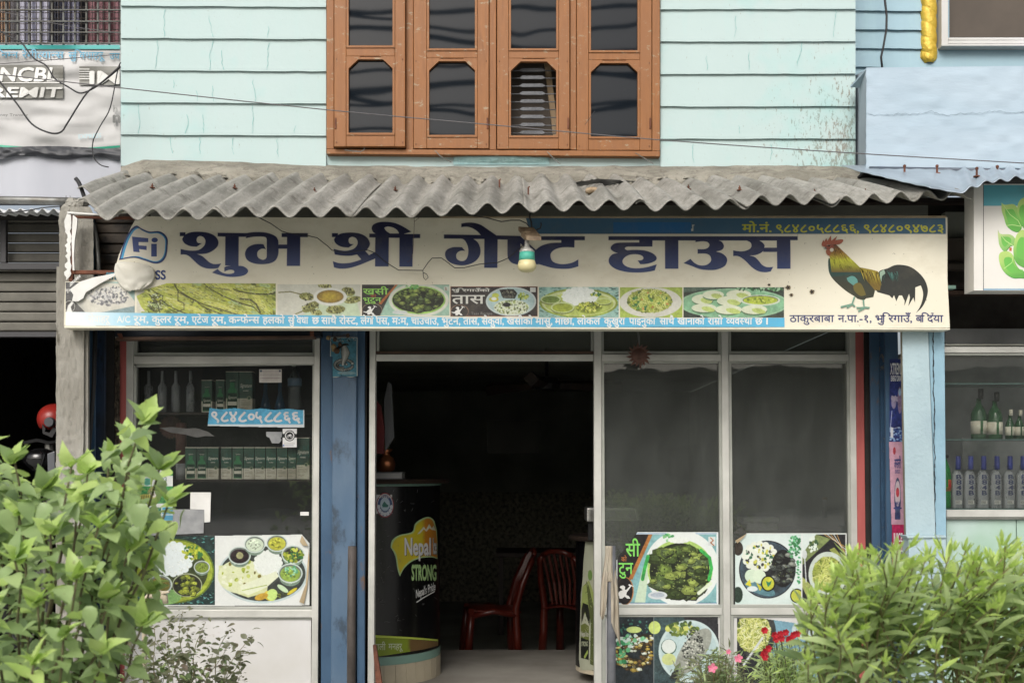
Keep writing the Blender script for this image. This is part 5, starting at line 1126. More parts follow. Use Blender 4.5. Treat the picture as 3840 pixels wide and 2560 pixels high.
def foodB():
    r = Ras(2312, 1994, 2694, 2266, 1.5); r.im[:] = (222, 228, 228); r.rect(2312, 1999, 2688, 2001.5, (60, 120, 170)); r.rect(2316, 2003, 2686, 2257, (34, 32, 32)); r.poly([(2446, 2003), (2686, 2003), (2686, 2257), (2360, 2257), (2352, 2200)], (130, 176, 178)); r.rect(2316, 2257, 2688, 2260, (60, 110, 150))
    r.ell(2556, 2130, 140, 140, (224, 230, 226)); r.poly([(2410, 2130), (2440, 2060), (2420, 2257), (2380, 2257)], (196, 216, 190)); r.ell(2550, 2135, 122, 112, (170, 200, 110))
    r.meat(2548, 2140, 112, 104, 100, None, .21); r.line([(2430, 2085), (2418, 2130), (2410, 2170)], 13, (60, 160, 76)); r.line([(2628, 2062), (2660, 2090), (2668, 2130), (2658, 2172)], 12, (60, 160, 76)); r.ell(2466, 2230, 36, 15, (206, 212, 214)); r.ell(2466, 2229, 26, 9, (170, 180, 190)); r.line([(2620, 2222), (2664, 2186)], 13, (220, 230, 206)); r.specks(2505, 2014, 20, 12, 18, 7, [(80, 160, 96), (130, 190, 130)]); r.rice(2545, 2024, 40, 12)
    r.poly([(2433, 2004), (2447, 2004), (2372, 2172), (2358, 2168)], (176, 116, 62)); r.ell(2345, 2214, 32, 52, (176, 120, 70)); r.ell(2343, 2214, 30, 50, (34, 32, 32)); r.rect(2656, 2012, 2682, 2046, (210, 216, 214)); r.line([(2664, 2016), (2674, 2026), (2664, 2034), (2676, 2044)], 4, (170, 110, 70)); r.grain(5)
    o = poster(r, 'poster of dark fried meat with green chillies on the middle window pane', DP, lambda u, v: (u > 2312+np.clip(2110-v, 0, 200)*.75-8) )
    p = Print(DP-.001); p.gain = .8; p.text('सी', 2346, 2400, 2038, 2084, (130, 214, 100), .012); p.text('को', 2330, 2350, 2088, 2104, (176, 110, 60), .012); p.text('टुन', 2320, 2374, 2110, 2150, (130, 214, 100), .012); chef(p, 2335, 2218, .95); over(p, o)
foodB()
def foodC():
    r = Ras(2757, 1998, 3175, 2266, 1.5); r.im[:] = (212, 226, 222); r.grad(2890, 2130, 200, 200, (226, 234, 232), (190, 214, 206))
    r.ell(2878, 2134, 106, 108, (40, 42, 46)); r.grad(2878, 2134, 102, 104, (40, 40, 42), (70, 86, 96)); r.ell(2850, 2205, 60, 20, (90, 130, 140), .35); r.rice(2850, 2086, 64, 54, (224, 230, 216)); r.specks(2850, 2086, 56, 46, 90, 6, [(200, 200, 90), (60, 110, 80), (60, 60, 56), (230, 234, 222)])
    r.meat(2936, 2130, 44, 70, 30, [(44, 46, 44), (86, 92, 88), (60, 66, 62), (120, 124, 116)], .26, (32, 32, 32)); r.ell(2818, 2158, 24, 25, (206, 224, 200)); r.ell(2848, 2160, 24, 26, (214, 230, 206)); r.poly([(2795, 2190), (2812, 2170), (2820, 2200)], (206, 200, 60)); r.poly([(2836, 2182), (2858, 2200), (2850, 2214)], (206, 200, 60)); r.ell(2822, 2206, 20, 10, (216, 226, 226))
    r.ell(2881, 2186, 27, 30, (24, 24, 24)); r.ell(2881, 2186, 22, 25, (196, 200, 70)); r.poly([(2872, 2176), (2884, 2182), (2894, 2174), (2890, 2190), (2880, 2200)], (60, 130, 96))
    r.ell(2769, 2056, 18, 26, (56, 50, 44)); r.ell(2768, 2228, 18, 30, (44, 60, 50)); r.ell(2988, 2232, 25, 27, (34, 34, 34)); r.ell(2988, 2232, 21, 23, (190, 196, 80)); r.specks(2980, 2050, 26, 40, 60, 6, [(70, 150, 96), (110, 180, 130), (60, 120, 76)]); r.specks(2996, 2130, 8, 60, 26, 5, [(70, 150, 96), (110, 180, 130)])
    r.rect(3008, 2003, 3170, 2262, (40, 40, 42)); r.poly([(3006, 2003), (3060, 2003), (3030, 2090), (3006, 2110)], (214, 226, 222)); r.poly([(3060, 2003), (3114, 2020), (3006, 2120), (3006, 2080)], (120, 134, 84)); r.poly([(3110, 2060), (3128, 2052), (3170, 2100), (3170, 2130)], (150, 160, 84)); r.poly([(3008, 2160), (3060, 2210), (3070, 2262), (3040, 2262), (3008, 2200)], (160, 168, 100))
    for a in range(5): r.line([(3090+a*12, 2003), (3170, 2050+a*9)], 2.2, [(190, 150, 80), (220, 226, 220)][a % 2])
    r.ell(3104, 2152, 72, 84, (200, 212, 200)); r.noodles(3104, 2152, 58, 66, 150, w=1.8); r.line([(3017, 2085), (3023, 2180)], 4, (200, 206, 206)); r.ell(3017, 2078, 9, 17, (206, 212, 212)); r.specks(3050, 2040, 18, 26, 24, 7, [(60, 90, 60), (220, 230, 220)]); r.line([(3006.5, 2000), (3006.5, 2266)], 4, (224, 228, 226)); r.grain(5)
    r.rect(2757, 1998, 3175, 2002, (222, 226, 222)); r.rect(2757, 2262, 3175, 2266, (222, 226, 222)); r.rect(3170, 1998, 3175, 2266, (222, 226, 222))
    o = poster(r, 'poster of a black plate of rice beside noodles on the right pane', DP, lambda u, v: ~((u < 2800) & (v < 2030-(u-2757)*.65)))
    MB().prism([(2757, 2026), (2800, 2000), (2790, 2012), (2766, 2036)], DP-.012, .003).build('curled_corner', bpy.data.materials['poster_back'], o)
foodC()
def foodD():
    r = Ras(2302, 2312, 2700, 2600, 1.6); r.rect(2302, 2312, 2452, 2600, (38, 46, 50)); r.specks(2380, 2360, 70, 40, 60, 5, [(60, 110, 96), (30, 40, 44), (90, 120, 120)]); r.ell(2378, 2360, 28, 12, (196, 214, 130)); r.ell(2330, 2400, 20, 14, (206, 216, 206))
    for x, y, a, b, ro in ((2360, 2420, 46, 26, .2), (2420, 2400, 34, 24, .1), (2424, 2450, 22, 44, .2), (2330, 2470, 34, 22, -.2), (2375, 2490, 46, 24, -.5), (2320, 2440, 26, 20, 0)): r.meat(x, y, a, b, 26, [(150, 130, 60), (110, 90, 44), (180, 170, 110), (80, 60, 36), (196, 206, 190)], .3, (44, 40, 28))
    r.specks(2365, 2400, 60, 24, 30, 8, [(196, 216, 206), (120, 190, 140)]); r.specks(2330, 2440, 30, 50, 16, 9, [(60, 140, 90), (96, 170, 120)])
    r.rect(2452, 2312, 2700, 2600, (60, 78, 80)); r.poly([(2560, 2312), (2700, 2312), (2700, 2500)], (48, 48, 50)); r.specks(2500, 2500, 46, 90, 90, 2, [(90, 110, 106), (40, 50, 52)]); r.ell(2584, 2440, 114, 116, (196, 214, 212)); r.ell(2584, 2440, 104, 106, (180, 202, 202)); r.ell(2455, 2352, 22, 24, (196, 214, 120))
    r.specks(2560, 2360, 60, 26, 60, 10, [(110, 130, 60), (150, 166, 90), (196, 200, 110), (70, 90, 50)]); r.ell(2600, 2440, 44, 100, (150, 154, 144), .62); r.specks(2600, 2440, 40, 80, 240, 4, [(60, 64, 60), (206, 208, 196), (110, 112, 104), (40, 42, 40)]); r.poly([(2520, 2520), (2545, 2500), (2540, 2550), (2512, 2540)], (56, 58, 54)); r.ell(2508, 2424, 29, 29, (60, 90, 76)); r.ell(2508, 2422, 26, 26, (214, 222, 216)); r.ell(2508, 2470, 26, 22, (196, 206, 140)); r.grain(5)
    r.line([(2452, 2312), (2452, 2600)], 2, (150, 160, 160))
    poster(r, 'poster of grilled chicken beside a whole fish under the middle window', DF+.016, lambda u, v: (u < 2692+(v-2312)*.03))
foodD()
def foodE():
    r = Ras(2764, 2312, 3180, 2600, 1.8); r.im[:] = (40, 42, 44); r.rect(2900, 2312, 3180, 2600, (120, 160, 176)); r.ell(2836, 2370, 74, 96, (56, 58, 58)); r.noodles(2826, 2370, 64, 76, 180, [(220, 220, 150), (196, 200, 110), (232, 234, 196), (150, 160, 80)], 2.2, (150, 156, 90)); r.line([(2790, 2490), (2860, 2390)], 8, (206, 212, 212)); r.ell(3030, 2360, 60, 40, (190, 206, 206)); r.specks(3030, 2360, 56, 36, 60, 4, [(120, 140, 140), (220, 230, 230)])
    r.specks(2960, 2480, 120, 80, 160, 6, [(36, 40, 40), (60, 96, 96), (120, 150, 150)]); r.grain(5)
    poster(r, 'noodle poster with a fork, half hidden behind the red flowers', DF+.016, lambda u, v: v > 2316+np.clip(u-2850, 0, 400)*.14)
foodE()
def bow(U, V, co):
    co = co.copy(); co[..., 1] -= .006*np.sin((U-1238)/100*3.1)+.004*np.sin((V-1265)/40); return co
r = Ras(1238, 1264, 1341, 1416, 1.0); r.im[:] = (214, 218, 214); r.rect(1242, 1268, 1337, 1411, (86, 150, 172)); r.specks(1290, 1275, 44, 9, 90, 2.4, [(206, 214, 210), (40, 50, 56), (150, 190, 200)])
for i in range(34):    # coils of the serpent
    a = i/33*5.6+.4; x, y = 1290+33*math.cos(a), 1368+19*math.sin(a); r.ell(x, y, 6.5, 6, (40, 40, 40)); r.ell(x, y, 4.6, 4.2, (200, 204, 196))
for i in range(24):
    a = i/23*4.6+1.4; x, y = 1284+17*math.cos(a), 1369+10*math.sin(a); r.ell(x, y, 5, 4.6, (40, 40, 40)); r.ell(x, y, 3.4, 3, (196, 200, 190))
for i in range(24):
    t = i/23; x = 1291+5*math.sin(t*4); y = 1300+66*t; w = 12*(1-abs(t-.35)*1.4)+3.5; r.ell(x, y, w+1.6, 5, (36, 36, 36)); r.ell(x, y, w, 5, (190, 194, 186)); r.ell(x-1, y, w*.45, 5, (222, 222, 214))
r.poly([(1262, 1306), (1272, 1296), (1290, 1288), (1304, 1288), (1310, 1296), (1300, 1295), (1288, 1298), (1274, 1308)], (50, 44, 40)); r.line([(1308, 1385), (1290, 1392), (1278, 1402), (1284, 1410)], 3, (60, 90, 100)); r.ell(1300, 1398, 34, 6, (190, 206, 204), 0, .6); r.grain(5)
poster(r, 'small blue picture of a hooded cobra pasted on the blue post', 6.395, lambda u, v: (v < 1412+3*np.sin(u/9)) & ~((u < 1247) & (v > 1336)), .55, bow, 'snake_picture', 'picture')
r = Ras(505, 1762, 648, 1956, 1.5); r.im[:] = (222, 226, 222); r.rect(505, 1822, 648, 1886, (76, 150, 86))
for _ in range(260): r.line([(r.rnd(505, 648), 1886), (r.rnd(505, 648), r.rnd(1826, 1870))], 1.2, [(60, 130, 70), (120, 180, 110), (40, 96, 60)][r.r.randint(3)], .8)
r.ell(576, 1846, 22, 22, (190, 186, 120)); r.ell(576, 1852, 12, 12, (220, 220, 206)); r.ell(545, 1868, 30, 16, (186, 180, 96)); [r.line([(560+k*5, 1830), (556+k*7, 1852)], 2, (40, 50, 40)) for k in range(7)]; [r.line([(525+k*8, 1856), (522+k*8, 1884)], 2, (50, 60, 40)) for k in range(6)]; r.ell(570, 1844, 2.4, 2.4, (20, 20, 20)); r.ell(583, 1844, 2.4, 2.4, (20, 20, 20)); r.ell(576, 1854, 3.5, 2.5, (96, 66, 60))
r.rect(505, 1900, 556, 1950, (60, 110, 84)); r.rect(560, 1900, 604, 1950, (70, 130, 110)); r.rect(608, 1900, 648, 1950, (90, 160, 190)); r.line([(505, 1928), (648, 1928)], 3, (222, 226, 222)); r.ell(640, 1772, 20, 12, (70, 150, 90)); r.ell(552, 1806, 16, 14, (90, 160, 140)); r.grain(4)
o = poster(r, 'white and green travel poster with a tiger in tall grass on the left window', DP, None, PG, None, 'tiger_poster'); p = Print(DP-.001); p.gain = .8; p.text('ya', 608, 626, 1786, 1802, (60, 110, 110), .0, .5); p.text('and Adventure', 574, 624, 1776, 1781, (80, 110, 110), .0, .69); over(p, o)
r = Ras(778, 1528, 1141, 1602, 1.4); r.im[:] = (92, 176, 214); r.rect(778, 1590, 1141, 1602, (220, 226, 228)); r.rect(1136, 1528, 1141, 1602, (220, 226, 228)); r.grain(3)
o = poster(r, 'light blue torn strip with a white phone number', DP-.002, lambda u, v: (v > 1531+2.2*np.sin(u/16)+(u-778)*.012) & (v < 1590+(u-778)*.02+6) & (u > 778+(1602-v)*.10), PG, None, 'number_sticker', 'sticker')
p = Print(DP-.004); p.gain = .8
for k, (c, q) in enumerate(zip('९८४८०५८८६६', ((793, 821), (829, 857), (861, 888), (895, 925), (930, 955), (958, 985), (993, 1023), (1026, 1058), (1064, 1090), (1096, 1126)))): p.text(c, q[0], q[1], 1545+k*.2, 1580+k*.2, (222, 224, 226), .03, .60, layer=2)
over(p, o)
r = Ras(972, 1384, 1056, 1434, 1.1); r.im[:] = (222, 218, 210); [r.line([(982+r.rnd(0, 8), y), (1046-r.rnd(0, 10), y)], 1.1, (150, 120, 130), .7) for y in range(1391, 1430, 5)]; r.ell(979, 1391, 4, 4, (80, 100, 120)); r.ell(1049, 1391, 4, 4, (90, 90, 110)); r.line([(975, 1406), (1052, 1406)], 1, (120, 100, 110)); r.line([(975, 1418), (1052, 1418)], 1, (120, 100, 110)); r.grain(3)
poster(r, 'small white printed licence card at the upper right of the left window', DP, None, .7, None, 'licence_card', 'card')
r = Ras(1060, 1607, 1113, 1676, 1.0); r.im[:] = (224, 226, 224); r.rect(1060, 1626, 1113, 1640, (40, 40, 40)); r.ell(1086, 1633, 20, 20, (30, 30, 30)); r.ell(1086, 1633, 17, 17, (222, 222, 222)); r.ell(1086, 1633, 13.5, 13.5, (30, 30, 30)); r.ell(1080, 1636, 4.4, 4.4, (220, 220, 220)); r.ell(1080, 1636, 2.8, 2.8, (30, 30, 30)); r.ell(1092, 1636, 4.4, 4.4, (220, 220, 220)); r.ell(1092, 1636, 2.8, 2.8, (30, 30, 30)); r.poly([(1079, 1632), (1088, 1627), (1094, 1630), (1088, 1636)], (220, 220, 220)); r.line([(1066, 1662), (1104, 1662)], 1.6, (160, 160, 150)); r.rect(1062, 1666, 1067, 1672, (60, 100, 180)); r.line([(1070, 1669), (1100, 1669)], 1.6, (130, 130, 140))
poster(r, 'white sticker with a black round motorcycle emblem on the left window', DP, None, .78, None, 'club_sticker', 'sticker')
tag(MB().prism([(998, 1618), (1057, 1619), (1057, 1638), (1052, 1640), (1056, 1650), (1046, 1662), (1020, 1661), (1010, 1640), (999, 1636)], DP, .001).build('tape_remnant', MAT['greypaper']), 'torn silvery tape remnant beside the motorcycle sticker', 'tape')
tag(MB().prism([(714, 1845), (791, 1845), (788, 1956), (766, 1958), (766, 1910), (713, 1908)], DP, .001).build('paper_sheet', MAT['paper']), 'blank white sheet of paper taped inside the left window', 'paper')
tag(MB().prism([(505, 1908), (766, 1909), (763, 1998), (505, 2010)], DP+.002, .001).build('paper_sheet', MAT['greypaper']), 'blank grey sheet just above the platters poster in the left window', 'paper')
tag(MB().prism([(600, 1604), (640, 1600), (700, 1606), (735, 1604), (780, 1618), (806, 1636), (770, 1634), (738, 1640), (690, 1628), (640, 1622)], DP+.003, .001).build('tape_remnant', M('dirty_tape', (84, 84, 82), (66, 66, 64), 20, .6)), 'long dirty smear of old tape left on the left window glass', 'tape')
MBx = MB().prism([(1126, 1918), (1158, 1918), (1158, 1932), (1126, 1932)], DP, .001); tag(MBx.build('tape_piece', MAT['paper']), 'short white piece of tape at the right edge of the left window', 'tape')
# posters on the right steel channel
r = Ras(3336, 1346, 3384, 1656, 1.2); r.im[:] = (44, 56, 118); [r.ell(r.rnd(3336, 3384), r.rnd(1600, 1656), r.rnd(2, 6), r.rnd(2, 5), [(60, 90, 160), (150, 180, 220)][r.r.randint(2)]) for _ in range(50)]
r.ell(3352, 1508, 9, 24, (150, 140, 170)); [r.ell(3346+k*6, 1492+(k % 2)*4, 4, 10, (170, 160, 180)) for k in range(4)]; r.ell(3374, 1500, 8, 50, (140, 120, 150)); r.ell(3374, 1470, 5, 14, (170, 200, 230)); r.line([(3345, 1540), (3340, 1600), (3352, 1606), (3372, 1600)], 2, (200, 210, 230)); r.rect(3340, 1602, 3350, 1640, (220, 224, 228)); r.grain(4)
o = poster(r, 'narrow dark blue energy drink poster with clasped hands on the steel channel', 6.235, None, .7, None, 'drink_poster', 'poster', 'drink posters on the right channel')
p = Print(6.234); p.text('XTREME', 3339, 3382, 1362, 1403, (224, 226, 226), .02, .69); p.text('ENERGY DRINK', 3341, 3382, 1408, 1428, (224, 226, 226), .02, .69); over(p, o)
r = Ras(3334, 1656, 3390, 1966, 1.2); r.im[:] = (206, 160, 178); r.ell(3354, 1690, 5, 14, (170, 60, 70)); r.ell(3366, 1866, 12, 76, (70, 80, 110)); r.ell(3366, 1850, 10, 48, (206, 190, 196)); r.ell(3366, 1845, 6, 18, (180, 60, 70)); r.rect(3356, 1920, 3376, 1946, (60, 70, 110)); r.line([(3354, 1904), (3378, 1904)], 6, (60, 70, 120)); r.grain(4)
o = poster(r, 'narrow pink drink poster with a tall can below the blue one', 6.235, lambda u, v: (u > 3334+(v-1656)*.03) & (u < 3384+(v-1656)*.02), .75, None, 'drink_poster', 'poster', 'drink posters on the right channel')
p = Print(6.234); p.text('असली', 3353, 3378, 1722, 1754, (50, 60, 110), .03); p.text('ENERGY', 3356, 3376, 1760, 1774, (60, 70, 120), .02, .69); p.text('MAX', 3357, 3376, 1880, 1892, (50, 60, 120), .02, .69); p.text('TIGER', 3358, 3376, 1894, 1902, (50, 60, 120), .02, .69); over(p, o)
r = Ras(3345, 1966, 3400, 2130, 1.4); r.im[:] = (178, 40, 88); r.ell(3372, 2080, 24, 18, (150, 150, 160)); r.grain(4)
o = poster(r, 'bright magenta jelly poster lowest on the steel channel', 6.232, None, .75, None, 'drink_poster', 'poster', 'drink posters on the right channel')
p = Print(6.231); p.text('JUICE', 3350, 3384, 1998, 2030, (228, 226, 228), .02, .69); p.text('JELLY', 3362, 3396, 2040, 2066, (228, 226, 228), .02, .69); over(p, o)

# ---------------------------------------------------------------- things behind the left window
cab = T('display_shelf', 'dark shelving behind the left shop window', 'shelf', P(830, 2000, 6.8))
MB().pbox(480, 1195, 1797, 1806, 6.50, .36).build('shelf', MAT['darkwood'], cab); MB().pbox(480, 1195, 1546, 1553, 6.50, .36).build('shelf', MAT['darkwood'], cab)
MB().pbox(470, 1205, 1240, 2600, 6.95, .03).build('back_panel', M('dark_shelf_back', (46, 48, 50), (36, 36, 38), 3, .7), cab)
MB().box(P(1203, 0, 6.6).x, P(1203, 0, 6.6).x+.02, 6.56, 6.95, 0, 2.28).build('side_panel', MAT['darkwood'], cab)
GB, CR = (40, 86, 68), (222, 217, 202)
boxi = [0]
def dbox(u0, u1, vt, vb, kind, label, d=6.53):
    q = T('drink_box', label, 'box', P((u0+u1)/2, vb, d), 'green drink cartons in the left window'); vm = vt+(vb-vt)*.66
    MB().pbox(u0+.6, u1-.6, vm, vb, d, .07).build('lower_panel', MAT['boxcream'], q, bevel=.001); MB().pbox(u0+.6, u1-.6, vt+3, vm-.05, d, .07).build('carton', MAT['boxgreen'], q, bevel=.001)
    MB().pbox(u0+.6, u1-.6, vt, vt+2.9, d, .07).build('top_edge', MAT['boxcream'], q)
    p = Print(d-.0002); w = u1-u0; h = vb-vt; X = lambda a: u0+w*a; Y = lambda a: vt+h*a
    if kind == 'b':
        p.poly([(X(.12), Y(.97)), (X(.12), Y(.55)), (X(.2), Y(.44)), (X(.33), Y(.40)), (X(.33), Y(.27)), (X(.67), Y(.27)), (X(.67), Y(.40)), (X(.8), Y(.44)), (X(.88), Y(.55)), (X(.88), Y(.97))], (58, 128, 84)); p.rect(X(.14), Y(.53), X(.86), Y(.94), (24, 58, 44)); p.rect(X(.16), Y(.74), X(.84), Y(.83), CR)
        p.text('Signature', X(.18), X(.82), Y(.60), Y(.67), (214, 214, 200), .01, .69, skew=.2); p.text('Signature', X(.3), X(.72), Y(.2), Y(.235), (200, 200, 186), .01, .69, skew=.2)
    else:
        p.text('SIGN', X(.02), X(.98), Y(.36), Y(.48), (44, 92, 84), .02, .69); p.text('BLE', X(.5), X(.97), Y(.2), Y(.29), (44, 92, 84), .01, .69)
        p.text('Signature', X(.08), X(.92), Y(.30), Y(.39), (216, 216, 202), .01, .69, skew=.2); p.text('RARE', X(.32), X(.7), Y(.46), Y(.49), (206, 206, 192), .02, .69); p.ell(X(.74), Y(.65), w*.14, w*.14, (150, 160, 130)); p.ell(X(.74), Y(.65), w*.10, w*.10, (60, 84, 66))
        for k, y in enumerate((.71, .76, .79, .82)): p.line([(X(.12), Y(y)), (X(.5 if k == 0 else .86), Y(y))], 1.2, (120, 118, 106))
        p.line([(X(.14), Y(.91)), (X(.3), Y(.89)), (X(.34), Y(.92)), (X(.55), Y(.9))], 1.2, (90, 88, 80))
    p.build('print', q, MAT['printc'])
MAT['boxgreen'] = M('green_carton', GB, (20, 50, 40), 12, .45); MAT['boxcream'] = M('cream_carton', CR, (180, 174, 156), 9, .6)
kinds = 'bbssbsssssT'
xs = [(694, 736), (736, 777), (777, 820), (828, 869), (871, 912), (913, 953), (954, 995), (996, 1036), (1037, 1078), (1079, 1110), (1111, 1161)]
names = ['with a bottle picture, first from the left of the lower row', 'with a bottle picture, second from the left of the lower row', 'with script lettering, third from the left of the lower row', 'with script lettering, first after the gap of the lower row', 'with a bottle picture in the middle of the lower row', 'with script lettering, right of the middle bottle carton', 'with script lettering, fifth from the right of the lower row', 'with script lettering, fourth from the right of the lower row', 'with script lettering, third from the right of the lower row', 'narrow turned carton, second from the right of the lower row', 'tallest, at the right end of the lower row']
for (a, b), kd, nm in zip(xs, kinds, names): dbox(a, b, 1640 if kd == 'T' else 1676, 1796, 'b' if kd == 'b' else 's', 'green drink carton, '+nm)
dbox(755, 796, 1424, 1545, 'b', 'small green carton with a bottle picture, leftmost of the upper row'); dbox(809, 842, 1424, 1545, 'b', 'small narrow green carton, second of the upper row')
dbox(846, 896, 1392, 1545, 'b', 'large green carton with a bottle picture above the phone number strip'); dbox(896.5, 947, 1392, 1545, 's', 'large green carton with script lettering above the phone number strip')
def rev_at(u, vb, d, prof, mat, name, label=None, cat=None, group=None, parent=None, n=18):
    c = P(u, vb, d); mb = MB().lathe([(W(r, d), W(h, d)) for r, h in prof], c.x, c.y+W(max(q[0] for q in prof), d), c.z, n)
    o = mb.build(name, mat, parent, smooth=True, loc=None if parent is not None else (c.x, c.y, c.z))
    if label: tag(o, label, cat, group)
    return o
wb = T('water_bottle', 'large clear ribbed plastic water bottle at the right of the left window', 'bottle', P(1100, 1545, 6.6))
prof = [(24, 0), (26, 3)]+[(26-(i % 2)*1.6, 6+i*5) for i in range(18)]+[(26, 100), (26, 128), (20, 142), (8, 162), (6, 166), (6, 172)]
rev_at(1100, 1545, 6.6, prof, glass_mat('pet_plastic', (.66, .72, .74), 1.5, .22, .05, .1, (.5, .56, .58)), 'bottle_body', parent=wb); rev_at(1100, 1373, 6.62, [(7, 0), (7, 7), (6, 8)], MAT['paper'], 'cap', parent=wb)
rev_at(1100, 1445, 6.598, [(26.4, 0), (26.4, 28)], M('pale_blue_label', (110, 140, 170), (130, 150, 170), 20, .5), 'label_band', parent=wb)
tb = T('gift_tube', 'tall brownish pink cylinder box behind the left window', 'box', P(674, 1796, 6.62)); rev_at(674, 1797, 6.62, [(20, 0), (20, 60)], MAT['greypaper'], 'tube_base', parent=tb); rev_at(674, 1737, 6.62, [(20.2, 0), (20.2, 150), (19, 152)], M('pinkish_tube', (110, 74, 66), (90, 60, 56), 5, .5), 'tube', parent=tb)
for i, (u, lab) in enumerate(((552, 'leftmost tall clear bottle standing dim behind the left window'), (604, 'second tall clear bottle standing dim behind the left window'), (655, 'third tall clear bottle behind the left window above the tube box'), (710, 'fourth tall clear bottle behind the left window beside the small cartons'))):
    rev_at(u, 1545, 6.7, [(15, 0), (17, 4), (17, 96), (7, 112), (6, 150), (6, 156)], MAT['bottleclear'], 'glass_bottle', lab, 'bottle', 'clear bottles in the left window')
for u, lab in ((990, 'pale blue bottle behind the licence card'), (1045, 'pale blue bottle beside the large water bottle')):
    rev_at(u, 1545, 6.72, [(18, 0), (24, 6), (16, 40), (8, 70), (7, 130)], M('blue_bottle%d' % u, (50, 90, 120), None, rough=.2), 'blue_bottle', lab, 'bottle', 'blue bottles in the left window')
# orange sun ornament dim inside
pts = [(640+(46 if i % 2 else 38)*math.cos(i/48*6.283), 1600+(46 if i % 2 else 38)*math.sin(i/48*6.283)) for i in range(48)]
tag(MB().prism(pts, 6.68, .01).build('sun_disc', MAT['terracotta']), 'orange sun shaped disc dim behind the left window glass', 'ornament')

# ---------------------------------------------------------------- interior seen through the doorway
def cylfn(cx, cy, R, z0, z1, a0, a1):
    return lambda s, t: Vector((cx+R*math.cos(a0+(a1-a0)*s), cy-R*math.sin(a0+(a1-a0)*s), z0+(z1-z0)*t))
cnt = T('bar_counter', 'round ended black counter with a beer advertisement inside the doorway', 'counter', (-1.02, 7.75, 0))
CX, CY, R = -1.02, 7.72, .52
ztop = P(0, 1822, 7.3).z; zg0, zg1 = P(0, 2408, 7.3).z, P(0, 2462, 7.3).z; zt = .32
MAT['cblack'] = M('black_counter_wrap', (16, 16, 18), (12, 12, 13), 4, .25, spec=.5, dirt=(60, 60, 62), dscale=30, dth=.7)
grid('front_wrap', cylfn(CX, CY, R, .195, ztop, -.6, 3.3), 60, 4, MAT['cblack'], cnt)
grid('base_band', cylfn(CX, CY, R+.004, .137, .192, -.6, 3.3), 60, 1, MAT['teal'], cnt)
for i in range(26):
    a0 = -.6+i*.15; mb = MB(); vs = []
    for a in (a0+.003, a0+.147):
        for rr_, z in ((R+.007, 0), (R+.007, .136), (R-.002, 0), (R-.002, .136)): vs.append((CX+rr_*math.cos(a), CY-rr_*math.sin(a), z))
    MB().add(vs, [(0, 1, 5, 4), (2, 3, 7, 6), (1, 3, 7, 5), (0, 2, 3, 1), (4, 5, 7, 6)]).build('tile', MAT['tile'], cnt)
MB().lathe([(R-.003, 0), (R-.003, .136)], CX, CY, .0, 40).build('core', MAT['tile'], cnt)
MB().lathe([(0, 0), (R+.06, .0), (R+.07, .012), (R+.06, .028), (0, .028)], CX, CY, ztop+.016, 48).build('counter_top', MAT['darkwood'], cnt, smooth=False)
MB().lathe([(R+.012, 0), (R+.012, .014)], CX, CY, ztop, 48).build('trim', MAT['teal'], cnt)
def cwarp(u, v, p):   # wrap the flat artwork round the drum: pick the drum point on the same sight line
    dx, dy = (u-CU)/F, 1.0; rr_ = R+.003+(7.0-p.y)*.5+.0
    a = dx*dx+1; b = -2*(dx*CX+CY); c = CX*CX+CY*CY-rr_*rr_; D = max(0, b*b-4*a*c); t = (-b-math.sqrt(D))/(2*a); t = min(t, CY)
    return Vector((dx*t, t, EYE+(CV-v)*t/F))
ad = Print(7.0, step=.0004); ad.warp = cwarp; ad.strip = 14; ad.gain = .75; k = 400/729.0
def A(x, y): return (1400+x*k, 1700+y*k)
def ap(s): return [A((x-0), y) for x, y in path(s, 0, 0, 1, 4)]
ad.poly(ap('c118,640 s130,590 s180,555 s265,535 s285,480 s330,445 s375,432 s410,450 s425,490 c434,528 c438,600 c438,720 s400,708 s330,712 s260,738 s210,785 c182,838 s165,790 s150,700'), (176, 206, 150))
ad.poly(ap('c126,640 s145,590 s190,562 s272,543 s292,488 s335,455 s375,442 s405,458 s420,500 c430,540 c436,600 c436,712 s400,700 s325,704 s255,730 s210,770 c186,815 s172,780 s158,690'), lambda u, v: (206, 190, 50) if u < 1590 else (196, 130, 40))
ad.poly(ap('c300,550 c345,498 c360,520 c382,480 c400,510 c412,490 c425,525 c400,520 c384,508 c362,532 c345,515 c318,545'), (220, 222, 200))
for dx, col in ((2, (60, 50, 40)), (0, (222, 222, 222))):
    ad.text('Nepal', A(215, 0)[0]+dx, A(392, 0)[0]+dx, A(0, 577)[1]+dx, A(0, 690)[1]+dx, col, .03, .69); ad.text('Ice', A(408, 0)[0]+dx, A(432, 0)[0]+dx, A(0, 577)[1]+dx, A(0, 682)[1]+dx, col, .03, .69)
ad.text('STRONG', A(262, 0)[0], A(430, 0)[0], A(0, 762)[1], A(0, 862)[1], (170, 206, 140), .04, .69)
ad.text("Nepal's Pride", A(292, 0)[0], A(424, 0)[0], A(0, 930)[1], A(0, 985)[1], (222, 224, 222), .02, .69, slope=-.42)
ad.line([A(295, 1015), A(340, 985), A(420, 940)], 3.6, (222, 224, 222))
ad.poly([A(5, 1238), A(120, 1245), A(250, 1252), A(350, 1260), A(442, 1268), A(442, 1280), A(350, 1272), A(250, 1266), A(120, 1260), A(5, 1256)], (196, 216, 90))
ad.poly([A(5, 1258), A(120, 1262), A(250, 1268), A(350, 1274), A(442, 1282), A(442, 1310), A(350, 1335), A(250, 1352), A(120, 1372), A(40, 1384), A(5, 1384)], lambda u, v: (140, 160, 50) if u < 1540 else (120, 96, 60))
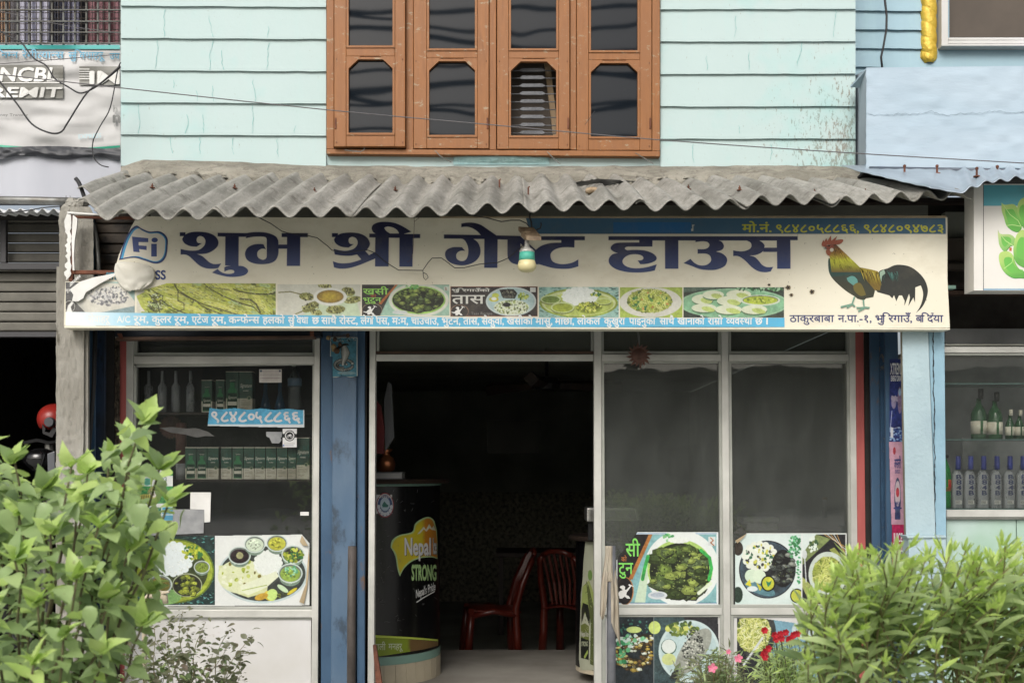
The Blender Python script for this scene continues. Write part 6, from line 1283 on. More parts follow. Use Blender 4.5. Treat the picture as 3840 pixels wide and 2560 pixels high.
ad.text('नेपाली', A(-22, 0)[0], A(84, 0)[0], A(0, 1300)[1], A(0, 1340)[1], (216, 222, 200), .005); ad.text('मनहरू', A(103, 0)[0], A(202, 0)[0], A(0, 1298)[1], A(0, 1336)[1], (216, 222, 200), .005)
ad.rect(*A(20, 280), *A(128, 410), (214, 214, 214)); ad.ell(*A(80, 352), 33, 47, (140, 40, 52), 28); ad.ell(*A(80, 352), 30, 43, (206, 200, 200), 28); ad.ell(*A(80, 355), 28, 40, (60, 84, 130), 28); ad.ell(*A(80, 345), 18, 26, (190, 210, 222), 24); ad.poly([A(60, 350), A(75, 325), (A(92, 345)), A(104, 352), A(98, 366), A(64, 366)], (60, 120, 110))
for q in range(7):
    a_ = .2+q*.46; ad.ell(A(80, 352)[0]+24*math.cos(a_), A(80, 352)[1]+34*math.sin(a_), 6, 8, (214, 220, 226), 12, layer=ad.L)
ad.text('नेपाल', A(32, 0)[0], A(128, 0)[0], A(0, 290)[1], A(0, 304)[1], (226, 220, 216), .01)
rr = random.Random(6)
for _ in range(60):
    u, v = rr.uniform(1410, 1630), rr.uniform(1840, 2360); L = rr.uniform(4, 16); a_ = rr.uniform(-1.4, 1.4); ad.line([(u, v), (u+L*math.cos(a_), v+L*math.sin(a_))], .9, (110, 112, 112), ad.L)
ad.build('advertisement', cnt, MAT['print'])
bk = T('account_book', 'thick ledger book lying on the counter inside the doorway', 'book', (-.86, 7.55, ztop+.045)); MB().box(-1.02, -.74, 7.5, 7.7, ztop+.05, ztop+.085).build('pages', MAT['paper'], bk); MB().box(-1.03, -.735, 7.49, 7.71, ztop+.0855, ztop+.092).build('cover', MAT['greypaper'], bk); MB().box(-1.03, -.735, 7.49, 7.71, ztop+.0445, ztop+.0495).build('cover', MAT['greypaper'], bk)
pt = T('copper_pot', 'small copper water pot standing on the ledger by the door frame', 'pot', (-.87, 7.6, ztop+.092)); MB().lathe([(.036, 0), (.06, .014), (.068, .06), (.055, .096), (.028, .112), (.03, .13), (.05, .155), (.044, .155)], -.86, 7.6, ztop+.0925, 20).build('body', MAT['copper'], pt, smooth=True)
MB().lathe([(.0, 0), (.03, .02), (.02, .06), (0, .08)], -.86, 7.6, ztop+.23, 8).build('sprig', MAT['leafC'], pt)
fm = tag(MB().prism([(1455, 1430), (1468, 1440), (1478, 1640), (1445, 1690), (1440, 1500)], 7.0, .02).build('hanging_towel', MAT['curtain']), 'pale towel hanging just inside the left door jamb', 'towel')
tag(MB().prism([(1411, 1500), (1426, 1520), (1440, 1600), (1438, 1700), (1411, 1700)], 6.75, .05).build('hanging_bag', M('maroon_cloth', (90, 26, 26), (70, 18, 20), 6, .8)), 'maroon bag hanging inside the left door jamb', 'bag')
# right counter with scale
c2 = T('side_counter', 'dark counter with a peeling beer bottle advertisement behind the centre mullion', 'counter', P(2230, 2500, 7.2))
CX2, CY2, R2 = P(2330, 0, 7.4).x, 7.5, W(168, 7.4)
zt2, zb2 = P(0, 2028, 7.3).z, P(0, 2510, 7.3).z
grid('wrap', cylfn(CX2, CY2, R2, zb2, zt2, 1.2, 3.6), 40, 3, MAT['cblack'], c2); MB().lathe([(0, 0), (R2+.04, 0), (R2+.05, .015), (R2+.04, .03), (0, .03)], CX2, CY2, zt2, 40).build('top', MAT['darkwood'], c2); MB().lathe([(R2, 0), (R2, .03)], CX2, CY2, zb2-.03, 40).build('foot_rim', MAT['tile'], c2)
ad = Print(7.0, step=.0004); ad.gain = .6
def cw2(u, v, p):
    dx = (u-CU)/F; rr_ = R2+.003+(7.0-p.y)*.5; a = dx*dx+1; b = -2*(dx*CX2+CY2); c = CX2*CX2+CY2*CY2-rr_*rr_; D = max(0, b*b-4*a*c); t = (-b-math.sqrt(D))/(2*a); return Vector((dx*t, t, EYE+(CV-v)*t/F))
ad.warp = cw2; ad.strip = 10; s2 = 200/523.0; B = lambda x, y: (2140+x*s2, 1960+y*s2)
ad.poly([B(*q) for q in ((145, 175), (235, 178), (235, 1440), (95, 1440), (80, 1330), (95, 900), (100, 700), (118, 540), (125, 380))], (196, 200, 176)); ad.poly([B(*q) for q in ((118, 620), (180, 560), (232, 700), (232, 900), (150, 900), (100, 840))], (170, 186, 110)); ad.poly([B(*q) for q in ((120, 780), (170, 800), (190, 900), (185, 1010), (140, 870), (105, 990), (105, 850))], (40, 44, 38))
ad.poly([B(*q) for q in ((100, 1000), (140, 980), (180, 1010), (180, 1160), (100, 1150))], (120, 130, 70)); ad.text('Nepal Ice', B(100, 0)[0], B(174, 0)[0], B(0, 1060)[1], B(0, 1110)[1], (216, 216, 206), .02, .69); ad.poly([B(*q) for q in ((98, 1120), (180, 1150), (176, 1340), (100, 1320))], (36, 40, 36)); ad.text('STRONG', B(104, 0)[0], B(168, 0)[0], B(0, 1160)[1], B(0, 1205)[1], (206, 214, 180), .02, .69); ad.poly([B(*q) for q in ((128, 1310), (165, 1240), (172, 1270), (140, 1330))], (170, 190, 100)); ad.ell(*B(190, 510), 8, 20, (120, 160, 80)); ad.poly([B(*q) for q in ((150, 560), (180, 620), (232, 860), (232, 1400), (190, 1380), (196, 1000))], (96, 106, 62))
for _ in range(50):
    u, v = rr.uniform(2190, 2228), rr.uniform(2190, 2480); ad.line([(u, v), (u+rr.uniform(2, 8), v+rr.uniform(-8, 8))], 1.2, rr.choice(((60, 66, 40), (190, 200, 150))), ad.L)
ad.build('advertisement', c2)
sc_ = T('weighing_scale', 'steel weighing scale tray on the side counter behind the mullion', 'scale', P(2290, 1990, 7.2)); MB().pquad([(2200, 1902), (2390, 1902), (2402, 1956), (2200, 1956)], 7.1, .25).build('tray', MAT['steelmat'], sc_, bevel=.01); MB().pbox(2206, 2222, 1958, 2024, 7.15, .05).build('foot', MAT['black'], sc_); MB().pbox(2330, 2350, 1958, 2024, 7.15, .05).build('foot', MAT['black'], sc_)
MB().pquad([(2214, 1912), (2380, 1912), (2388, 1948), (2214, 1948)], 7.094, .004).build('tray_rim', MAT['galv'], sc_)
# plastic chairs
def chair(label, x, y, rot):
    t = T('plastic_chair', label, 'chair', (x, y, -.12), 'red plastic chairs inside the shop'); Rm = Matrix.Rotation(rot, 4, 'Z')
    tr = lambda p: Vector((x, y, -.12))+Rm@Vector(p)
    def arc(s, t_):    # seat, facing -x
        u = -.20+.42*t_; w = (.21-.02*t_)*(2*s-1); return tr((u, w, .43+.012*math.cos(s*6.28)*-1-.02*t_+(-.03 if t_ < .04 else 0)))
    grid('seat', arc, 10, 10, MAT['redplastic'], t, thick=.012)
    for w in (-.16, .16): 
        MB().tube([tr((.2, w*1.18, 0)), tr((.19, w*1.12, .22)), tr((.18, w*1.1, .43)), tr((.23, w*1.15, .62)), tr((.31, w*1.0, .80)), tr((.33, w*.8, .84))], [.036, .034, .03, .028, .026, .02], 8).build('rear_post', MAT['redplastic'], t, smooth=True)
        MB().tube([tr((-.21, w*1.25, 0)), tr((-.19, w*1.2, .25)), tr((-.17, w*1.15, .43))], [.036, .032, .028], 8).build('leg', MAT['redplastic'], t, smooth=True)
        MB().tube([tr((-.19, w*1.2, .37)), tr((0, w*1.2, .41)), tr((.18, w*1.15, .37))], .024, 7).build('apron', MAT['redplastic'], t, smooth=True)
    MB().tube([tr((.33, -.13, .84)), tr((.345, -.07, .87)), tr((.35, 0, .88)), tr((.345, .07, .87)), tr((.33, .13, .84))], .022, 7).build('top_rail', MAT['redplastic'], t, smooth=True)
    for k in range(6):
        w = -.115+.046*k; MB().tube([tr((.20, w*.8, .44)), tr((.23, w, .62)), tr((.335, w*1.05, .855))], .013, 5).build('back_slat', MAT['redplastic'], t)
chair('red plastic chair seen from the side in the middle of the doorway', P(1840, 0, 9.0).x, 9.0, math.radians(8))
chair('red plastic chair turned to show its slatted back beside the side counter', P(2150, 0, 9.1).x, 9.2, math.radians(-115))
dt = T('dining_table', 'dark table standing deep in the shop behind the red chairs', 'table', (.45, 10.6, -.12))
MB().box(-.15, 1.05, 10.3, 11.0, .60, .64).build('tabletop', MAT['darkwood'], dt, bevel=.004)
for q, w in ((-.1, 10.35), (1.0, 10.35), (-.1, 10.95), (1.0, 10.95)): MB().box(q-.02, q+.02, w-.02, w+.02, -.12, .599).build('leg', MAT['darkwood'], dt)
tag(MB().prism([(1826, 1575), (2030, 1575), (2020, 1700), (1826, 1700)], 9.8, .02).prism([(1836, 1585), (2015, 1585), (2010, 1690), (1836, 1690)], 9.79, .01).build('wall_frame', M('dim_board', (70, 70, 66), (56, 56, 54), 3, .8)), 'dim framed board on a wall deep inside the shop', 'board')
fan = T('ceiling_fan', 'dark ceiling fan deep inside the doorway', 'fan', (P(2050, 0, 8.4).x, 8.4, 2.05)); fx = P(2050, 0, 8.4).x; fz = P(0, 1440, 8.4).z
MB().tube([(fx, 8.4, fz), (fx, 8.4, 2.32)], .012, 6).build('rod', MAT['black'], fan); MB().lathe([(0, -.05), (.09, -.04), (.11, 0), (.08, .05), (0, .06)], fx, 8.4, fz, 16).build('motor', MAT['black'], fan)
for a in (.3, 2.4, 4.5): MB().tube([(fx+.1*math.cos(a), 8.4+.1*math.sin(a), fz), (fx+.6*math.cos(a), 8.4+.6*math.sin(a), fz-.01)], [.03, .055], 4).build('blade', MAT['darkwood'], fan)
# things behind the right panes
j = T('jar', 'jar with a yellow lid behind the right pane', 'jar', P(3106, 1925, 7.3)); rev_at(3106, 1940, 7.3, [(16, 0), (18, 3), (18, 62), (15, 68)], MAT['bottleclear'], 'glass', parent=j); rev_at(3106, 1872, 7.3, [(18, 0), (18, 9)], M('yellow_lid', (150, 124, 40), None, rough=.5), 'lid', parent=j)
tag(MB().pbox(2786, 2924, 1940, 1960, 7.2, .2).pbox(2800, 2916, 1962, 1990, 7.22, .18).build('steel_tray', MAT['steelmat'], bevel=.006), 'steel trays stacked behind the right pane', 'tray')
tag(MB().pquad([(2756, 1950), (2800, 1990), (2800, 2000), (2756, 2000)], 7.0, .1).build('red_cloth', MAT['redplastic']), 'red cloth behind the lower left corner of the right pane', 'cloth')
MBk = MB().pbox(2520, 3180, 1990, 2050, 7.1, .7); tag(MBk.build('kitchen_table', MAT['darkwood']), 'dark table behind the two right panes', 'table')
tag(MB().pbox(2930, 3190, 1380, 1830, 9.0, .03).build('green_partition', M('dim_green_wall', (96, 116, 100), (84, 104, 90), 3, .8)), 'dim green painted partition behind the right pane', 'partition')
# iron pipe, rag on a post, leaning plank
tag(MB().tube([P(1321, 2047, 6.1), P(1318, 2300, 6.1), P(1316, 2750, 6.1)], W(16, 6.1), 12).build('iron_pipe', M('dull_iron', (82, 76, 72), (66, 60, 56), 12, .6, .3, 50), smooth=True), 'dark iron pipe standing in front of the blue steel post', 'pipe')
tag(MB().hexa([P(1398, 2418, 6.3), P(1410, 2418, 6.3), P(1445, 2640, 6.2), P(1415, 2640, 6.2)], .03).build('leaning_plank', MAT['rust']), 'narrow reddish plank leaning against the foot of the door frame', 'plank')
tag(MB().tube([P(2292, 2045, 6.16), P(2292, 2400, 6.16), P(2293, 2750, 6.16)], W(17, 6.16), 12).build('grey_post', M('grey_post_paint', (110, 112, 116), (84, 86, 92), 8, .7, .7, 40), smooth=True), 'grey round post with a rag over its top in front of the middle window', 'post')
def ragfn(s, t):
    if s < .5: uL, uR, vb = 2257, 2286, 2322
    u = 2270+34*s+(-14*(1-s)*t*1.6 if s < .5 else (26*(s-.5)*t*1.9)); ln = 2300+22*math.sin(s*9) if s < .42 else (2180 if s < .58 else 2330+90*(s-.58)/.42)
    v = 2046+(ln-2046)*t; b = math.cos((s-.5)*3.0)
    return P(u+2.5*math.sin(t*8+s*4), v, 6.16-.035*b-.012*math.sin(s*22)*t)
grid('hanging_rag', ragfn, 44, 24, MAT['cloth'], None, thick=.003); tag(bpy.data.objects['hanging_rag'], 'long dirty white rag draped over the grey post', 'rag')
# ---------------------------------------------------------------- left neighbour
ln = T('left_neighbour_building', 'pale building at the left with a barred window and a dark shuttered shop below', 'building', P(100, 2600, 7.2))
MB().pbox(-700, 470, 585, 742, 6.97, .2).build('wall', MAT['whitepaint'], ln); MB().pbox(-700, 470, -800, 172, 7.75, .1).build('inner_wall', M('dim_room_wall', (96, 94, 98), (70, 68, 72), 3, .9), ln)
MB().pbox(-700, 470, 165, 565, 7.25, .2).build('wall', MAT['whitepaint'], ln)
for u0, u1, col in ((0, 40, (150, 120, 96)), (66, 190, (176, 176, 190)), (230, 300, (150, 150, 170)), (330, 452, (150, 110, 116)), (190, 230, (90, 92, 104))):
    grid('curtain', lambda s, t, a=u0, b=u1: P(a+(b-a)*s, -300+480*t, 7.6+.02*math.sin(s*26)), 30, 2, M('curtain_%d' % u0, col, tuple(int(q*.8) for q in col), 3, .9, stretch=(3, 1, .2)), ln)
for i, u in enumerate(range(22, 460, 43)): MB().pbox(u-3, u+3, -500, 172, 7.2, .012).build('window_bar', MAT['grillegrey'], ln)
for i, v in enumerate((-120, -80, -40, 0, 37, 80, 121, 162)): MB().pbox(-40, 458, v-2.2, v+2.2, 7.188, .01).build('window_bar', MAT['grillegrey'], ln)
mb = MB()
for u in range(10, 460, 21): mb.pbox(u-1, u+1, -500, 172, 7.4, .004)
for v in range(-120, 172, 21): mb.pbox(-40, 458, v-1, v+1, 7.41, .004)
tag(mb.build('wire_mesh', MAT['darkwood'], ln), kind='stuff')
sm = T('left_shutter_shop', 'dark roller shutter shop front half hidden by the big leafed shrub', 'shop', P(80, 2600, 6.9))
for i in range(12): MB().pbox(-500, 232, 800+i*37, 834+i*37, 6.62+.01*(i % 2), .03).build('shutter_slat', MAT['shutter'], sm, bevel=.008)
MB().pbox(-500, 226, 985, 1010, 6.55, .03).build('rail', M('dark_grey_frame', (58, 58, 60), None, rough=.5), sm, bevel=.003); MB().pbox(0, 22, 800, 984, 6.55, .03).build('rail', bpy.data.materials['dark_grey_frame'], sm, bevel=.003)
MB().pbox(-500, 232, 1244, 1262, 6.58, .06).build('bottom_rail', bpy.data.materials['dark_grey_frame'], sm); MB().pbox(-500, 240, 790, 812, 6.45, .1).build('beam', MAT['near_black'], sm)
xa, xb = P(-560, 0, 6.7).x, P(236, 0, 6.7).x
MB().box(xb-.02, xb+.04, 6.7, 10.6, -.1, 3).build('side_wall', MAT['near_black'], sm); MB().box(xa-.1, xa, 6.7, 10.6, -.1, 3).build('side_wall', MAT['near_black'], sm); MB().box(xa, xb, 6.75, 10.6, 2.5, 2.6).build('ceiling', MAT['near_black'], sm)
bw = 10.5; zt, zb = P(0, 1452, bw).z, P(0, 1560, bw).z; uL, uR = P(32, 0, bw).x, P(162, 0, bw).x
MB().box(xa-1, uL, bw, bw+.1, -.1, 3).build('back_wall', MAT['near_black'], sm); MB().box(uR, xb+1, bw, bw+.1, -.1, 3).build('back_wall', MAT['near_black'], sm); MB().box(uL, uR, bw, bw+.1, zt, 3).build('back_wall', MAT['near_black'], sm); MB().box(uL, uR, bw, bw+.1, -.1, zb).build('back_wall', MAT['near_black'], sm)
for a, b in ((48, 68), (76, 92), (108, 124), (136, 141)): MB().pbox(a, b, 1452, 1560, bw-.02, .05).build('window_post', MAT['black'], sm)
MB().pbox(32, 162, 1470, 1475, bw-.03, .04).build('window_post', MAT['black'], sm)
hg = tag(MB().box(-8.5, -4.2, 12.5, 12.8, 0, 3.4).build('garden_hedge', M('garden_green', (120, 160, 70), (60, 96, 40), 6, .9, 1, 20), None), 'bright green garden hedge glimpsed through the far window of the dark left shop', 'hedge')
# helmet on a parked motorcycle
HD = 6.95; hl = T('helmet', 'red motorcycle helmet with a round black badge beside the concrete pillar', 'helmet', P(200, 1620, HD))
c = P(203, 1572, HD); R0 = W(58, HD)
def hf(s, t):
    a = s*2*math.pi; b = t*math.pi*.72; r = R0*(1+.03*math.cos(2*a)); return c+Vector((r*math.sin(b)*math.cos(a)*.95, -r*math.sin(b)*math.sin(a)*1.15, r*math.cos(b)*.95))
grid('shell', hf, 32, 18, M('red_shell', (128, 34, 28), None, rough=.35, spec=.4), hl, thick=.008)
MB().lathe([(0, 0), (.022, .0), (.027, .004), (.027, .01), (0, .012)], 0, 0, 0, 18)
bp_ = P(185, 1582, HD-.125); mb = MB(); vs = []
for r, y in ((.0, -.012), (.028, -.012), (.031, 0), (.031, .02)): vs += [(bp_.x+r*math.cos(k/18*6.283), bp_.y+y, bp_.z+r*math.sin(k/18*6.283)) for k in range(18)]
mb.add(vs, [(j*18+k, j*18+(k+1) % 18, (j+1)*18+(k+1) % 18, (j+1)*18+k) for j in range(3) for k in range(18)]); mb.build('badge', M('badge_grey', (60, 62, 66), None, rough=.4), hl)
MB().prism([(158, 1590), (170, 1605), (168, 1618), (185, 1622), (200, 1600), (212, 1612), (195, 1640), (160, 1625)], HD-.11, .03).build('visor_hinge', MAT['black'], hl)
mc = T('motorcycle', 'black motorcycle standing in the dark left shop under the red helmet', 'motorcycle', P(175, 2300, 7.1))
MT = M('glossy_black', (14, 14, 15), None, rough=.15, spec=.6)
def wheel(u, v, r):
    cc = P(u, v, 7.15); rr_ = W(r, 7.15); mb = MB(); mb.tube([(cc.x+rr_*math.cos(a), cc.y, cc.z+rr_*math.sin(a)) for a in np.linspace(0, 6.283, 28)], .045, 8); w_ = mb.build('wheel', MAT['black'], mc, smooth=True)
    for k in range(6): MB().tube([cc, (cc.x+rr_*.92*math.cos(k*1.047), cc.y, cc.z+rr_*.92*math.sin(k*1.047))], .008, 5).build('spoke', MAT['galv'], w_)
wheel(170, 2300, 150); wheel(-420, 2300, 150)
MB().tube([P(u, v, 7.1) for u, v in ((170, 2300), (175, 2000), (190, 1760), (186, 1660))], [.03, .03, .035, .03], 8).build('fork', MAT['galv'], mc)
MB().lathe([(0, -.08), (.06, -.06), (.11, 0), (.10, .05), (.04, .08), (0, .085)], P(178, 0, 7.1).x, 7.0, P(0, 1730, 7.1).z, 16).build('headlamp', MT, mc, smooth=True)
MB().hexa([P(120, 1740, 6.95), P(152, 1680, 6.95), P(170, 1700, 6.9), P(150, 1760, 6.9)], .04).build('mirror', MT, mc, bevel=.005); MB().hexa([P(176, 1700, 6.9), P(205, 1690, 6.9), P(206, 1760, 6.9), P(178, 1770, 6.9)], .04).build('fairing', M('grey_fairing', (90, 92, 96), None, rough=.2, spec=.6), mc, bevel=.006)
MB().tube([P(u, v, 7.05) for u, v in ((90, 1660), (140, 1650), (186, 1660), (230, 1650))], .012, 6).build('handlebar', MAT['black'], mc); MB().hexa([P(-300, 1850, 7), P(120, 1850, 7), P(100, 2080, 7), P(-240, 2120, 7)], .25).build('fuel_tank', MT, mc, bevel=.06); MB().hexa([P(-560, 1880, 7), P(-300, 1900, 7), P(-300, 1960, 7), P(-560, 1940, 7)], .22).build('seat', MAT['black'], mc, bevel=.04)
# remittance banner
bn = T('bank_banner', 'sagging white money transfer banner below the barred window', 'banner', P(200, 540, 7.0))
def bpt(u, v):
    fold = .006*math.sin(u*.02+v*.035)+.004*math.sin(v*.07-u*.012)+.009*vn(u*.012, v*.03)
    return P(u, v+(10*math.sin((u-40)/400*3.14) if v > 480 else 0), 7.0-fold-.02)
grid('banner_cloth', lambda s, t: bpt(-400+852*s, 170+392*t), 200, 90, M('banner_fabric', (178, 178, 177), (165, 165, 164), 3, .55, .2, 10), bn)
b = Print(7.0); b.warp = lambda u, v, p: bpt(u, v)-Vector((0, .010+.0003*b.L, 0)); b.gain = .8
def fine(fn, u0, u1, v0, v1, col, nu=14, nv=3):
    b.L += 1
    nu *= 3; nv *= 2
    for i in range(nu):
        for j in range(nv): b.rect(u0+(u1-u0)*i/nu, v0+(v1-v0)*j/nv, u0+(u1-u0)*(i+1)/nu, v0+(v1-v0)*(j+1)/nv, col, b.L)
fine(None, -400, 452, 172, 187, (60, 160, 156)); fine(None, -400, 452, 548, 556, (60, 170, 140), 26, 1); fine(None, -120, 240, 247, 372, (128, 128, 122), 10, 5); fine(None, 300, 452, 252, 322, (128, 128, 122), 6, 3)
b.text('िनम~न', -14, 72, 198, 220, (90, 160, 190), .01); b.text('रेमीट~यान~स', 86, 243, 198, 222, (90, 160, 190), .01); b.text('सुिवधाहरू', 260, 396, 200, 224, (90, 160, 190), .01); b.text('उप', 414, 452, 204, 226, (90, 160, 190), .01)
b.text('NCBL', 2, 218, 258, 308, (226, 226, 222), .028, .69, skew=.18); b.text('REMIT', -30, 230, 332, 368, (226, 226, 222), .028, .69, skew=.18); fine(None, -120, 238, 313, 316, (226, 226, 222), 10, 1)
b.text('IM', 342, 450, 272, 318, (226, 226, 222), .03, .69)
for k in range(5): fine(None, 302, 340, 262+k*9, 266+k*9, (226, 226, 222), 2, 1)
b.text('oney Transfer', -4, 112, 430, 440, (130, 130, 128), .01, .69); b.text('EXPRESS', 300, 385, 500, 516, (170, 200, 206), .01, .69); b.text('h', 430, 446, 400, 426, (150, 152, 150), .02, .69); b.text('n', 430, 456, 434, 464, (120, 122, 120), .04, .52); b.text('Te', 430, 450, 470, 480, (150, 150, 150), .01, .69)
b.build('banner_print', bn)
tag(grid('black_tarpaulin', lambda s, t: P(-400+852*s, 556+8*math.sin(s*7)+(40+8*math.sin(s*19))*t, 6.95-.02*math.sin(t*3.1)-.015*vn(s*30, t*4)), 90, 8, MAT['tarp'], None), 'black plastic tarpaulin folded under the white banner', 'tarpaulin')
tag(MB().tube([P(-500, 742, 6.4), P(150, 753, 6.4), P(310, 757, 6.4)], W(15, 6.4), 14).build('steel_pipe', MAT['galv'], smooth=True), 'grey steel pipe tied on top of the concrete pillar', 'pipe')
tag(MB().tube([P(u, v, 6.36) for u, v in ((248, 734), (246, 760), (250, 774))], .002, 5).tube([P(u, v, 6.36) for u, v in ((262, 734), (267, 752), (263, 770), (268, 800))], .002, 5).build('tie_wire', MAT['galv']), 'wire tying the steel pipe to the concrete pillar', 'wire')
def lroof(s, t):
    x0_, x1_ = P(-500, 0, 6.3).x, P(225, 0, 6.3).x; x = x0_+(x1_-x0_)*s; return Vector((x, 7.1-.8*t, P(0, 790, 6.3).z+.16*(1-t)*.5+.012*math.sin(x*2*math.pi/.062)))
tag(grid('white_awning', lroof, 220, 3, M('white_corrugated', (200, 202, 204), (180, 182, 184), 3, .5), None, thick=.003), 'white finely corrugated awning over the dark left shop', 'awning')
# ---------------------------------------------------------------- right neighbour
rn = T('right_neighbour_building', 'pale blue building at the right with a box balcony, gold column and grey boards', 'building', P(3550, 2600, 7.3))
MB().pbox(3180, 4600, 170, 640, 7.3, .2).build('wall', MAT['boardblue'], rn); MB().pbox(3180, 3560, -800, 171, 7.3, .2).build('wall', MAT['boardblue'], rn)
for k in range(-7, 5):
    vb = 39+70.5*k; vt = vb-69.5
    if vb < 330: board(3190, 3472, vt, vb, .012, 7.28, MAT['boardblue'], rn, 90+k, .014)
MB().prism([(3470, 182), (4600, 182), (4600, 262), (3470, 262)], 7.27, .02).build('plain_strip', MAT['boardblue'], rn)
MB().pbox(3560, 4600, -500, 140, 7.36, .02).build('window_screen', MAT['screen'], rn)
MB().pbox(3531, 3556, -500, 172, 7.22, .1).build('window_frame', MAT['white'], rn, bevel=.003); MB().pbox(3556.5, 4600, 141, 151, 7.24, .1).build('window_frame', MAT['white'], rn, bevel=.003); MB().pbox(3556.5, 4600, 152, 164, 7.22, .12).build('window_frame', MAT['white'], rn, bevel=.003); MB().pbox(3531, 4600, 164.5, 173, 7.20, .14).build('window_sill', MAT['white'], rn, bevel=.003)
def gcol(s, t):
    a = s*math.pi; v = -500+722*t; r = W(31, 7.2)*(.84+.16*abs(math.sin((v/57.0-s*.9)*math.pi))**.45); r *= (1 if v < 200 else max(.35, 1-((v-200)/26)**2*.6)); r += .004*vn(s*14, v*.09)*(1 if v > 150 else .2)
    cx_ = P(3499, 0, 7.2).x; return Vector((cx_-r*math.cos(a), 7.28-r*math.sin(a)*.9, P(0, v, 7.2).z))
grid('gold_column', gcol, 26, 240, MAT['gold'], rn)
def balf(s, t):
    u = 3248+1300*s; v = 262-10*min(1, s*3.5)+(372+6)*t; return P(u+(2*vn(t*20, 1) if s == 0 else 0), v+(0 if 0 < t < 1 else 1.6*vn(s*120, 2)), 6.42-.004*vn(s*30, t*12))
grid('balcony_front', balf, 120, 40, MAT['balc'], rn)
grid('balcony_side', lambda s, t: P(3203+45*s, 285-23*s+(340+15*s)*t, 7.0+(6.42-7.0)*s), 4, 20, MAT['balc2'], rn); MB().pquad([(3249, 254), (4600, 240), (4600, 262), (3249, 262)], 6.43, .3).build('balcony_top', MAT['balc'], rn)
mb = MB(); rr = random.Random(14); pv = 430; L = [(3210, 436)]
for i in range(90): pv = 428+(pv-428)*.85+rr.uniform(-6, 6); L.append((3252+i*9, pv))
for (a, b_), (c_, e) in zip(L[1:-1], L[2:]):
    w = rr.uniform(.5, 1.3); mb.add([P(a, b_-w, 6.4145), P(c_, e-w, 6.4145), P(c_, e+w, 6.4145), P(a, b_+w, 6.4145)], [(0, 1, 2, 3)])
tag(mb.build('crack', M('balcony_crack', (128, 142, 152), None, rough=.9), rn), kind='stuff')
MB().pbox(3252, 4600, 631, 640, 6.45, .6).build('balcony_floor', MAT['near_black'], rn)
tag(MB().tube([P(3260, 633, 6.36), P(4600, 654, 6.36)], W(9, 6.36), 12).build('dark_pipe', M('slate_pipe', (70, 80, 92), None, rough=.4), smooth=True), 'dark slate pipe running under the pale balcony', 'pipe')
tag(MB().tube([P(u, v, 7.1) for u, v in ((3316, -200), (3318, 0), (3325, 60), (3324, 110), (3312, 180), (3304, 215), (3308, 253))], .007, 6).build('drop_cable', MAT['cable'], smooth=True), 'black cable hanging down the grey boards above the balcony', 'cable')
# galvanised sheet over the right shop
gs = T('metal_awning', 'bright galvanised corrugated sheet awning at the right', 'awning', P(3600, 700, 6.2))
def gsf(s, t):
    ub = 3155+1500*s; vb = 620+16*s+(12 if s < .03 else 0)*0; ef = [(3210, 640), (3420, 690), (3590, 724), (3622, 716), (3650, 700), (3690, 688), (3710, 678), (3760, 678), (3800, 668), (3860, 664), (4700, 650)]
    uf = 3210+(4700-3210)*s**1.05
    for (a, b_), (c_, e) in zip(ef[:-1], ef[1:]):
        if uf <= c_: vf = b_+(e-b_)*(uf-a)/(c_-a); break
    else: vf = 650
    A_ = P(ub, vb, 6.5); B_ = P(uf, vf, 5.55 if s > .2 else 6.3-.75*(s/.2)); w = .010*math.sin((ub)*2*math.pi/58)*min(1, max(.12, (uf-3560)/80)); q = A_.lerp(B_, t); q.z += w; return q
grid('sheet', gsf, 240, 14, MAT['galvsheet'], gs, thick=.003)
for u, v in ((3392, 640), (3514, 640), (3740, 642), (3663, 650)):
    p = P(u, v, 6.2 if u != 3663 else 5.9); MB().lathe([(.02, -.01), (.018, -.004), (.006, 0), (.006, .03), (.009, .03), (.009, .04), (0, .045)], p.x, p.y, p.z-.01, 8).build('bolt', MAT['rust'], gs)
rsn = T('leaf_sign', 'white shop sign with painted heart shaped green leaves at the far right', 'sign', P(3750, 1090, 5.75))
MB().pbox(3652, 4500, 690, 1089, 5.75, .12).build('panel', M('white_sign_panel', (214, 212, 206), (204, 202, 196), 3, .5), rsn)
p = Print(5.75); p.gain = .85; p.rect(3688, 694, 4500, 772, (96, 172, 186)); p.rect(3688, 1083, 4500, 1087, (80, 150, 190)); p.line([(3688, 692), (3688, 1089)], 2.2, (30, 40, 50))
def leafp(s, g0=(96, 170, 76), g1=(180, 210, 120)):
    q = path(s, 3252, 640, .3825, 4); cy = sum(a[1] for a in q)/len(q); cx_ = sum(a[0] for a in q)/len(q); p.poly([(x+1.5, y+2) for x, y in q], (60, 120, 60)); p.poly(q, lambda u, v: tuple(a+(b_-a)*max(0, min(1, .5+(cy-v)*.012+(cx_-u)*.006)) for a, b_ in zip(g0, g1)))
    p.poly([(cx_+(x-cx_)*.6, cy+(y-cy)*.6) for x, y in q], (110, 184, 84)); return cx_, cy
leafp('c1318,312 s1350,335 s1440,330 s1485,400 s1520,520 s1490,590 s1440,595 s1370,545 s1340,460 s1318,390'); leafp('c1537,262 s1490,300 s1470,370 s1480,440 s1510,510 s1537,570 c1600,600 c1700,400'); leafp('c1280,575 s1310,620 s1400,625 s1445,660 s1445,720 s1400,740 s1350,790 s1300,740 s1285,660', (120, 180, 96), (200, 214, 150))
leafp('s1290,850 s1310,800 s1380,790 s1430,830 s1450,900 s1500,970 c1600,1000 c1600,1060 s1500,1050 s1430,1050 s1360,1010 s1310,940'); leafp('s1540,580 s1470,620 s1435,740 s1440,850 s1480,920 c1620,980 c1700,700')
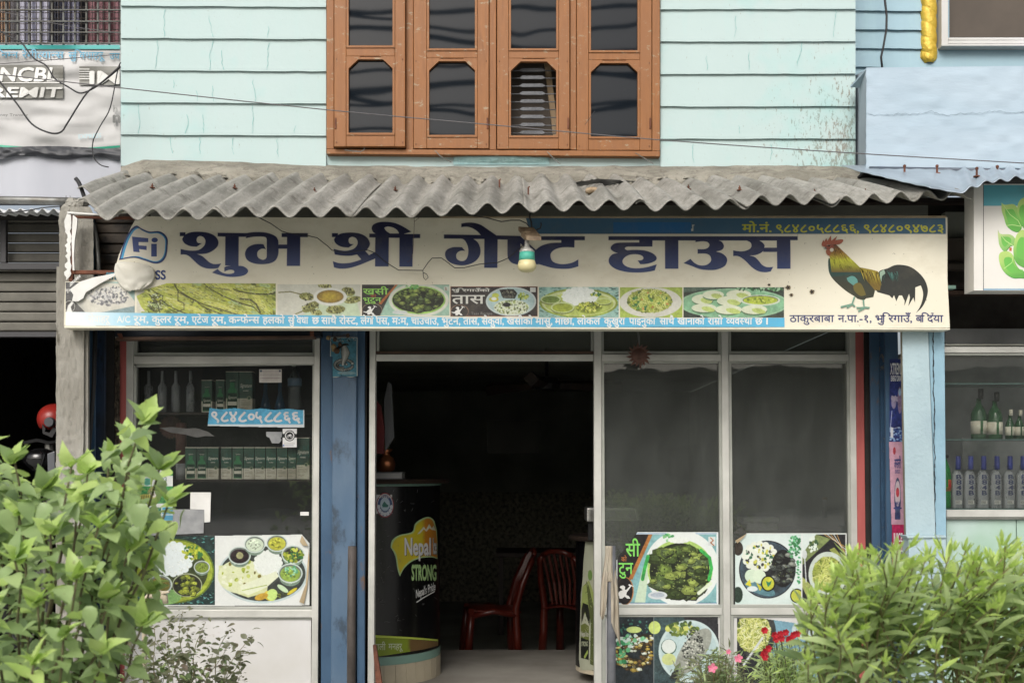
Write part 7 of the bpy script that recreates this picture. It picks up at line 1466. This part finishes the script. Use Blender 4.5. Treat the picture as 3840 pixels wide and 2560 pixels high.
for pts in (((1330, 330), (1400, 430), (1480, 490), (1520, 570)), ((1300, 620), (1360, 690), (1440, 740)), ((1430, 830), (1420, 900), (1340, 960)), ((1360, 540), (1420, 530), (1500, 545))): p.line([(3252+x*.3825, 640+y*.3825) for x, y in pts], 2, (196, 226, 150))
p.rect(3785, 928, 3794, 941, (190, 110, 60)); p.build('print', rsn)
rb = T('right_shop_front', 'neighbouring shop front with a dark recess and aluminium display window', 'shop', P(3700, 2600, 6.5))
MB().pbox(3400, 4500, 740, 1290, 6.62, .1).build('recess_wall', M('recess_wall', (74, 70, 64), (50, 46, 42), 4, .9), rb)
for v0, v1, m, d in ((795, 890, 'interior', 6.5), (893, 975, 'screen', 6.45), (990, 1010, 'screen', 6.4), (1060, 1085, 'darkwood', 6.35), (1090, 1104, 'brownangle', 6.33)): MB().pbox(3545, 4500, v0, v1, d, .06).build('slat', MAT[m], rb)
MB().pbox(3552, 3585, 1070, 1082, 6.0, .05).build('bracket', MAT['teal'], rb); MB().pbox(3545, 4500, 1232, 1290, 6.45, .05).build('fascia', M('grey_fascia', (140, 142, 142), (120, 122, 122), 4, .6), rb)
MB().pbox(3541, 4500, 1294, 1322, 6.10, .05).build('rail', MAT['alu'], rb, bevel=.0025); MB().pbox(3541, 4500, 1322.5, 1332, 6.11, .04).build('bead', MAT['alu2'], rb, bevel=.002)
MB().pbox(3550, 4500, 1911, 1938, 6.10, .05).build('rail', MAT['alu'], rb, bevel=.0025); MB().pbox(3550, 4500, 1938.5, 1946, 6.115, .04).build('bead', MAT['alu2'], rb, bevel=.002)
MB().pbox(3541, 4500, 1333, 1910, 6.13, .004).build('pane', MAT['glassclear'], rb)
MB().pbox(3550, 3810, 1948, 2700, 6.14, .05).build('marble_tile', MAT['marble'], rb, bevel=.002); MB().pbox(3813, 4500, 1948, 2700, 6.141, .05).build('marble_tile', MAT['marble'], rb, bevel=.002)
for v in (1436, 1646, 1906): MB().pbox(3545, 4500, v, v+4, 6.18, .24).build('glass_shelf', MAT['shelfglass'], rb)
MB().pbox(3500, 4500, 1326, 2000, 6.75, .03).build('back_panel', M('case_back', (150, 152, 152), (112, 114, 116), 3, .7), rb); MB().pbox(3500, 4500, 1290, 1300, 6.1, .7).build('case_top', MAT['interior'], rb)
tag(MB().pbox(3610, 3730, 1640, 1760, 6.6, .01).build('price_list', MAT['greypaper']), 'grey printed sheet pinned behind the bottles in the right shop', 'paper')
GLAB = MAT['boxcream']
def bottle(u, vb, H_, r, kind, label, d=6.28):
    q = T('bottle', label, 'bottle', P(u, vb, d), 'bottles in the right shop window'); k = H_/200.0
    if kind == 'vodka':
        rev_at(u, vb, d, [(r, 0), (r+1, 4), (r+1, H_*.62), (r*.75, H_*.69), (7, H_*.74), (7, H_*.82)], MAT['bottleclear'], 'glass', parent=q); rev_at(u, vb-H_*.74, d, [(9.5, 0), (9.5, H_*.10), (9, H_*.24), (8.5, H_*.26)], MAT['bluecap'], 'cap', parent=q)
        p = Print(d-W(r+2, d)); p.gain = .8; p.rect(u-14, vb-30, u+10, vb-16, (206, 206, 200)); [p.line([(u-12+i*3, vb-28), (u-12+i*3, vb-18)], 1.2, (40, 40, 44)) for i in range(6)]
        for i, cc in enumerate('B48B'): p.text(cc, u-10, u+8, vb-66-i*20, vb-50-i*20, (44, 54, 96), .03, .69)
        p.build('label', q)
    elif kind == 'green':
        rev_at(u, vb, d, [(r, 0), (r+1, 4), (r+1, H_*.5), (r*.8, H_*.6), (9, H_*.7), (8, H_*.82)], MAT['bottlegreen'], 'glass', parent=q); rev_at(u, vb-H_*.8, d, [(9, 0), (9.5, H_*.1), (9.5, H_*.2)], MAT['black'], 'cap', parent=q)
        rev_at(u, vb-H_*.1, d, [(r+1.6, 0), (r+1.6, H_*.26)], GLAB, 'label', parent=q)
    elif kind == 'small':
        rev_at(u, vb, d, [(r, 0), (r, H_*.5), (6, H_*.7), (5.5, H_*.84)], MAT['bottlegreen'], 'glass', parent=q); rev_at(u, vb-H_*.8, d, [(6.5, 0), (6.5, H_*.2)], GLAB, 'cap', parent=q); rev_at(u, vb-H_*.12, d, [(r+.8, 0), (r+.8, H_*.3)], GLAB, 'label', parent=q)
    else:
        rev_at(u, vb, d, [(r*.9, 0), (r, 8), (r*.93, H_*.3), (r, H_*.4), (r, H_*.6), (r*.8, H_*.75), (8, H_*.9), (7, H_*.96)], M('green_pet', (34, 132, 56), (26, 110, 46), 9, .2), 'bottle_body', parent=q); rev_at(u, vb-H_*.94, d, [(9, 0), (9, H_*.06)], MAT['black'], 'cap', parent=q)
        rev_at(u, vb-H_*.32, d, [(r+1, 0), (r+1, H_*.22)], M('soda_label', (60, 150, 60), (190, 40, 36), 26, .5), 'label', parent=q)
MAT['bluecap'] = M('blue_cap', (44, 56, 140), (36, 46, 120), 20, .4)
bottle(3552, 1905, 200, 24, 'pet', 'green plastic soda bottle at the left end of the lower shelf')
for i, u in enumerate((3597, 3644, 3693, 3743, 3792, 3841)): bottle(u, 1905, 196, 21, 'vodka', 'blue capped clear bottle on the lower shelf, '+['first', 'second', 'third', 'fourth', 'fifth', 'sixth'][i]+' to the right of the soda bottle')
bottle(3682, 1645, 188, 27, 'green', 'dark green bottle with a cream label, leftmost on the upper shelf'); bottle(3742, 1645, 176, 27, 'green', 'brighter green bottle with a yellow neck strip, second on the upper shelf')
bottle(3794, 1645, 110, 16, 'small', 'small green bottle, third on the upper shelf'); bottle(3830, 1645, 108, 17, 'small', 'small green bottle at the right edge of the upper shelf')
# ---------------------------------------------------------------- wires in front
def wire(pts, d, r, label, name='service_wire', mat='cable'):
    Q = []
    for i in range(len(pts)-1):
        p0, p1, p2, p3 = pts[max(i-1, 0)], pts[i], pts[i+1], pts[min(i+2, len(pts)-1)]
        for k in range(5):
            t = k/5; f = lambda a: .5*((2*p1[a])+(-p0[a]+p2[a])*t+(2*p0[a]-5*p1[a]+4*p2[a]-p3[a])*t*t+(-p0[a]+3*p1[a]-3*p2[a]+p3[a])*t**3); Q.append(P(f(0), f(1), d))
    Q.append(P(pts[-1][0], pts[-1][1], d)); tag(MB().tube(Q, r, 6).build(name, MAT[mat], smooth=True), label, 'wire')
wire([(-400, 240), (0, 280), (453, 330), (1223, 412), (1860, 470), (2476, 525), (3208, 575), (3840, 612), (4300, 640)], 5.2, .0024, 'long thin grey wire crossing the whole front below the window panes', mat='wiregrey')
wire([(-200, 10), (0, 43), (240, 96), (452, 126), (560, 150)], 7.0, .0022, 'thin wire slanting across the barred window at the upper left', mat='wiregrey'); wire([(-200, 252), (0, 240), (230, 222), (452, 204)], 6.7, .0022, 'thin pale wire rising across the banner towards the cyan wall', mat='wiregrey')
k_ = .5442
wire([(x*k_, y*k_) for x, y in ((-160, 130), (0, 215), (110, 280), (145, 290), (230, 400), (320, 455), (375, 540), (470, 600), (540, 640), (590, 635), (660, 600), (740, 540), (830, 465))], 6.5, .0045, 'thick black cable sagging in steps across the banner')
wire([(x*k_, y*k_) for x, y in ((-160, 340), (0, 565), (120, 720), (220, 855), (340, 915), (420, 910), (470, 840), (600, 640), (700, 570), (830, 455))], 6.48, .0052, 'thickest black cable hanging in a deep loop over the banner')
wire([(x*k_, y*k_) for x, y in ((832, 430), (810, 490), (760, 740), (690, 870), (640, 980), (645, 1080), (690, 1135), (748, 1152))], 6.6, .0034, 'black cable dropping from the wall corner to the roof edge')
wire([(x*k_, y*k_) for x, y in ((520, 1228), (545, 1262), (575, 1340), (600, 1412))], 6.05, .011, 'short black hose hooked over the top of the concrete pillar', 'black_hose')
wire([(0, 802), (100, 790), (170, 778), (260, 772), (300, 772)], 6.1, .003, 'thin cable running from the left to the top of the concrete pillar')
wire([(x*k_+1280*0, y*k_) for x, y in ((4030, 860), (4075, 800), (4100, 765))], 6.6, .0016, 'tiny broken wire sticking out beside the brown window')
# faucet against the left window
fc = T('water_tap', 'white plastic garden tap standing in front of the platters poster', 'tap', P(560, 2600, 5.6))
MB().tube([P(u, v, 5.6) for u, v in ((545, 2650), (540, 2300), (548, 2240), (560, 2228))], W(9, 5.6), 10).build('riser', MAT['tile'], fc, smooth=True); MB().tube([P(u, v, 5.6) for u, v in ((560, 2228), (600, 2228), (618, 2238), (622, 2262))], [W(14, 5.6), W(16, 5.6), W(13, 5.6), W(10, 5.6)], 10).build('spout', MAT['tile'], fc, smooth=True); MB().pquad([(596, 2216), (634, 2214), (634, 2222), (602, 2228)], 5.58, .02).build('handle', MAT['tile'], fc, bevel=.003)
# ---------------------------------------------------------------- plants in front
def leaf_mesh(name, mat, L, Wd, seed, serr=0, fold=.25, droop=.35, n=7):
    """A leaf along +Y with a folded midrib, drooping tip and optional teeth."""
    rr = random.Random(seed); vs = []; fs = []
    rows = []
    for i in range(n+1):
        t = i/n
        w = Wd*(math.sin(math.pi*min(1, t**.62))**.9*(1-.15*t) if serr else math.sin(math.pi*t**.9)**.8)
        if i in (0, n): w = 0.0
        if serr and 0 < i < n: w *= 1+(.08 if i % 2 else -.04)
        y = L*t; z = -droop*L*t*t+.02*L*math.sin(t*7+seed)
        wl = w*(1+rr.uniform(-.06, .06)); c = len(vs)
        if w == 0: vs.append((0, y, z)); rows.append([c])
        else: vs += [(-wl, y-(.02*L if serr else 0), z+fold*w+rr.uniform(-.04, .04)*w), (0, y, z), (wl, y-(.02*L if serr else 0), z+fold*w+rr.uniform(-.04, .04)*w)]; rows.append([c, c+1, c+2])
    for a, b in zip(rows[:-1], rows[1:]):
        if len(a) == 1 and len(b) == 3: fs += [(a[0], b[1], b[0]), (a[0], b[2], b[1])]
        elif len(b) == 1: fs += [(a[0], a[1], b[0]), (a[1], a[2], b[0])]
        else: fs += [(a[0], a[1], b[1], b[0]), (a[1], a[2], b[2], b[1])]
    me = bpy.data.meshes.new(name); me.from_pydata(vs, [], fs); me.update(); me.polygons.foreach_set('use_smooth', [True]*len(me.polygons)); me.materials.append(mat); return me, np.array(vs), fs
def inpoly(u, v, pts):
    c = False
    for i in range(len(pts)):
        (x1, y1), (x2, y2) = pts[i-1], pts[i]
        if (y1 > v) != (y2 > v) and u < (x2-x1)*(v-y1)/(y2-y1)+x1: c = not c
    return c
class Plant:
    def __init__(s, name, label, base, protos, limit=300):
        s.t = T(name, label, 'shrub', base); s.protos = protos; s.lv = []; s.limit = limit; s.name = name
    def leaf(s, kind, loc, dirv, nrm, sc): s.lv.append((kind, Vector(loc), dirv, nrm, sc))
    def finish(s, stuffname='foliage'):
        # the leaves that show largest from the viewpoint are objects, the rest one mesh per material
        def size(q): 
            k, p, d, n, sc = q; return -sc/max(.5, p.y)
        order = sorted(s.lv, key=size); indiv = order[:s.limit]; rest = order[s.limit:]; base = WL[s.t]
        mats = {}
        for kind, p, d, n, sc in indiv:
            M4 = frame(d, n); o = bpy.data.objects.new('leaf', s.protos[kind][0]); COL.objects.link(o); o.parent = s.t
            o.matrix_local = Matrix.Translation(p-base)@M4@Matrix.Scale(sc, 4)
        for kind, p, d, n, sc in rest:
            me, va, fa = s.protos[kind]; R3 = np.array(frame(d, n).to_3x3()); co = (va*sc)@R3.T+np.array(p-base); mats.setdefault(me.materials[0], []).append((co, fa))
        for m, L in mats.items():
            vs = np.concatenate([c for c, f in L]); fs = []; n0 = 0
            for c, f in L: fs += [tuple(i+n0 for i in q) for q in f]; n0 += len(c)
            me = bpy.data.meshes.new(stuffname); me.from_pydata(vs.tolist(), [], fs); me.update(); me.materials.append(m)
            me.polygons.foreach_set('use_smooth', [True]*len(me.polygons)); tag(link(stuffname, me, s.t), kind='stuff')
def frame(d, n):
    d = d.normalized(); x = d.cross(n)
    if x.length < 1e-3: x = d.cross(Vector((1, 0, 0)))
    x.normalize(); z = x.cross(d); m = Matrix((x, d, z)).transposed(); return m.to_4x4()
rr = random.Random(21)
def rv(a): return Vector((rr.uniform(-a, a), rr.uniform(-a, a), rr.uniform(-a, a)))
# --- broad leafed shrub, left
BL = [leaf_mesh('broad_leaf', MAT[m], 1, w, i, 1, f, dr, 13) for i, (m, w, f, dr) in enumerate((('leafA', .34, .22, .25), ('leafA', .32, .35, .40), ('leafB', .34, .30, .12), ('leafC', .38, .18, .35), ('leafB', .28, .45, .30), ('leafA', .40, .12, .5)))]
sh = Plant('broad_leaf_shrub', 'large pale green shrub with broad toothed leaves at the lower left', (P(60, 1763, 3.3).x, 3.3, 0), BL)
outl = [(-300, 1560), (-60, 1640), (30, 1690), (110, 1790), (190, 1780), (300, 1730), (345, 1745), (400, 1660), (470, 1590), (525, 1545), (575, 1560), (560, 1640), (600, 1720), (690, 1790), (600, 1830), (570, 1850), (600, 1930), (650, 1880), (720, 1900), (640, 1990), (585, 2040), (560, 2130), (600, 2200), (560, 2290), (600, 2370), (545, 2400), (430, 2420), (410, 2490), (300, 2470), (180, 2500), (200, 2700), (-300, 2700)]
root = Vector((P(40, 0, 3.3).x, 3.4, -.05)); tips = []
mbs = MB()
def branch(tu, tv, d, r=.0065):
    tip = P(tu, tv, d); pts = []; mid = root.lerp(tip, .5)+Vector((rr.uniform(-.08, .08), rr.uniform(-.1, .1), rr.uniform(.05, .2)))
    for i in range(13):
        t = i/12; p = root*(1-t)**2+mid*2*t*(1-t)+tip*t*t; p += Vector((.008*math.sin(i*2.1+tu), 0, .008*math.sin(i*1.7+tv))); pts.append(p)
    mbs.tube(pts, [r*(1-.72*i/12)+.0012 for i in range(13)], 5); return pts
bt = [(540, 1590, 3.0), (500, 1660, 3.1), (600, 1760, 3.15), (640, 1890, 3.0), (560, 1990, 3.2), (420, 1700, 3.3), (330, 1770, 3.2), (270, 1745, 3.0), (170, 1820, 3.1), (60, 1730, 3.0), (-40, 1680, 3.2), (-120, 1640, 3.3), (540, 2120, 3.1), (570, 2230, 3.2), (540, 2350, 3.0), (420, 2250, 2.9), (300, 2180, 2.8), (360, 1980, 2.9), (200, 2000, 2.8), (80, 1930, 2.9), (60, 2100, 2.7), (-60, 2000, 2.9), (150, 2260, 2.7), (380, 2440, 2.8), (250, 2400, 2.7), (120, 2480, 2.6), (-50, 2300, 2.7), (450, 1880, 3.1), (480, 2050, 3.0), (300, 1880, 3.0), (-150, 1850, 3.1), (-150, 2200, 2.8)]
for tu, tv, d in bt:
    pts = branch(tu, tv, d); n = len(pts); start = 5
    axis0 = (pts[-1]-pts[-4]).normalized()
    for i in range(start, n-1):       # pairs of leaves along the branch
        for side in (-1, 1, -1):
            if rr.random() < .2: continue
            ax = (pts[i+1]-pts[i]).normalized(); lat = ax.cross(Vector((0, 1, 0))); a = rr.uniform(0, 6.28)
            dv = (ax*.5+lat*side*.9+rv(.55)+Vector((0, -.25, -.35))).normalized(); p = pts[i].lerp(pts[i+1], rr.random())+rv(.012)
            nv = (Vector((0, -.35, 1))+rv(.4)); k = rr.choice((0, 0, 1, 3, 3, 5) if i < n-3 else (0, 1, 2, 4))
            sh.leaf(k, p, dv, nv, rr.uniform(.04, .078))
    for j in range(6):                # bright whorl at the tip
        a = j*1.25+rr.random(); dv = (axis0*.7+Vector((math.cos(a)*.9, math.sin(a)*.4-.1, .25+.3*math.sin(a*2)))).normalized()
        sh.leaf(rr.choice((2, 4, 2, 0)), pts[-1]+rv(.006), dv, Vector((0, -.5, 1))+rv(.4), rr.uniform(.04, .085))
cnt_ = 0
while cnt_ < 720:                     # filling leaves inside the outline
    u, v = rr.uniform(-300, 700), rr.uniform(1600, 2680)
    if not inpoly(u, v, outl): continue
    edge = sum(inpoly(u+dx, v+dy, outl) for dx, dy in ((45, 0), (-45, 0), (0, -50), (35, -35), (45, 40)))
    if v > 2080 and rr.random() < .35: continue
    if edge < 5 and rr.random() < .45: continue
    if 130 < u < 420 and 2350 < v: 
        if rr.random() < .6: continue
    d = rr.uniform(2.85, 3.75) if v < 2100 else rr.uniform(2.7, 3.9)
    dv = Vector((rr.uniform(-1, 1)*.9, rr.uniform(-.7, .1), rr.uniform(-.9, .25))).normalized(); nv = Vector((rr.uniform(-.3, .3), -.45, 1))+rv(.35)
    k = rr.choice((0, 1, 3, 5, 0, 1, 2)) if edge == 5 else rr.choice((0, 1, 2, 4)); cnt_ += 1
    if v > 2200: k = rr.choice((3, 3, 0, 5, 1))
    sh.leaf(k, P(u, v, d), dv, nv, rr.uniform(.036, .078))
mbs.build('stem', MAT['bark'], sh.t, smooth=True); sh.finish()
# --- narrow leafed shrub, right
NL = [leaf_mesh('narrow_leaf', MAT[m], 1, w, i+10, 0, f, dr, 5) for i, (m, w, f, dr) in enumerate((('leafD', .115, .3, .12), ('leafD', .10, .4, .28), ('leafE', .11, .3, .05), ('leafE', .095, .5, .15), ('leafC', .12, .2, .25)))]
ns = Plant('narrow_leaf_shrub', 'dense bright green shrub with narrow pointed leaves at the lower right', (P(3500, 0, 3.2).x, 3.2, 0), NL)
mbs = MB(); root = Vector((P(3560, 0, 3.3).x, 3.3, -.05))
def topline(u):
    pts = [(2640, 2520), (2760, 2500), (2880, 2440), (2980, 2380), (3010, 2330), (3040, 2240), (3100, 2190), (3170, 2130), (3230, 2090), (3290, 2105), (3400, 2060), (3480, 2060), (3600, 2080), (3700, 2070), (3770, 2050), (3840, 2090), (4300, 2080)]
    for (a, b_), (c_, e) in zip(pts[:-1], pts[1:]):
        if u <= c_: return b_+(e-b_)*max(0, (u-a))/(c_-a)
    return 2090
_tl = topline
def topline(u): return _tl(u)+22+26*vn(u*.011, 3)
tipsN = []
for i in range(165):
    u = rr.uniform(3130, 4250) if i < 150 else rr.uniform(3010, 3150); tv0 = topline(u); d = rr.uniform(2.7, 3.6); v = tv0+abs(rr.gauss(0, 1))*150+rr.uniform(-12, 20) if rr.random() < .72 else tv0+rr.uniform(-38, 10)
    if v > 2640: continue
    tipsN.append((u, v, d))
for tu, tv, d in tipsN:
    tip = P(tu, tv, d); base_ = Vector((root.x+(tip.x-root.x)*.75, root.y+rr.uniform(-.2, .2), tip.z-rr.uniform(.25, .4))); pts = []
    lean = Vector((rr.uniform(-.07, .07), rr.uniform(-.06, .06), 0))
    for i in range(8):
        t = i/7; pts.append(base_.lerp(tip, t)+lean*math.sin(t*3))
    mbs.tube(pts, [.003*(1-.7*t/7)+.0007 for t in range(8)], 5)
    ax = (pts[-1]-pts[-2]).normalized()
    nn = 13
    for j in range(nn):
        t = .3+.7*j/nn; q = t*7; i = min(6, int(q)); p = pts[i].lerp(pts[i+1], q-i); a = j*2.4+tu; out = Vector((math.cos(a), math.sin(a)*.8-.1, 0))
        dv = (ax*(.35+.9*t*t)+out*(1.0-.45*t)+rv(.15)).normalized(); k = rr.choice((0, 1, 4) if t < .55 else (0, 1, 0, 2) if t < .82 else (2, 3, 2))
        ns.leaf(k, p, dv, ax*.6+Vector((0, -.3, .8))+rv(.2), rr.uniform(.07, .115)*(1.0 if t < .8 else .75))
    for j in range(5):
        a = j*1.3; ns.leaf(rr.choice((2, 3)), tip, (ax+Vector((math.cos(a)*.45, math.sin(a)*.45, 0))).normalized(), Vector((math.cos(a), math.sin(a), .3)), rr.uniform(.028, .055))
cnt_ = 0
while cnt_ < 560:
    u = rr.uniform(3090, 4300); v = rr.uniform(2080, 2640)
    if v < topline(u)+40: continue
    cnt_ += 1; d = rr.uniform(3.0, 3.9); ns.leaf(rr.choice((0, 1, 4, 4)), P(u, v, d), Vector((rr.uniform(-1, 1), rr.uniform(-.6, .2), rr.uniform(-.3, .7))).normalized(), Vector((0, -.4, 1))+rv(.4), rr.uniform(.06, .095))
mbs.build('stem', MAT['barkred'], ns.t, smooth=True); ns.finish()
# --- purple basil, left centre
PB = [leaf_mesh('small_leaf', MAT[m], 1, w, i+30, 0, .2, .3, 4) for i, (m, w) in enumerate((('leafP', .30), ('leafP', .34), ('leafC', .32), ('leafD', .3)))]
pb = Plant('purple_basil', 'wispy purple green basil bush in front of the white panel', (P(690, 0, 4.6).x, 4.6, 0), PB, 60)
mbs = MB(); bt = [(690, 2290), (640, 2320), (760, 2330), (720, 2370), (860, 2360), (930, 2380), (830, 2430), (600, 2400), (560, 2440), (500, 2400), (480, 2470), (560, 2350), (900, 2450), (780, 2450), (660, 2440), (420, 2500), (610, 2480), (850, 2500), (450, 2380), (720, 2480), (380, 2540), (540, 2520), (910, 2530)]
for tu, tv in bt:
    d = rr.uniform(4.4, 4.8); tip = P(tu, tv, d); b0 = P(680+(tu-680)*.35, 2720, 4.6); pts = [b0.lerp(tip, i/9)+Vector((.02*math.sin(i*.8+tu), 0, .0)) for i in range(10)]; mbs.tube(pts, [.003*(1-.6*i/9) for i in range(10)], 4)
    for i in range(3, 10):
        for q in range(5): ns_ = rr.uniform(.022, .04); pb.leaf(rr.choice((0, 0, 1, 2, 3) if i < 8 else (0, 1, 0)), pts[i]+rv(.03), (Vector((rr.uniform(-1, 1), rr.uniform(-.8, .3), rr.uniform(-.4, .7)))).normalized(), Vector((0, -.4, 1))+rv(.5), ns_)
    for q in range(9): pb.leaf(0, tip-Vector((0, 0, q*.011))+rv(.006), Vector((math.cos(q*2), math.sin(q*2), .5)).normalized(), Vector((0, 0, 1)), .02)
mbs.build('stem', MAT['barkred'], pb.t); pb.finish()
# --- flowering dianthus clumps in front of the middle window
DL = [leaf_mesh('grassy_leaf', MAT[m], 1, w, i+50, 0, .2, .5, 4) for i, (m, w) in enumerate((('leafF', .10), ('leafD', .09), ('leafF', .13), ('leafC', .09)))]
def flower(parent, p, r, mat, n=5):
    mb = MB()
    for k in range(n):
        a = k*6.283/n+rr.random()*.3; c, s = math.cos(a), math.sin(a); tz = Vector((c, -.35, s)); w_ = Vector((-s, 0, c))*r*.55
        q = [p, p+tz*r*.6-w_*.8, p+tz*r-w_*.5+Vector((0, -.003, 0)), p+tz*r*1.12, p+tz*r+w_*.5, p+tz*r*.6+w_*.8]; mb.add(q, [(0, 1, 2, 3), (0, 3, 4, 5)])
    mb.build('flower', mat, parent)
dc = Plant('pink_dianthus', 'brownish clump of grassy leaves with three pink flowers below the middle window', (P(2690, 0, 4.7).x, 4.7, 0), DL, 40)
mbs = MB()
for i in range(75):
    tu = rr.gauss(2690, 75); tv = 2430+abs(tu-2700)*.35+rr.uniform(0, 100); d = rr.uniform(4.5, 4.9); tip = P(tu, tv, d); b0 = P(2690+(tu-2690)*.4, 2740, 4.7); pts = [b0.lerp(tip, k/6)+Vector((.012*math.sin(k+tu), 0, 0)) for k in range(7)]; mbs.tube(pts, .0014, 4)
    for k in range(2, 7):
        for q in range(4): dc.leaf(rr.choice((0, 0, 1, 2, 3)), pts[k]+rv(.018), Vector((rr.uniform(-1, 1), rr.uniform(-.6, .2), rr.uniform(-.1, 1))).normalized(), Vector((0, -.4, 1))+rv(.5), rr.uniform(.022, .045))
mbs.build('stem', MAT['barkred'], dc.t); dc.finish()
for u, v, r in ((2768, 2466, .016), (2671, 2502, .018), (2731, 2441, .010)): flower(dc.t, P(u, v, 4.42), r, MAT['petalp'])
rc = Plant('red_dianthus', 'green clump of fine leaves with deep red flowers right of the pink ones', (P(2940, 0, 4.6).x, 4.6, 0), [leaf_mesh('fine_leaf', MAT[m], 1, .09, i+60, 0, .2, .4, 4) for i, m in enumerate(('leafD', 'leafA', 'leafD', 'leafE'))], 40)
mbs = MB()
for i in range(90):
    tu = rr.gauss(2950, 85); tv = 2405+abs(tu-2930)*.4+rr.uniform(0, 120); d = rr.uniform(4.4, 4.8); tip = P(tu, tv, d); b0 = P(2940+(tu-2940)*.4, 2740, 4.6); pts = [b0.lerp(tip, k/6)+Vector((.012*math.sin(k+tu), 0, 0)) for k in range(7)]; mbs.tube(pts, .0014, 4)
    for k in range(2, 7):
        for q in range(5): rc.leaf(rr.randint(0, 3), pts[k]+rv(.018), Vector((rr.uniform(-1, 1), rr.uniform(-.6, .2), rr.uniform(.1, 1))).normalized(), Vector((0, -.4, 1))+rv(.5), rr.uniform(.025, .05))
for u, v in ((2866, 2362), (2910, 2395), (2925, 2376), (2945, 2370), (2905, 2380), (2930, 2392), (2965, 2392), (2975, 2378), (2990, 2374), (2958, 2396), (2870, 2440), (2862, 2452), (2868, 2462), (2998, 2460), (2880, 2430)):
    p = P(u, v, 4.3); mbs.tube([p, P(u+8, v+60, 4.5), P(u+10, v+150, 4.6)], .0014, 4); flower(rc.t, p, .013, MAT['petalr'], 6); flower(rc.t, p+Vector((.003, .004, .003)), .010, MAT['petalr'], 5)
mbs.build('stem', MAT['bark'], rc.t); rc.finish()
COL.objects.unlink(_fo); bpy.data.objects.remove(_fo)
